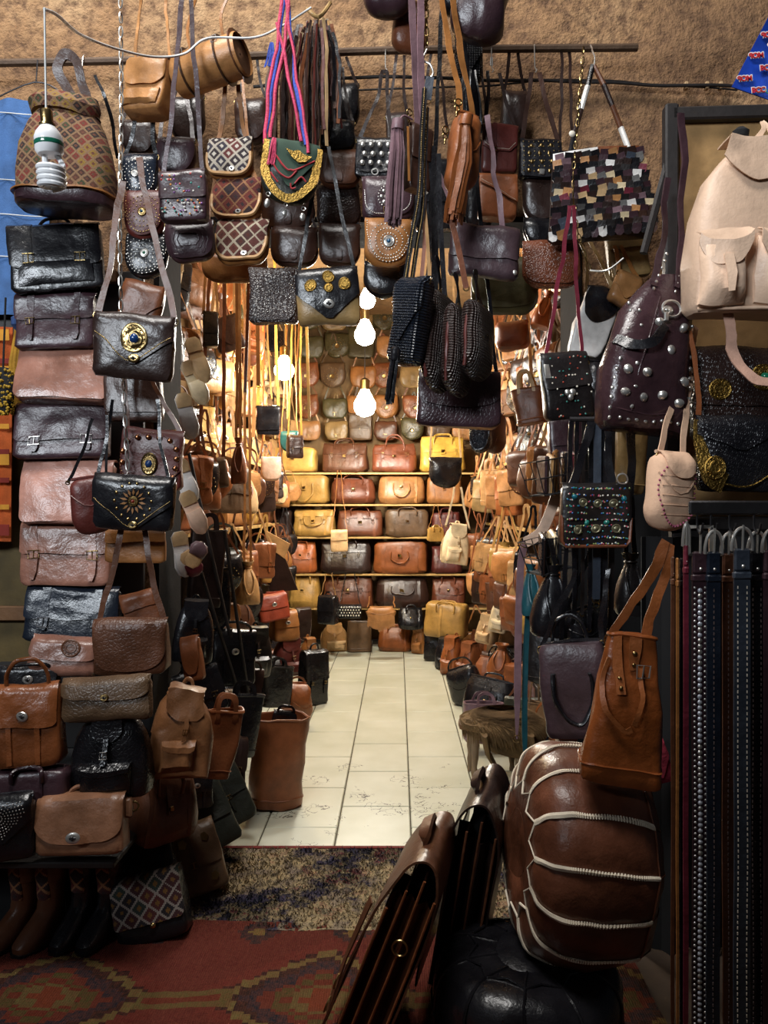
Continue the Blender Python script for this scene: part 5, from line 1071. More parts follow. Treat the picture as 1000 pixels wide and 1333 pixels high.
bag('satchel', 'black bag with large round silver studs under a dark strap loop', (463, 182, 514, 232), 3.02, 'black', (0, 1, 0), hooks=[(502, 96)], strap='dark', sw=.014, flap=.86, sx=(), edge='soft', d=.05)
T2 = Thing.__new__(Thing); T2.o = [o for o in col.objects if str(o.get('label')).startswith('black bag with large round silver studs')][0]; T2.warp = 0; T2.f = lambda x, z: .028
for x in (-.05, -.017, .017, .05):
    for z in (.045, .08, .115): T2.P('stud', mv(dome(.0105, .5, 12), x + .008 * (z == .08), -.037, z), SILVER)
T2.P('clasp', mv(torus(.012, .003), 0, -.04, .008), SILVER)
bag('round', 'dark plum bag with pale studded edge and domed rosette', (472, 232, 540, 290), 2.98, 'plum', (0, -2, 0), rb=.2, edge='soft', met=SILVER, edgestuds=44, rings=((.02, .5, .14, 8, .008), (.02, .5, .2, 22, .003)), meds=((.02, .5, .09),), tab=(.3, .12), d=.06)
bag('round', 'tan saddle bag with blue stone and three rings of studs', (472, 288, 536, 348), 2.96, 'tan', (0, 3, 0), rb=.36, edge='round', met=SILVER, edgestuds=40, rings=((.02, .48, .16, 18, .003), (.02, .48, .27, 28, .003), (.02, .48, .38, 34, .003)), meds=((.02, .48, .12, '#27567a'),), d=.07)
bag('round', 'plain black round bag below the blue-stone saddle bag', (473, 342, 528, 388), 3.1, 'black', (0, 0, 0), d=.06)
t = bag('satchel', 'black square flap bag speckled with tiny glints, left of the gold-medallion bag', (326, 352, 390, 421), 2.95, 'dark', (0, -1, 0), flap=.94, edge='soft', sx=(), d=.05, emb='tool')
studs(t, [(random.uniform(-.45, .45) * t.w, random.uniform(.08, .94) * t.h) for i in range(60)], .0022, SILVER)
bag('envelope', 'glossy black clasp bag with gold medallions and pointed flap over tan body', (388, 352, 470, 424), 2.85, 'black', (0, -2, 0), hooks=[(412, 200), (428, 190)], strap='softblack', sw=.014, bm='khaki', flap=.88, edge='vee', mm=GOLD, meds=((-.26, .68, .1), (.02, .82, .1), (.02, .62, .08), (.28, .7, .1)), lock=(.02, .32, .09), lm=SILVER, d=.06)
# ---- central cluster on long straps
bag('crescent', 'plum hobo bag at the top edge with gathered base', (470, -60, 534, 22), 2.9, 'plum', (0, 4, 0), d=.12, hh=0, hooks=[(500, -120), (510, -120)])
bag('crescent', 'chestnut brown round bag hanging high beside the plum strap', (510, 4, 556, 70), 3.0, 'chestnut', (0, 0, 10), d=.08, hh=0, hooks=[(525, -60), (540, -60)])
bag('crescent', 'dark plum soft bag bulging at the top edge, right of the straps', (584, -50, 656, 54), 2.85, 'plum', (0, 6, 0), d=.16, hh=0, hooks=[(620, -110), (630, -110)], warp=.02)
bag('crescent', 'black hobo bag with ring at the top edge beside the straps', (572, -60, 618, 20), 3.05, 'black', (0, 0, 0), d=.1, hh=0, hooks=[(590, -110), (600, -110)])
t = bag('envelope', 'black woven bag with long fringe hanging behind the tan tassel bag', (592, 46, 628, 110), 3.08, 'black', (0, 0, 0), emb='weave', d=.05, hooks=[(605, -20), (615, -20)]); tassel(t, (0, -.02, .03), .24, .05, 40, L('black'), False, 'fringe')
t = bag('satchel', 'dark brown hanging bag with mauve strap and lilac tassel', (526, 166, 558, 250), 2.82, 'darkbrown', (0, 4, 30), hooks=[(533, -8), (548, -8)], strap='mauve', sw=.028, flap=.5, sx=(), d=.06, hxs=(-.1, .2)); tassel(t, t.loc(at(519, 158, 2.76)), .38, .03, 46, L('mauve')); t.P('thong', ribbon([t.loc(at(532, 165, 2.76)), t.loc(at(533, 235, 2.76))], .008, .003), L('tan'))
t.P('tassel_loop', tube(spline([t.loc(at(519, 158, 2.76)), t.loc(at(526, 150, 2.77)), t.loc(at(537, 156, 2.8))], 4), .004), L('mauve')); t.P('swivel_clip', mv(join(torus(.012, .003), box(.01, .008, .03, (0, 0, -.024), .002)), *t.loc(at(533, 146, 2.8))), BRASS)
t = bag('crescent', 'tan soft crossbody with long leather tassel on broad tan straps', (577, 146, 617, 250), 2.78, 'cognac', (0, 8, 25), hooks=[(566, -8), (584, -8)], strap='tan', sw=.024, hh=0, d=.09, warp=.012, hxs=(-.3, .2)); tassel(t, t.loc(at(609, 150, 2.72)), .4, .028, 36, L('cognac'), True, 'tassel', .6)
for px, py in ((581, 168), (597, 132)): t.P('swivel_clip', mv(join(torus(.012, .003), mv(torus(.009, .003), z=-.022), box(.008, .008, .022, (0, 0, -.04), .002)), *t.loc(at(px, py, 2.74))), BRASS)
t = Thing('hanging_chain', 'brass-toned chain hanging between the mauve and tan straps', 'chain', at(555, 65, 2.85)); 
for lk in chainvf([t.loc(at(555, -8, 2.85)), t.loc(at(555, 30, 2.85)), t.loc(at(556, 66, 2.85))], .036, .0034, .016): t.P('link', lk, BRASS)
t.P('hook', tube(spline([t.loc(at(556, 64, 2.85)), t.loc(at(551, 78, 2.85)), t.loc(at(560, 84, 2.85)), t.loc(at(564, 96, 2.85)), t.loc(at(558, 104, 2.85))], 4), .004), SILVER)
def zipstrap(label, pts, Y, w, m):
    t = Thing('studded_strap', label, 'strap', at(*pts[-1], Y)); P = spline([t.loc(at(*p, Y)) for p in pts], 8); t.P('strap', ribbon(P, w, .004), m); S2 = spline(P, 3)
    t.P('metal_edging', join(*[mv(dome(.0034, .9, 6), p.x, p.y - .003, p.z) for p in S2]), BRASS, stuff=True)
zipstrap('black strap edged with brass beads, hanging left in the central cluster', [(553, 115), (549, 180), (546, 250), (536, 310), (528, 362)], 2.72, .018, L('black'))
zipstrap('black strap edged with brass beads, just right of its twin', [(556, 140), (553, 210), (551, 270), (543, 320), (536, 368)], 2.74, .016, L('black'))
def strapthing(label, pts, Y, w, m, name='hanging_strap', tip=False):
    t = Thing(name, label, 'strap', at(*pts[-1], Y)); P = spline([t.loc(at(*p, Y)) for p in pts], 6); t.P('strap', ribbon(P, w, .004, scales=[1 - .8 * max(0, (i / (len(P) - 1) - .8) / .2) if tip else 1 for i in range(len(P))]), L(m)); t.P('end_ring', mv(torus(w * .5, .0022), *t.loc(at(*pts[-1], Y))), BRASS); return t
strapthing('slate blue strap end clipped above the beaded straps', [(560, 100), (556, 130)], 2.74, .03, 'slate')
strapthing('rosy strap running down to the dark woven clutches', [(552, 250), (553, 310), (548, 370)], 2.76, .014, 'rosy')
strapthing('pale tan strap in the central cluster reaching the braided clutch', [(552, 260), (557, 320), (560, 378)], 2.75, .012, 'camel')
strapthing('black strap running down to the middle woven clutch', [(571, 200), (573, 280), (579, 385)], 2.76, .018, 'black')
strapthing('black strap running through the central cluster behind the tan bag', [(562, 190), (566, 300), (566, 380)], 2.82, .026, 'black')
strapthing('reddish brown strap slanting across the fold-over bag', [(583, 270), (596, 320), (607, 375)], 2.7, .02, 'chestnut')
t = bag('envelope', 'blue-black woven-leather bag turned sideways below the beaded straps', (502, 366, 552, 476), 2.7, 'navy', (0, 12, -46), emb='weave', flap=.7, edge='vee', d=.08, hooks=[(528, 360), (540, 366)], strap='black', w=1)
tassel(t, t.loc(at(516, 455, 2.62)), .19, .02, 26, L('black'))
for lb, bx, yw in (('dark woven clutch hanging edge-on, left of three', (552, 380, 584, 512), 58), ('dark woven clutch hanging edge-on, middle of three', (578, 398, 607, 516), 62), ('dark woven clutch hanging edge-on, right of three', (604, 394, 634, 494), 58)):
    x0, y0, x1, y1 = bx; Y = 2.74; hh = (y1 - y0) * Y / 1000; t = Thing('woven_clutch', lb, 'bag', at((x0 + x1) / 2, y1, Y), (0, 7, yw), 'dark woven clutches', .008); t.P('body', puffbody(t, outline(.2, hh, .05, .09), .075, 2.6, 2.2), L('dark', 'weave')); t.P('zip', tube(spline([(-.09, 0, hh * .1), (-.1, 0, hh * .5), (-.08, 0, hh * .9), (0, 0, hh), (.08, 0, hh * .9)], 5), .006), L('oxblood')); hang(t, L('black'), [at((x0 + x1) / 2, y0 - 40, Y)], .014, (-.02, .02), hh)
t = bag('envelope', 'dark plum fold-over bag with zip pull in the central cluster', (582, 296, 674, 362), 2.86, 'purple', (0, 4, 0), hooks=[(560, 190), (634, 150)], strap='mauve', sw=.02, flap=.62, edge='straight', d=.06, hxs=(-.42, .28), warp=.012); t.P('zip_pull', mv(dome(.009, .5, 10), *t.pt(.44 * t.w, .12 * t.h, .01)), SILVER)
bag('satchel', 'dark wine woven flap bag, lowest in the central cluster', (542, 486, 650, 556), 2.95, 'plum', (0, 2, 0), hooks=[(575, 10), (600, 10)], strap='black', emb='croc', flap=.6, edge='soft', sx=(), d=.1, bm=None)
bag('satchel', 'dark brown buckled satchel hung from a wall hook', (626, 166, 672, 226), 3.14, 'oxblood', (0, 2, 0), hooks=[(636, 92), (650, 96)], strap='dark', flap=.55, edge='angle', sx=(-.18,), sw=.014, stitch=1, d=.06, met=SILVER)
bag('satchel', 'saddle-tan satchel with slanted flap below the dark buckled satchel', (622, 230, 672, 286), 3.1, 'saddle', (0, 2, 0), flap=.6, edge='diag', sx=(), stitch=1, d=.06)
t = bag('satchel', 'black bag covered in brass nailheads on a looped strap', (675, 184, 730, 234), 3.12, 'black', (0, 1, 0), hooks=[(692, 95), (702, 95)], strap='darkbrown', sw=.018, flap=.92, sx=(), edge='straight', d=.05)
studs(t, [((-.42 + .12 * i) * t.w, (.14 + .13 * j) * t.h) for i in range(8) for j in range(7)], .0034, BRASS)
for i in range(3):
    for j in range(4): t.P('nailhead', mv(dome(.0085, .5, 10), *t.pt((-.3 + .24 * i) * t.w + .01 * (j % 2), (.16 + .22 * j) * t.h, .009)), BRASS)
t.P('clasp', mv(box(.02, .01, .02, (0, 0, 0), .002), *t.pt(0, .02, .012)), SILVER)
bag('round', 'dark brown round flap bag under the nailhead bag', (680, 234, 728, 292), 3.14, 'dark', (0, 0, 0), d=.06)
bag('round', 'black round flap bag above the tooled red-brown one', (680, 286, 732, 326), 3.12, 'black', (0, 0, 0), d=.06)
bag('round', 'tooled red-brown saddle bag with embossed flap on the right', (681, 316, 756, 376), 3.0, 'redbrown', (0, -2, 0), emb='tool', rb=.3, edge='soft', d=.07)
bag('round', 'large dark olive flap bag behind the fold-over bag', (612, 338, 700, 410), 3.1, 'olive', (0, 0, 0), rb=.25, edge='soft', d=.08)
# ---- patchwork bag: each leather scale is a piece
t = Thing('patchwork_bag', 'trapezoid shoulder bag covered in overlapping multicoloured leather scales', 'bag', at(783, 314, 2.9), (0, -4, -4), None, .008); w0, w1, h = .40, .32, .33
o2 = [(-w0 / 2, .02), (-w0 / 2 + .02, 0), (w0 / 2 - .02, 0), (w0 / 2, .02), (w1 / 2, h - .01), (w1 / 2 - .01, h), (-w1 / 2 + .01, h), (-w1 / 2, h - .01)]
t.P('body', puffbody(t, [tuple(p) for p in [(lerp(o2[i][0], o2[(i + 1) % 8][0], q / 5), lerp(o2[i][1], o2[(i + 1) % 8][1], q / 5)) for i in range(8) for q in range(5)]], .08, 6, 3), L('dark'))
random.seed(5); sc_ = [(-.016, .02), (.016, .02), (.017, -.004), (.008, -.016), (-.006, -.017), (-.017, -.008)]; sme = mesh('scale', *prism([(x, z) for x, z in sc_], .0035))
CW = ['black', 'dark', 'black', 'softblack', 'dark', 'plum', 'plum', 'softblack', 'mauve', 'slate', 'darkbrown', 'black', 'plum', 'cream', 'wine', 'sand', 'purple', 'grey', 'dark', 'white', 'caramel', 'black', 'softblack']
nr = 14
for r_ in range(nr):
    z = .012 + r_ * (h - .045) / (nr - 1); hw = lerp(w0, w1, z / h) / 2; nc = int(hw * 2 / .0305)
    for c_ in range(nc):
        x = -hw + (c_ + .5 + .25 * (r_ % 2)) * 2 * hw / nc
        if x > hw: continue
        q = link('scale', sme, L(random.choice(CW)), t.o); q.location = t.pt(x, z + .008, .006); q.rotation_euler = (R(14 + random.uniform(-4, 8)), R(random.uniform(-16, 16)), R(random.uniform(-10, 10)))
t.P('top_band', ribbon([t.pt(x * w1, h - .014, .01) for x in (-.5, -.25, 0)], .035, .005), L('white')); t.P('top_band', ribbon([t.pt(x * w1, h - .012, .01) for x in (0, .25, .5)], .035, .005), L('saddle'))
for x0, x1, hk in ((-.1, .0, (772, 84)), (.12, 0, (774, 84))):
    H = t.loc(at(*hk, 2.9)); a = Vector((x0, -.03, h - .01)); cs = ['black', 'dark', 'white', 'black'] if x0 < 0 else ['white', 'brown', 'dark', 'brown']
    for i in range(4): t.P('handle', tube([a.lerp(H, i / 4), a.lerp(H, (i + 1) / 4)], .0105), L(cs[i]))
t.P('hook', tube(spline([t.loc(at(773, 86, 2.9)), t.loc(at(776, 74, 2.9)), t.loc(at(771, 66, 2.95)), t.loc(at(770, 58, 3.1))], 4), .003), SILVER)
def hooks_(): 
    for i, (px, y0, y1, lb) in enumerate(((696, 60, 98, 'wire hook holding the nailhead bag on the iron pipe'), (640, 64, 98, 'wire hook with white tag holding the dark buckled satchel'), (502, 66, 98, 'wire hook holding the dark strap loop'), (108, 75, 130, 'wire hook beside the kilim backpack handle'))):
        t = Thing('wire_hook', lb, 'hook', at(px, y1, 3.2), group='wire hooks'); t.P('wire', tube(spline([(0, -.02, -.0), (.006, -.02, .012), (0, -.01, .03), (0, 0, (y1 - y0) * .0032), (.006, .03, (y1 - y0) * .0032 + .02)], 5), .0024, 6), SILVER)
        if i == 1: t.P('tag', prism([(-.006, .04), (.006, .04), (.005, .075), (-.005, .075)], .003), WHITEWIRE)
hooks_()
t = Thing('hanging_chain', 'thin brass chain hanging in front of the patchwork bag', 'chain', at(748, 330, 2.78)); 
for lk in chainvf([t.loc(at(760, 60, 2.82)), t.loc(at(752, 160, 2.8)), t.loc(at(746, 240, 2.78)), t.loc(at(752, 300, 2.78)), t.loc(at(768, 352, 2.78))], .03, .0022, .012): t.P('link', lk, BRASS)
t.P('leaf_charm', mv(dome(.012, .4, 10), *t.loc(at(745, 174, 2.78))), simple('pale_charm', lin('#d8cfc0'), .5)); t.P('hook_wire', tube(spline([t.loc(at(768, 352, 2.78)), t.loc(at(790, 352, 2.76)), t.loc(at(812, 336, 2.74))], 4), .0035), SILVER)
# ---- beaded bags
def beads(t, n, cols, z0, z1, r=.004):
    for c_ in cols: studs(t, [(random.uniform(-.45, .45) * t.w, random.choice([z0 + (z1 - z0) * q / 9 for q in range(10)]) * t.h + random.uniform(-.002, .002)) for i in range(n)], r, stone(c_), name='beads')
t = bag('satchel', 'black beaded flap bag on two red straps', (709, 462, 774, 546), 2.72, 'softblack', (0, -7, 8), hooks=[(742, 268), (747, 268)], strap='wine', sw=.014, flap=.5, edge='straight', sx=(), d=.06, hxs=(-.38, .42)); beads(t, 16, ('#3a7a70', '#a84a3a', '#c8c0b0'), .06, .94, .0035); t.P('plate', mv(box(.022, .004, .05, (0, 0, 0), .001), *t.pt(-.4 * t.w, .75 * t.h, .01)), SILVER); t.P('flower_clasp', join(*[mv(dome(.012, .5, 10), *t.pt(x, .36 * t.h + z, .01)) for x, z in ((-.01, .006), (.01, .006), (0, -.01))]), SILVER)
t = bag('satchel', 'black flap bag crusted with turquoise beads and pale discs', (728, 632, 818, 712), 2.55, 'softblack', (0, 1, 0), flap=.52, edge='straight', sx=(), d=.07); beads(t, 60, ('#2f7a7a', '#a84a5a', '#d0cabc', '#2f5a9a', '#8a9a60'), .05, .95, .0032)
for x, z in ((-.26, .3), (0, .3), (.26, .3), (-.22, .72), (0, .72), (.22, .72)): t.P('disc', mv(lathe([(.015, 0), (.015, .003), (.012, .004), (.009, .002), (.004, .006)], 14, 'y'), *t.pt(x * t.w, z * t.h, .010)), simple('pale_disc', lin('#7d7860'), .35, .6))
for x, z, c_ in ((-.13, .4, '#1f7a70'), (.13, .4, '#1f6a60'), (-.34, .8, '#1f6a7a'), (.36, .8, '#1f6a7a')): t.P('turquoise_bead', mv(dome(.009, .7, 10), *t.pt(x * t.w, z * t.h, .012)), stone(c_))
t.P('border', tube([t.pt(x * t.w, z * t.h, .004) for x, z in ((-.49, .5), (-.49, .1), (-.44, .02), (.44, .02), (.49, .1), (.49, .5))], .006), L('chestnut')); t.P('ring', mv(torus(.018, .003), .36 * t.w, -.02, t.h + .02), SILVER)
hang(t, L('black'), [at(770, 546, 2.6), at(790, 546, 2.6)], .026, (-.08, .06))
# canvas bag
t = bag('crescent', 'pale ribbed canvas shoulder bag with stitched edge above the belts', (832, 590, 904, 690), 2.32, leather('pale_canvas', '#cfa98c', .9, None, .2), (0, 4, 24), hooks=[(900, 425, 2.55), (906, 425, 2.55)], strap=leather('pale_canvas', '#cfa98c', .9), sw=.022, hh=0, d=.09, hxs=(-.3, .3)); CV = leather('pale_canvas', '#cfa98c', .9)
t.P('flap', flap(t, t.w * .7, t.h * .98, t.h * .28, 'round', .006), CV); t.P('edge_stitching', join(*[mv(dome(.004, .8, 6), *t.pt(.44 * t.w * cos(a), t.h * (.5 + .44 * sin(a)), .003)) for a in [2 * pi * i / 44 for i in range(44)]]), simple('pink_yarn', lin('#b5607a'), .9), stuff=True)
for z in (.2, .32, .44, .56, .68): t.P('rib', tube([t.pt(x * t.w, z * t.h, .001) for x in (-.38, -.2, 0, .2, .38)], .0022, 5), CV)
# blue printed cloth, top right
t = Thing('printed_cloth', 'bright blue cloth with red lettering hanging in the top right corner', 'cloth', at(990, 60, 2.9)); q = lambda x, y, d_=0: t.loc(at(x, y, 2.9 + d_))
g = [[q(lerp(lerp(1012, 953, v_), lerp(1090, 1090, v_), u_), lerp(lerp(0, 113, v_), lerp(0, 160, v_), u_) , .012 * sin(u_ * 8)) for u_ in [i / 16 for i in range(17)]] for v_ in [i / 12 for i in range(13)]]
t.P('cloth', sheet([[tuple(p) for p in r] for r in g], [[(p[0], p[1] + .005, p[2]) for p in r] for r in g]), simple('bright_blue_cloth', lin('#0b3fae'), .7))
def lettering(txt, px, py, size, m, mirror=False, par=None, dy=-.03, off=0., roll=0):
    c = bpy.data.curves.new('t', 'FONT'); c.body = txt; c.size = size; c.extrude = .001; c.offset = off; c.align_x = 'CENTER'; ob = bpy.data.objects.new('t', c); col.objects.link(ob); bpy.context.view_layer.update()
    me = bpy.data.meshes.new_from_object(ob); bpy.data.objects.remove(ob)
    Mx = Matrix.Translation(q(px, py, dy)) @ rot('Y', roll) @ rot('X', 90) @ Matrix.Scale(-1 if mirror else 1, 4, (1, 0, 0)); me.transform(Mx); me.materials.clear(); o = link('lettering', me, m, t.o); return o
RL, WL, GL = simple('red_print', lin('#c01f2a'), .7), simple('white_print', lin('#e0dcd8'), .7), simple('green_print', lin('#2f8a4a'), .7)
for px, py in ((985, 75), (970, 105), (1001, 48), (1010, 62)):
    lettering('MOP', px, py, .026, WL, True, None, -.022, .0035, -4); lettering('MOP', px, py, .026, RL, True, None, -.026, .0008, -4)
for px, py in ((988, 120), (999, 91)):
    lettering('BCC', px, py, .026, WL, False, None, -.022, .0035, -4); lettering('BCC', px, py, .026, RL, False, None, -.026, .0008, -4)
lettering('O', 1001, 122, .026, GL, False, None, -.026, 0, -4)

# ---- right side, lower cluster
bag('bucket', 'black smooth drawstring bucket bag hanging on the right', (690, 735, 744, 828), 2.75, 'black', (0, 2, 0), d=.12, hooks=[(712, 700), (718, 700)], strap='black')
bag('bucket', 'teal leather pouch behind the black drawstring bag', (678, 735, 706, 800), 3.0, 'teal', (0, 0, 0), d=.08)
bag('duffel', 'dark purple handbag with looped black straps left of the cognac tote', (712, 838, 800, 958), 2.55, 'purple', (0, -6, -16), style='box', hdown=1, hh=.4, hx=.26, bands=(), lockplate=False, d=.13, trim='black', hooks=[(750, 740), (790, 740)], strap='black', warp=.014)
bag('satchel', 'rosy woven-front bag standing behind the brown pouf', (724, 905, 750, 968), 2.66, 'rosy', (0, 0, 10), hooks=[(744, 546, 2.6), (752, 546, 2.6)], strap='black', flap=.5, sx=(), d=.06)
bag('crescent', 'black glossy bag hanging above the purple handbag', (745, 790, 800, 850), 2.7, 'black', (0, -20, 10), d=.1, hh=0, hooks=[(775, 700), (790, 700)])
t = bag('envelope', 'small red patterned pouch beside the cognac tote', (846, 960, 880, 1020), 2.45, simple('red_pattern', lin('#8a1f34'), .9, 0, (60, .8)), (0, -18, 0), d=.03)
def basket(label, bx, Y, rr, fill):
    x0, y0, x1, y1 = bx; w, h = (x1 - x0) * Y / 1000, (y1 - y0) * Y / 1000; t = Thing('wire_basket', label, 'basket', at((x0 + x1) / 2, y1, Y), rr, 'wire baskets on the right'); d = .16
    for z, k_ in ((0, .85), (h * .5, .92), (h, 1)): t.P('wire', sweep([(-w / 2 * k_, -d / 2 * k_, z), (w / 2 * k_, -d / 2 * k_, z), (w / 2 * k_, d / 2 * k_, z), (-w / 2 * k_, d / 2 * k_, z)], circ(.0028, 6), (.1, .1, 1), True), STEEL)
    for i in range(6): x = -w / 2 + w * i / 5; t.P('wire', tube([(x * .85, -d / 2 * .85, 0), (x, -d / 2, h)], .0022, 6), STEEL); t.P('wire', tube([(x * .85, d / 2 * .85, 0), (x, d / 2, h)], .0022, 6), STEEL)
    t.P('bottom', box(w * .84, d * .84, .004, (0, 0, .002)), BLACKCLOTH)
    for i, c_ in enumerate(fill):
        u = (i + .5) / len(fill) - .5; p = t.o.matrix_basis @ Vector((u * w * .8, random.uniform(-.02, .02), .006)); b = Thing('wallet', '%s leather wallet in the %s basket' % (c_, 'upper' if y0 < 660 else 'lower') if fill.count(c_) == 1 else '%s leather wallet, %s in the %s basket' % (c_, ['first from left', 'second', 'third', 'fourth', 'fifth', 'last'][i], 'upper' if y0 < 660 else 'lower'), 'wallet', p, (rr[0], rr[1] + random.uniform(-8, 8), rr[2] + 70 + random.uniform(-15, 15)), 'wallets in the wire baskets')
        b.P('cover', box(.1, .018, h * random.uniform(.95, 1.35), (0, 0, h * .55), .006), L(c_)); b.P('clasp', mv(dome(.006, .5, 8), 0, -.01, h * .9), BRASS); b.P('edge', box(.104, .004, h * 1.1, (0, 0, h * .55), .001), L('dark'))
basket('black wire basket of wallets jutting from the right side, upper', (690, 596, 772, 640), 2.9, (0, -10, 14), ['plum', 'camel', 'tan', 'black', 'wine', 'dark'])
basket('black wire basket with pale rim on the right side, lower', (692, 700, 742, 742), 2.8, (0, -14, 12), ['black', 'dark', 'cream', 'slate'])
strapthing('long pale pink pointed strap hanging down over the right pile', [(705, 692), (682, 712), (676, 780), (674, 880), (673, 962)], 3.0, .028, 'mauve', tip=True)
strapthing('long pale pink strap draped over the lower wire basket', [(726, 640), (706, 690), (684, 706)], 2.95, .04, 'pink')
strapthing('long teal pointed strap beside the pale pink one', [(694, 740), (686, 820), (683, 920), (684, 1000)], 3.02, .022, 'teal', tip=True)
for i, (x, y1, w_, c_, lb) in enumerate(((778, 780, .026, 'slate', 'broad slate grey strap hanging under the turquoise-beaded bag'), (787, 830, .024, 'black', 'black strap right of the slate grey strap'), (769, 820, .014, 'black', 'thin black strap left of the slate grey strap'), (760, 800, .012, 'softblack', 'narrow black strap nearest the drawstring bucket bag'), (797, 820, .02, 'softblack', 'outermost black strap in the hanging group under the beaded bag'), (752, 780, .01, 'black', 'thinnest black strap behind the drawstring bucket bag'))): strapthing(lb, [(x, 545), (x - 1, lerp(700, y1, .4)), (x - 2, y1)], 2.6 + .012 * i, w_, c_)
# hide stool
t = Thing('hide_stool', 'low wooden stool draped with a brown fur hide on the right of the aisle', 'stool', (.52, 4.15, 0), (0, 0, 0), None, .012, 14); FUR = simple('brown_fur', lin('#6b5230'), .9, 0, (90, 1))
t.P('seat', mv(lathe([(.16, 0), (.19, .01), (.19, .035), (.16, .045)], 24), z=.27), WOOD)
for sx, sy in ((-1, -1), (1, -1), (-1, 1), (1, 1)): t.P('leg', xf(lathe([(.016, 0), (.013, .03), (.02, .07), (.014, .1), (.02, .14), (.024, .27)], 10), Matrix.Translation((sx * .115, sy * .115, 0))), simple('worn_leg_wood', lin('#8a735a'), .6, 0, (40, .5)))
t.P('hide', loft([(.15, .13, .15, .12, 0, 2.2), (.22, .17, .18, .085, 0, 2.3), (.29, .215, .21, .03, 0, 2.3), (.322, .205, .2, .02, 0, 2.3), (.34, .175, .17, .025, 0, 2.1), (.35, .12, .12, .03, 0, 2), (.355, .05, .05, .03, 0, 2)], 30), FUR)
V, F = [], []; random.seed(3)
for i in range(7000):
    a = random.uniform(0, 2 * pi); r = .205 * math.sqrt(random.random()); x, y = .03 + r * cos(a), r * sin(a); z = .35 - max(0, r - .12) * .4; dx, dy = cos(a) * .03 + .03, sin(a) * .02 - .035; n0 = len(V)
    z += .012; V += [(x - .006, y, z), (x + .006, y, z), (x + dx, y + dy, z + .006 - max(0, r - .13) * 1.2 * random.random() - (.06 * random.random() if r > .17 else 0))]; F.append((n0, n0 + 1, n0 + 2))
o = link('fur', mesh('fur', V, F), FUR, t.o); o['kind'] = 'stuff'; 
for sx in (-1, 1): t.P('flank', loft([(.1, .012, .05, sx * .1 + .1, -.2, 2), (.2, .016, .09, sx * .12 + .06, -.2, 2), (.3, .02, .1, sx * .12 + .04, -.18, 2)], 12), FUR)
# slippers on the left jamb
def slipper(label, px, py, Y, ln, c, rr):
    t = Thing('slipper', label, 'slipper', at(px, py, Y), rr, 'leather slippers on the left jamb'); m = L(c)
    t.P('sole', loft([(0, .02, .006, 0, 0, 2), (.02, .036, .007, 0, 0, 2), (ln * .4, .034, .007, 0, 0, 2), (ln * .75, .042, .007, 0, 0, 2), (ln * .93, .03, .007, 0, 0, 2), (ln, .008, .006, 0, 0, 2)], 20), m)
    t.P('vamp', loft([(ln * .45, .034, .008, 0, -.008, 2), (ln * .55, .036, .013, 0, -.01, 2), (ln * .75, .038, .014, 0, -.009, 2), (ln * .92, .024, .010, 0, -.006, 2), (ln, .008, .008, 0, -.002, 2)], 20), m); t.P('heel_fold', loft([(0, .02, .008, 0, -.008, 2), (.02, .036, .009, 0, -.008, 2), (.06, .034, .006, 0, -.006, 2)], 16), L('sand'))
for i, (px, py, c, rl, lb) in enumerate(((236, 512, 'white', 165, 'white pointed slipper hanging by the blue-stone envelope bag'), (222, 560, 'pink', 172, 'pale pink slipper hanging second from the top on the left jamb'), (232, 598, 'white', 160, 'white slipper hanging above the red studded bag edge'), (240, 640, 'pink', 155, 'pale slipper with red lining beside the sunburst bag'), (232, 692, 'white', 170, 'large white slipper sole turned outwards beside the sunburst bag'), (240, 718, 'wine', 150, 'small red embroidered slipper below the white sole'), (246, 738, 'mauve', 30, 'mauve slipper lowest on the left jamb'), (242, 470, 'cream', 155, 'long cream slipper highest on the left jamb'), (248, 440, 'sand', 160, 'sand-coloured slipper behind the cream one, high on the jamb'))): slipper(lb, px, py, 3.3, .2 if i not in (5, 6) else .12, c, (0, rl, 30))
# poles leaning in the left pile
for lb, a, c in (('thin dark pole leaning over the left pile, nearer the aisle', (292, 690, 3.5), (326, 925, 3.72)), ('thin dark pole leaning over the left pile, nearer the wall', (262, 745, 3.45), (318, 925, 3.7)), ('long dark rail slanting down beside the slippers', (246, 590, 3.5), (300, 830, 3.6))):
    t = Thing('leaning_pole', lb, 'pole', at(*c)); t.P('shaft', tube([t.loc(at(*a)), (0, 0, 0)], .008, 8), DARKWOOD); t.P('ferrule', mv(lathe([(.009, 0), (.011, .01), (.009, .04)], 8), 0, 0, 0), STEEL)
t = Thing('tan_hide', 'stiff tan leather hide hanging in folds at the left end of the shelves', 'hide', (0, 0, 0)); Y = 6.0
for tag_, pts, c_ in (('tan_face', ((330, 645), (345, 690), (378, 708), (370, 728), (352, 715)), 'camel'), ('dark_face', ((350, 712), (372, 728), (388, 768), (352, 770), (340, 730)), 'dark')): t.P(tag_, xf(prism([(at(x, y, Y).x, at(x, y, Y).z) for x, y in pts], .02), Matrix.Translation((0, Y, 0))), L(c_))

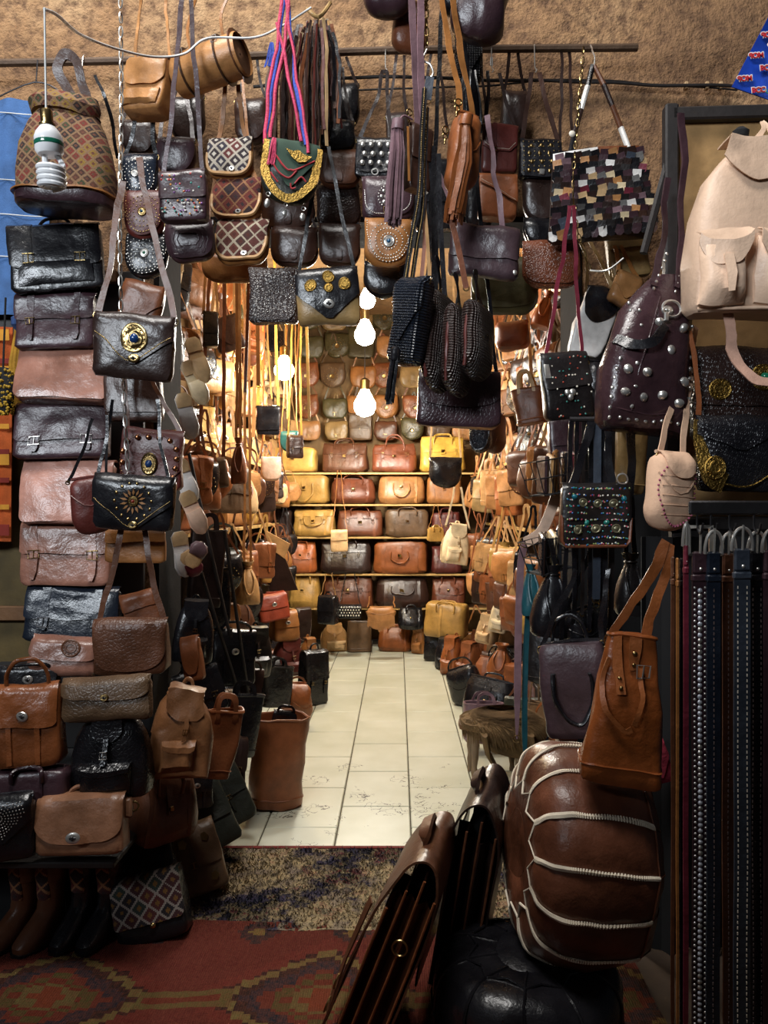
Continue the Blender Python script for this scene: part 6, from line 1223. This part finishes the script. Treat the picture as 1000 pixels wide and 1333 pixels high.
# dark bags added as shade behind the front rows, then right pier bags
for lb, k2, bx, Y, c, hk in (('dark brown flap bag added to fill the shade between tan box bag and kilim trio', 'round', (222, 128, 268, 186), 3.22, 'dark', (244, 76)), ('black flap bag added to fill the shade right of the embroidered bag cords', 'round', (424, 112, 470, 172), 3.24, 'black', (446, 74)), ('dark satchel added to fill the shade between the silver-studded bag and mauve strap', 'satchel', (506, 150, 536, 232), 3.24, 'dark', (520, 72)),
    ('black soft bag added to fill the shade behind the long tan tassel', 'crescent', (606, 186, 640, 300), 3.24, 'black', (622, 70)), ('dark brown flap bag added to fill the shade left of the brass nailhead bag', 'round', (650, 120, 684, 182), 3.26, 'dark', (668, 68)), ('black narrow bag added to fill the shade left of the patchwork bag', 'satchel', (724, 200, 748, 300), 3.24, 'black', (736, 66)), ('dark bag added to fill the shade behind the green embroidered bag', 'round', (306, 130, 350, 190), 3.24, 'darkbrown', (328, 76)), ('black bag added to fill the shade behind the beaded central straps', 'satchel', (540, 210, 596, 300), 3.26, 'black', (566, 70)), ('dark brown bag added to fill the shade above the dark red studded bag', 'round', (160, 158, 206, 206), 3.2, 'dark', (182, 78))):
    bag(k2, lb, bx, Y, c, (0, random.uniform(-4, 4), 0), hooks=[(hk[0] - 5, hk[1], 3.22), (hk[0] + 5, hk[1], 3.22)], strap='dark', sw=.012, d=.05, **({'hh': 0} if k2 == 'crescent' else {'sx': ()} if k2 == 'satchel' else {}))
t = bag('satchel', 'black and silvery white leather bag on the pier right of the red straps', (736, 372, 780, 462), 3.12, 'white', (0, 18, 0), hooks=[(752, 300), (764, 300)], strap='khaki', fm='black', flap=.5, sx=(), edge='round', d=.06, warp=.02)
bag('envelope', 'tan folded leather piece under the patchwork bag', (788, 356, 824, 398), 3.05, 'caramel', (0, 22, 10), hooks=[(800, 320), (808, 320)], strap='tan', d=.05)
bag('satchel', 'dark olive canvas bag hanging behind the slanted wooden bar', (796, 296, 846, 362), 3.1, 'khaki', (0, -10, 0), hooks=[(816, 250, 3.31), (824, 250, 3.31)], strap='dark', flap=.4, sx=(), d=.06)
bag('tote', 'pale canvas tote in shadow behind the canvas shoulder bag', (800, 556, 836, 642), 2.75, 'khaki', (0, 4, 0), hh=.0, d=.08, hooks=[(812, 545, 2.61), (824, 545, 2.61)], strap='khaki')
bag('crescent', 'black shoulder bag hanging on the pier beside the studded bag', (752, 470, 792, 560), 3.1, 'black', (0, 6, 0), hooks=[(768, 380, 3.27), (778, 380, 3.27)], strap='black', hh=0, d=.08)
bag('satchel', 'dark plum satchel on the pier below the beaded red-strap bag', (716, 545, 760, 600), 3.1, 'plum', (0, -4, 0), hooks=[(734, 470), (742, 470)], strap='black', sx=(), d=.07)
bag('bucket', 'black drawstring pouch in shadow beside the cognac tote', (800, 720, 842, 800), 2.7, 'softblack', (0, 0, 0), hooks=[(818, 546, 2.6), (824, 546, 2.6)], strap='black', d=.1)
t = Thing('weathered_plank', 'weathered olive-brown plank at the far left edge', 'plank', (-1.66, 3.21, 0)); t.P('board', box(.3, .03, 1.9, (0, 0, .95), .004), simple('olive_plank', lin('#5a4a26'), .7, 0, (14, .6))); t.P('batten', box(.34, .03, .06, (.02, -.03, 1.02), .004), WOOD)

# ------------------------------------------------------------------ travel bags on the back shelves
random.seed(21)
TB = 'travel bags on the back shelves'
def tb(label, x0, y0, x1, sh, c, style='doctor', **o):
    Y = 7.98; y1 = 663 + (EYE - SHZ[sh]) / Y * 1000; return bag('duffel', label, (x0, y0, x1, y1), Y, c, (0, 0, random.uniform(-6, 6)), group=TB, style=style, d=.24, warp=.014, z=SHZ[sh] + .002, **o)
tb('mustard yellow travel bag at the left end of the topmost shelf', 354, 584, 413, 4, 'mustard', 'box', bands=(), hh=.1)
tb('dark brown doctor bag with arched handle on the topmost shelf', 419, 578, 480, 4, 'brown', flap=.34, hh=.18)
tb('glossy red-brown doctor bag with tall handles on the topmost shelf', 484, 579, 543, 4, 'redbrown', flap=.34, hh=.32)
tb('bright yellow travel bag at the right end of the topmost shelf', 546, 570, 606, 4, 'yellow', flap=.4, hh=.1)
tb('mustard bag with drooping handle on the second shelf down', 367, 620, 429, 3, 'mustard', 'box', hdown=1, hh=.5, bands=())
tb('red-brown rounded weekender with arched handle on the second shelf down', 430, 624, 490, 3, 'redbrown', 'barrel', hh=.14)
tb('caramel rounded weekender with drooping handle on the second shelf down', 491, 620, 554, 3, 'caramel', 'barrel', hdown=1, hh=.35, hx=.16)
tb('orange-tan bag at the right end of the second shelf down', 556, 622, 600, 3, 'tan', 'box')
tb('dark brown bag at the left end of the middle shelf', 345, 664, 381, 2, 'dark', 'box')
tb('mustard handbag with ringed handles on the middle shelf', 382, 664, 437, 2, 'mustard', hdown=1, hh=.25, flap=.2)
tb('chestnut bag with buckled handles on the middle shelf', 439, 665, 499, 2, 'chestnut', hh=.15, flap=.25)
tb('dark bronze weekender with straps on the middle shelf', 501, 664, 558, 2, 'bronze', 'box', hh=.1)
tb('dark red bag at the right end of the middle shelf', 562, 668, 600, 2, 'oxblood', 'box')
tb('orange-tan flap bag at the left end of the second lowest shelf', 370, 706, 413, 1, 'orange', flap=.5, hh=.05)
tb('black-brown doctor bag on the second lowest shelf', 417, 706, 484, 1, 'dark', flap=.3, hh=.12)
tb('cognac doctor bag with drooping handle on the second lowest shelf', 487, 706, 557, 1, 'cognac', 'box', hdown=1, hh=.3, hx=.16, flap=.3)
tb('dark chestnut flap bag at the right end of the second lowest shelf', 561, 712, 602, 1, 'oxblood', flap=.5, hh=.05)
tb('mustard rounded bag at the left end of the lowest shelf', 373, 750, 419, 0, 'mustard', 'barrel', hh=.08)
tb('red-brown flap weekender on the lowest shelf', 421, 752, 487, 0, 'chestnut', flap=.4, hh=.05)
tb('dark rounded travel bag with front handle on the lowest shelf', 488, 752, 560, 0, 'darkbrown', 'barrel', hdown=1, hh=.22)
tb('red-brown double-pocket bag at the right end of the lowest shelf', 562, 752, 606, 0, 'redbrown', flap=.5, hh=.04)
# in front of the shelves
bag('satchel', 'small pale square pouch hanging before the middle shelf', (431, 691, 453, 718), 7.3, 'sand', (0, 0, 4), hooks=[(440, 612, 7.86), (444, 612, 7.86)], strap='tan', sw=.006, flap=.4, sx=(), d=.05)
bag('round', 'black saddle bag on a tan strap before the right end of the shelves', (558, 596, 602, 636), 6.6, 'black', (0, 0, 6), hooks=[(566, 540), (590, 540)], strap='sand', sw=.016, d=.1)
bag('backpack', 'cream canvas backpack hanging at the right of the shelves', (574, 682, 608, 734), 6.3, 'cream', (0, 6, 10), d=.14, hooks=[(592, 634, 6.35), (600, 634, 6.35)], strap='cream', pk=((-.15, .5),))
bag('duffel', 'rolled mustard pouch beside the cream backpack', (556, 687, 578, 705), 6.6, 'mustard', (0, 0, 20), hooks=[(566, 658, 7.8), (570, 658, 7.8)], strap='tan', sw=.01, style='box', bands=(), lockplate=False)
bag('round', 'peach flap bag hanging at the left end of the shelves', (340, 596, 366, 626), 5.6, 'pink', (0, 0, 10), hooks=[(345, 540), (358, 540)], strap='orange', sw=.008, rb=.35, edge='soft', d=.06)
bag('round', 'teal flap bag hanging below the yellow straps', (365, 562, 388, 588), 6.4, 'teal', (0, 0, 0), hooks=[(378, 500), (384, 500)], strap='tan', sw=.008, d=.06)
bag('satchel', 'small dark brown camera bag on a mustard strap beside the teal bag', (374, 568, 394, 596), 6.1, 'darkbrown', (0, 0, 30), hooks=[(382, 470), (392, 470)], strap='yellow', sw=.016, flap=.5, d=.07)
bag('satchel', 'flat black folio hanging among the yellow straps', (334, 530, 364, 566), 5.4, 'black', (0, 0, 10), hooks=[(346, 420), (356, 420)], strap='yellow', sw=.02, flap=.8, sx=(), d=.04)
# small decorated bags in rows on the back wall
row_l = ['top', 'second', 'third', 'bottom']
random.seed(33); n_ = 0
protos = {}
def proto(key, kind, w, h, **o):
    t = Thing(NAMES[kind], '', 'bag', (0, 0, -50), (0, 0, 0), None, o.pop('warp', .012)); m = L('tan'); d = o.pop('d', None) or .3 * min(w, h); sl = o.pop('sl', 0)
    for q in ('fm', 'sm', 'bm', 'trim', 'piping', 'pm'):
        if isinstance(o.get(q), str): o[q] = L(o[q])
    KINDS[kind](t, w, h, d, m, o)
    if sl: hang(t, L('brown'), [Vector((0, 0, -50 + h + sl))], o.get('sw', .016), ring=True)
    protos[key] = (t.o, w, h); return t
proto('saddle', 'round', .28, .26, sl=.3, rings=((0, .45, .2, 14, .006), (0, .45, .34, 22, .005)), meds=((0, .45, .1),))
proto('plainflap', 'round', .3, .24, sl=.35, rb=.3, edge='soft', tab=(.34, .14))
proto('crossbody', 'satchel', .26, .3, sl=.4, flap=.55, sx=(0,), sw=.02)
proto('wide', 'satchel', .36, .27, sl=.25, flap=.6)
proto('hobo', 'crescent', .36, .26, hh=.7, d=.12)
proto('tote', 'tote', .3, .32, hh=.6, d=.14)
proto('pack', 'backpack', .3, .38, d=.16)
proto('bucket', 'bucket', .26, .34, d=.2, sl=.2)
proto('frame', 'frame', .34, .26, hh=.4, d=.13)
proto('fold', 'envelope', .32, .22, sl=.35, flap=.6, edge='vee', lock=(0, .42, .05))
proto('weekender', 'duffel', .46, .3, d=.22, style='barrel', hh=.25)
proto('doctor', 'duffel', .42, .32, d=.2, hh=.2)
DESC = dict(saddle='saddle bag with studs', plainflap='flap bag', crossbody='crossbody satchel', wide='two-strap satchel', hobo='hobo bag', tote='tote bag', pack='backpack', bucket='drawstring bag', frame='handbag with arched handle', fold='envelope bag', weekender='rounded weekender', doctor='doctor bag')
CN = dict(black='black', softblack='soft black', dark='very dark brown', darkbrown='dark brown', brown='brown', chestnut='chestnut', redbrown='red-brown', cognac='cognac', tan='tan', caramel='caramel', mustard='mustard', camel='camel', sand='sand-coloured', cream='cream', olive='olive', orange='orange-tan', saddle='saddle brown', khaki='khaki', bronze='bronze', redor='rust red', plum='plum', oxblood='oxblood', yellow='yellow', navy='blue-black', green='dark green')
ORD = ['first', 'second', 'third', 'fourth', 'fifth', 'sixth', 'seventh', 'eighth', 'ninth', 'tenth', 'eleventh', 'twelfth', 'thirteenth', 'fourteenth', 'fifteenth', 'sixteenth', 'seventeenth', 'eighteenth', 'nineteenth', 'twentieth', 'twenty-first', 'twenty-second']
used = {}
SRC = set()
def put(key, loc, rotd, c, label, group, scale=1., c2=None):
    root = protos[key][0]; r = dup(root, loc, rotd, label, group, (L(c), L(c2 or c)), scale); r['category'] = {'pack': 'backpack', 'weekender': 'travel bag', 'doctor': 'travel bag', 'wide': 'satchel', 'crossbody': 'satchel'}.get(key, 'bag'); return r
G = 'decorated bags in rows on the back wall'
for ri, (py, pw) in enumerate(((430, 34), (466, 34), (505, 34), (545, 32), (573, 30))):
    pxs = [402 + 34 * i for i in range(7)]
    for ci_, px in enumerate(pxs):
        p = at(px + random.uniform(-3, 3), py, 8.32); key = random.choice(['saddle', 'plainflap', 'saddle', 'plainflap', 'crossbody']); s = pw * 8.32 / 1000 / protos[key][1]
        c = random.choice(['tan', 'caramel', 'brown', 'saddle', 'khaki', 'cognac', 'bronze', 'olive'] if ri else ['khaki', 'bronze', 'olive', 'grey', 'brown']); CN.setdefault('grey', 'grey')
        put(key, p, (random.uniform(-4, 4), random.uniform(-4, 4), random.uniform(-8, 8)), c, '%s %s, %s from left in back wall row %s' % (CN[c], DESC[key], ORD[ci_], ['one', 'two', 'three', 'four', 'five'][ri]), G, s)
# ---- side walls: hung rows and shelf rows
def wallrow(side, ztop, n, y0, y1, cols, keys, rowname, depth, yawr, hangs=True, sc_=(.72, .98), x_off=0.):
    X = (XL if side == 'left' else XR); sg = 1 if side == 'left' else -1
    n = int(n * 1.3)
    for i in range(n):
        Yp = lerp(y0, y1, (i + .5) / n) + random.uniform(-.05, .05); key = random.choice(keys); c = random.choice(cols); s = random.uniform(*sc_); h = protos[key][2] * s
        z = ztop - h - random.uniform(0, .12) if hangs else ztop + .003
        x = X + sg * (depth + random.uniform(-.05, .06)); yaw = sg * random.uniform(*yawr)
        put(key, (x, Yp, z), (random.uniform(-6, 6) if hangs else 0, random.uniform(-8, 8) if hangs else random.uniform(-2, 2), yaw), c, '%s %s, %s from doorway, %s wall %s' % (CN[c], DESC[key], ORD[i], side, rowname), 'bags along the %s interior wall' % side, s, random.choice([c, c, 'saddle', 'brown', 'camel']))
HK = ['saddle', 'plainflap', 'crossbody', 'fold', 'hobo', 'bucket', 'crossbody', 'wide']; SK = ['frame', 'weekender', 'doctor', 'tote', 'pack', 'frame', 'tote']
WARM = ['tan', 'camel', 'caramel', 'mustard', 'sand', 'cognac', 'khaki', 'brown', 'saddle', 'dark', 'bronze', 'umber', 'black']; CN.update(umber='umber', fawn='fawn'); MIX = ['tan', 'brown', 'saddle', 'caramel', 'chestnut', 'black', 'camel', 'darkbrown', 'cognac', 'mustard']; DRK = ['black', 'softblack', 'dark', 'darkbrown', 'black', 'brown', 'saddle', 'green', 'bronze']
random.seed(44)
for side in ('left', 'right'):
    LFT = side == 'left'
    wallrow(side, 3.36, 13, 3.8, 8.3, WARM + ['brown', 'bronze', 'olive'], HK, 'hung row one', .3, (40, 70))
    wallrow(side, 2.95, 14, 3.75, 8.2, WARM, HK, 'hung row two', .34, (35, 65))
    wallrow(side, 2.5, 14, 3.75, 8.1, WARM + ['black', 'dark'], HK, 'hung row three', .4, (35, 65))
    wallrow(side, 1.856, 11, 4.2, 8.0, MIX, SK, 'upper shelf', .22, (50, 80), False)
    wallrow(side, 1.8, 14, 3.8, 7.8, WARM + ['brown', 'black', 'darkbrown'], HK, 'hung row four', .5, (30, 60))
    wallrow(side, 1.316, 10, 4.2, 8.0, MIX, SK, 'lower shelf', .22, (50, 80), False)
    wallrow(side, 1.22, 13, 3.8, 7.8, MIX if not LFT else MIX + DRK, HK, 'hung row five', .52, (30, 60))
    wallrow(side, .92, 12, 3.8, 7.8, DRK + ['brown', 'tan'] if LFT else DRK + MIX, HK + ['tote', 'pack'], 'hung row six', .5, (25, 60))
# ---- piles on the floor along both sides: back rank, middle rank, front rank
def pilerow(side, xs, z, n, y0, y1, cols, keys, rank, tilt=10):
    sg = 1 if side == 'left' else -1
    for i in range(n):
        Yp = lerp(y0, y1, (i + .5) / n) + random.uniform(-.04, .04); key = random.choice(keys); c = random.choice(cols); s = random.uniform(.85, 1.05)
        put(key, (xs + random.uniform(-.05, .05), Yp, z + .01), (random.uniform(-tilt, 0), random.uniform(-tilt, tilt) * .7, sg * random.uniform(15, 65)), c, '%s %s, %s from doorway, %s floor rank on %s' % (CN[c], DESC[key], ORD[i], rank, side), 'bags piled on the floor along the %s' % side, s, random.choice([c, 'black', 'brown']))
FK = ['tote', 'pack', 'frame', 'weekender', 'doctor', 'hobo', 'wide', 'crossbody']
random.seed(52)
pilerow('left', -1.32, .30, 11, 3.75, 7.6, DRK + ['tan', 'redor'], FK, 'raised'); pilerow('right', 1.04, .30, 11, 3.75, 7.6, DRK + ['tan', 'brown'], FK, 'raised')
pilerow('left', -1.08, .0, 12, 3.75, 7.6, DRK + ['brown', 'chestnut'], FK, 'middle'); pilerow('right', .82, .0, 12, 3.75, 7.6, DRK + ['brown', 'cognac', 'tan'], FK, 'middle')
for side, X in (('left', -1.4), ('right', 1.1)):
    t = Thing('low_platform', 'low dark platform under the bags along the %s wall' % side, 'platform', (X, 5.7, 0)); t.P('top', box(.4, 3.9, .03, (0, 0, .285), .004), DARKWOOD); t.P('front_board', box(.02, 3.9, .27, (.18 if side == 'left' else -.18, 0, .135), .003), DARKWOOD)
for k_, (ro, _, _) in protos.items():                       # the patterns the copies came from are not part of the place
    def kill(o):
        for ch in list(o.children): kill(ch)
        bpy.data.objects.remove(o)
    kill(ro)
# ---- individually recognisable bags on the floor
F_ = 'floor'
bag('tote', 'tall tan leather bucket tote standing by the left edge of the tiles', (324, 934, 390, 1048), F_, 'saddle', (0, 4, 18), tw=1.12, td=.9, e=3, hh=.0, d=.2, warp=.016, z=.004)
bag('frame', 'black handbag stuffed inside the tall bucket tote', (345, 925, 380, 975), 3.86, 'black', (0, 10, 20), hh=.2)
bag('crescent', 'pleated brown leather bag on the tiles beyond the bucket tote', (364, 890, 404, 946), F_, 'cognac', (0, 4, 40), d=.2, hh=.2, z=.004, warp=.02)
bag('satchel', 'black buckled satchel standing on the tiles at the left pile', (388, 848, 424, 916), F_, 'black', (0, 3, 38), flap=.5, d=.16, handle=1, z=.004)
bag('backpack', 'brown backpack behind the black buckled satchel', (356, 830, 394, 878), 6.0, 'oxblood', (0, 0, 30), d=.2)
bag('backpack', 'tan flap rucksack tucked beside the brown backpack', (392, 830, 412, 870), 6.2, 'tan', (0, 0, 30), d=.15)
bag('frame', 'tan leather holdall stacked under the red one in the left pile', (352, 795, 388, 832), 6.0, 'tan', (0, 0, 25), d=.22, nobands=1, hh=.1)
bag('frame', 'rust-red leather holdall high in the left pile', (334, 772, 376, 806), 5.9, 'redor', (0, -6, 25), d=.24, nobands=1, hh=.1)
bag('satchel', 'dark tooled bag with white stitching beside the rust-red holdall', (384, 792, 404, 836), 6.4, 'dark', (0, 0, 30), flap=.9, edge='soft', stitch=1, sx=(), d=.1)
bag('bucket', 'tan bucket bag with dark ring hanging in the left interior', (306, 730, 338, 786), 5.0, 'camel', (0, 0, 20), d=.2, hooks=[(318, 640), (326, 640)], strap='tan')
bag('satchel', 'grey-brown roll pouch with trailing straps, left interior', (260, 598, 298, 636), 4.4, 'bronze', (0, -8, 20), hooks=[(284, 480), (296, 480)], strap='saddle', sw=.02, flap=.5, edge='round', sx=(), d=.1)
bag('bucket', 'tan leather pouch pair hanging beside the roll pouch', (300, 570, 322, 630), 4.5, 'saddle', (0, 0, 10), d=.1, hooks=[(306, 440), (312, 440)], strap='camel')
bag('satchel', 'black box bag hanging high in the left interior', (264, 408, 284, 452), 4.4, 'black', (0, 0, 20), hooks=[(274, 350), (280, 350)], strap='camel', flap=.6, sx=(), d=.08)
bag('satchel', 'dark brown triangular hide bag high in the left interior', (285, 414, 322, 456), 4.6, 'darkbrown', (0, -20, 20), flap=.8, edge='vee', sx=(), d=.06, hooks=[(300, 340), (304, 340)], strap='camel')
bag('round', 'rust brown round bag hanging just left of the yellow bulb', (308, 450, 340, 476), 5.6, 'chestnut', (0, 6, 10), d=.12)
bag('backpack', 'orange-tan backpack hanging left of the yellow bulb', (314, 420, 342, 460), 5.4, 'orange', (0, 6, 20), d=.12)
random.seed(71)
for lb, k2, bx, Y, c, r2 in (('black slouchy tote standing between the tan backpack and bucket tote', 'tote', (282, 905, 332, 985), 3.5, 'black', (0, 8, 30)), ('dark brown box satchel lying beneath the black slouchy tote', 'satchel', (262, 965, 318, 1030), 3.35, 'dark', (-14, 10, 30)),
    ('very dark briefcase on edge behind the tan backpack', 'satchel', (238, 872, 300, 930), 3.3, 'black', (-8, -14, 24)), ('black glossy handbag stacked behind the leaning poles', 'frame', (268, 820, 330, 890), 3.75, 'black', (0, 6, 30)), ('dark brown handbag with kilim lining behind the bucket tote', 'frame', (296, 872, 336, 935), 3.8, 'darkbrown', (-10, 14, 30)),
    ('black rucksack slumped against the left doorway pier', 'backpack', (225, 780, 275, 860), 3.3, 'black', (0, 4, 20)), ('dark leather tote hanging beside the slippers', 'tote', (244, 690, 286, 790), 3.6, 'dark', (0, 4, 30)), ('black shoulder bag hanging below the slippers', 'crescent', (250, 740, 300, 820), 3.7, 'black', (0, 4, 30)), ('black drawstring bag behind the small brown flap bag', 'bucket', (216, 860, 258, 930), 3.3, 'softblack', (0, 6, 20)),
    ('black folded bag under the tan backpack, by the barrel bag', 'frame', (228, 1000, 276, 1050), 2.95, 'black', (0, 6, 30)), ('black leather shopper standing behind the pleated brown bag', 'tote', (340, 868, 378, 920), 5.0, 'black', (0, 4, 30)), ('dark grey rucksack in the shade of the left pile', 'backpack', (308, 815, 352, 880), 4.6, 'softblack', (0, 4, 30))):
    bag(k2, lb, bx, Y, c, r2, **({'hh': .2} if k2 in ('tote', 'frame') else {}))
# end of the aisle, floor row
bag('backpack', 'tan backpack with pale pocket at the end of the aisle', (418, 812, 452, 847), F_, 'camel', (0, 0, 10), d=.18, pm='sand', z=.004, pk=((.05, .7),))
bag('tote', 'dark grey-brown square tote standing at the end of the aisle', (452, 810, 484, 848), F_, 'bronze', (0, 0, 4), hh=0, tw=.98, d=.16, z=.004)
bag('duffel', 'tan slouchy travel bag at the end of the aisle', (492, 816, 537, 847), F_, 'cognac', (0, 0, -4), style='barrel', hh=.08, d=.2, z=.004, lockplate=False)
bag('backpack', 'small tan rucksack at the right end of the aisle', (537, 814, 556, 850), F_, 'tan', (0, 0, -20), d=.16, z=.004)
bag('satchel', 'black bag with rows of pale studs below the lowest shelf', (440, 788, 471, 804), 7.5, 'black', (0, 0, 0), hooks=[(450, 746, 7.86), (462, 746, 7.86)], strap='black', sw=.01, flap=.9, sx=(), d=.12)
T2 = Thing.__new__(Thing); T2.o = [o for o in col.objects if str(o.get('label')).startswith('black bag with rows of pale studs')][0]; T2.warp = 0; T2.f = lambda x, z: .062
studs(T2, [(-.09 + .026 * i + .013 * (j % 2), .03 + .026 * j) for i in range(8) for j in range(4)], .009, SILVER, .012, 8)
bag('crescent', 'tan suede fringed bag hanging below the lowest shelf', (477, 790, 516, 808), 7.35, 'caramel', (0, 0, 0), d=.07, fringe=1, hh=.0, hooks=[(481, 776, 7.7), (513, 776, 7.7)], strap='tan', sw=.012)
bag('duffel', 'black travel bag behind the tan fringed bag', (518, 792, 552, 818), 7.7, 'black', (0, 0, 0), style='barrel', d=.2)
bag('satchel', 'black handbag with tan strap left of the studded black bag', (415, 776, 440, 812), 7.3, 'black', (0, 0, -20), hooks=[(424, 746, 7.86), (432, 746, 7.86)], strap='camel', sw=.014, flap=.5, sx=(), d=.14, handle=1)
bag('duffel', 'mustard holdall standing on a black case at the right of the aisle', (553, 785, 608, 828), 7.2, 'mustard', (0, 4, -14), style='box', hh=.06, d=.3, bands=(-.1,), lockplate=False)
bag('satchel', 'black suitcase under the mustard holdall', (554, 823, 590, 858), F_, 'black', (0, 0, -14), flap=.3, sx=(), d=.3, z=.004)
bag('backpack', 'soft black rucksack beside the black suitcase', (568, 830, 594, 870), F_, 'black', (0, 0, -20), d=.2, z=.004)
bag('backpack', 'cognac rucksack standing at the right edge of the tiles', (576, 828, 600, 876), F_, 'cognac', (0, 4, -30), d=.22, z=.004)
bag('backpack', 'saddle brown rucksack behind the cognac one', (598, 835, 622, 878), F_, 'saddle', (0, 6, -40), d=.2, z=.004)
bag('backpack', 'cream rucksack with long straps in the right pile', (620, 798, 646, 836), 6.0, 'sand', (0, 8, -30), d=.16)
bag('backpack', 'pale yellow suede rucksack on top of the right pile', (636, 780, 660, 822), 5.8, 'cream', (0, 8, -20), d=.14)
bag('bucket', 'orange leather drawstring bag in the right pile', (634, 838, 668, 880), 5.6, 'cognac', (0, 4, -20), d=.2)
bag('duffel', 'large black slouchy handbag on the right of the aisle', (600, 870, 668, 925), 5.2, 'black', (0, 8, -24), style='barrel', hh=.15, hdown=1, d=.25, bands=(), z=.02)
bag('crescent', 'flat black bag lying at the right edge of the tiles', (590, 868, 640, 920), F_, 'black', (0, -20, -30), d=.14, hh=.3, z=.004)
bag('tote', 'pale mauve tote with fringe behind the hide stool', (603, 915, 650, 965), 4.6, 'mauve', (0, 4, 10), d=.14, hh=.25)
bag('round', 'glossy red-brown box bag hanging in the upper right interior', (646, 420, 690, 456), 4.4, 'redbrown', (0, -2, -20), rb=.2, edge='soft', d=.14, hooks=[(650, 360), (684, 360)], strap='tan', sw=.01)
bag('bucket', 'orange gathered bag hanging in the upper right interior', (690, 380, 716, 426), 4.3, 'orange', (0, 14, -10), d=.16)
bag('tote', 'brown leather tote with yellow handle right of the beaded bag', (674, 505, 712, 552), 3.9, 'saddle', (0, -8, -20), hh=.5, d=.12, sm='mustard')
bag('round', 'black oval bag with tooled diamond hanging right of the central cluster', (612, 548, 640, 590), 4.2, 'navy', (0, 0, -16), emb='tool', d=.1, piping='black', hooks=[(622, 500), (630, 500)], strap='black')
bag('round', 'dark brown oval bag directly behind the tooled black oval', (630, 540, 658, 590), 4.4, 'brown', (0, 0, -40), d=.12)
bag('tote', 'tan flat shopper hanging below the right upper shelf', (626, 612, 650, 658), 6.0, 'camel', (0, 0, -30), hh=.3, d=.08)
# cascades of straps around the yellow bulb and the upper interior
random.seed(61)
SP = []
for i in range(30):
    px = random.choice([random.uniform(332, 402), random.uniform(270, 345), random.uniform(625, 700)]); Y = random.uniform(4.2, 6.8); c = random.choice(['yellow', 'mustard', 'sand', 'camel', 'tan', 'caramel', 'saddle'])
    if 345 < px < 395: Y = random.uniform(6.5, 7.4)
    top = 663 - (3.56 - EYE) / Y * 1000; bot = random.uniform(500, 575)
    t = strapthing('%s leather strap dangling %s' % (CN[c], 'by the yellow bulb' if px > 330 and px < 403 else 'in the left interior' if px < 345 else 'in the right interior'), [(px, top), (px + random.uniform(-5, 5), (top + bot) / 2), (px + random.uniform(-6, 6), bot)], Y, random.uniform(.012, .03), c); t.o['group'] = 'loose straps dangling from the ceiling'; SP.append((px, t.o))
cnt = {}
for px, o in sorted(SP, key=lambda q: q[0]):
    b_ = o['label']; cnt[b_] = cnt.get(b_, 0) + 1; o['base'] = b_
for b_ in cnt:
    q = [o for _, o in sorted(SP, key=lambda q: q[0]) if o['base'] == b_]
    if len(q) > 1:
        for n_, o in enumerate(q): o['label'] = b_ + ', %s of its colour from left' % ORD[n_]
for _, o in SP: del o['base']
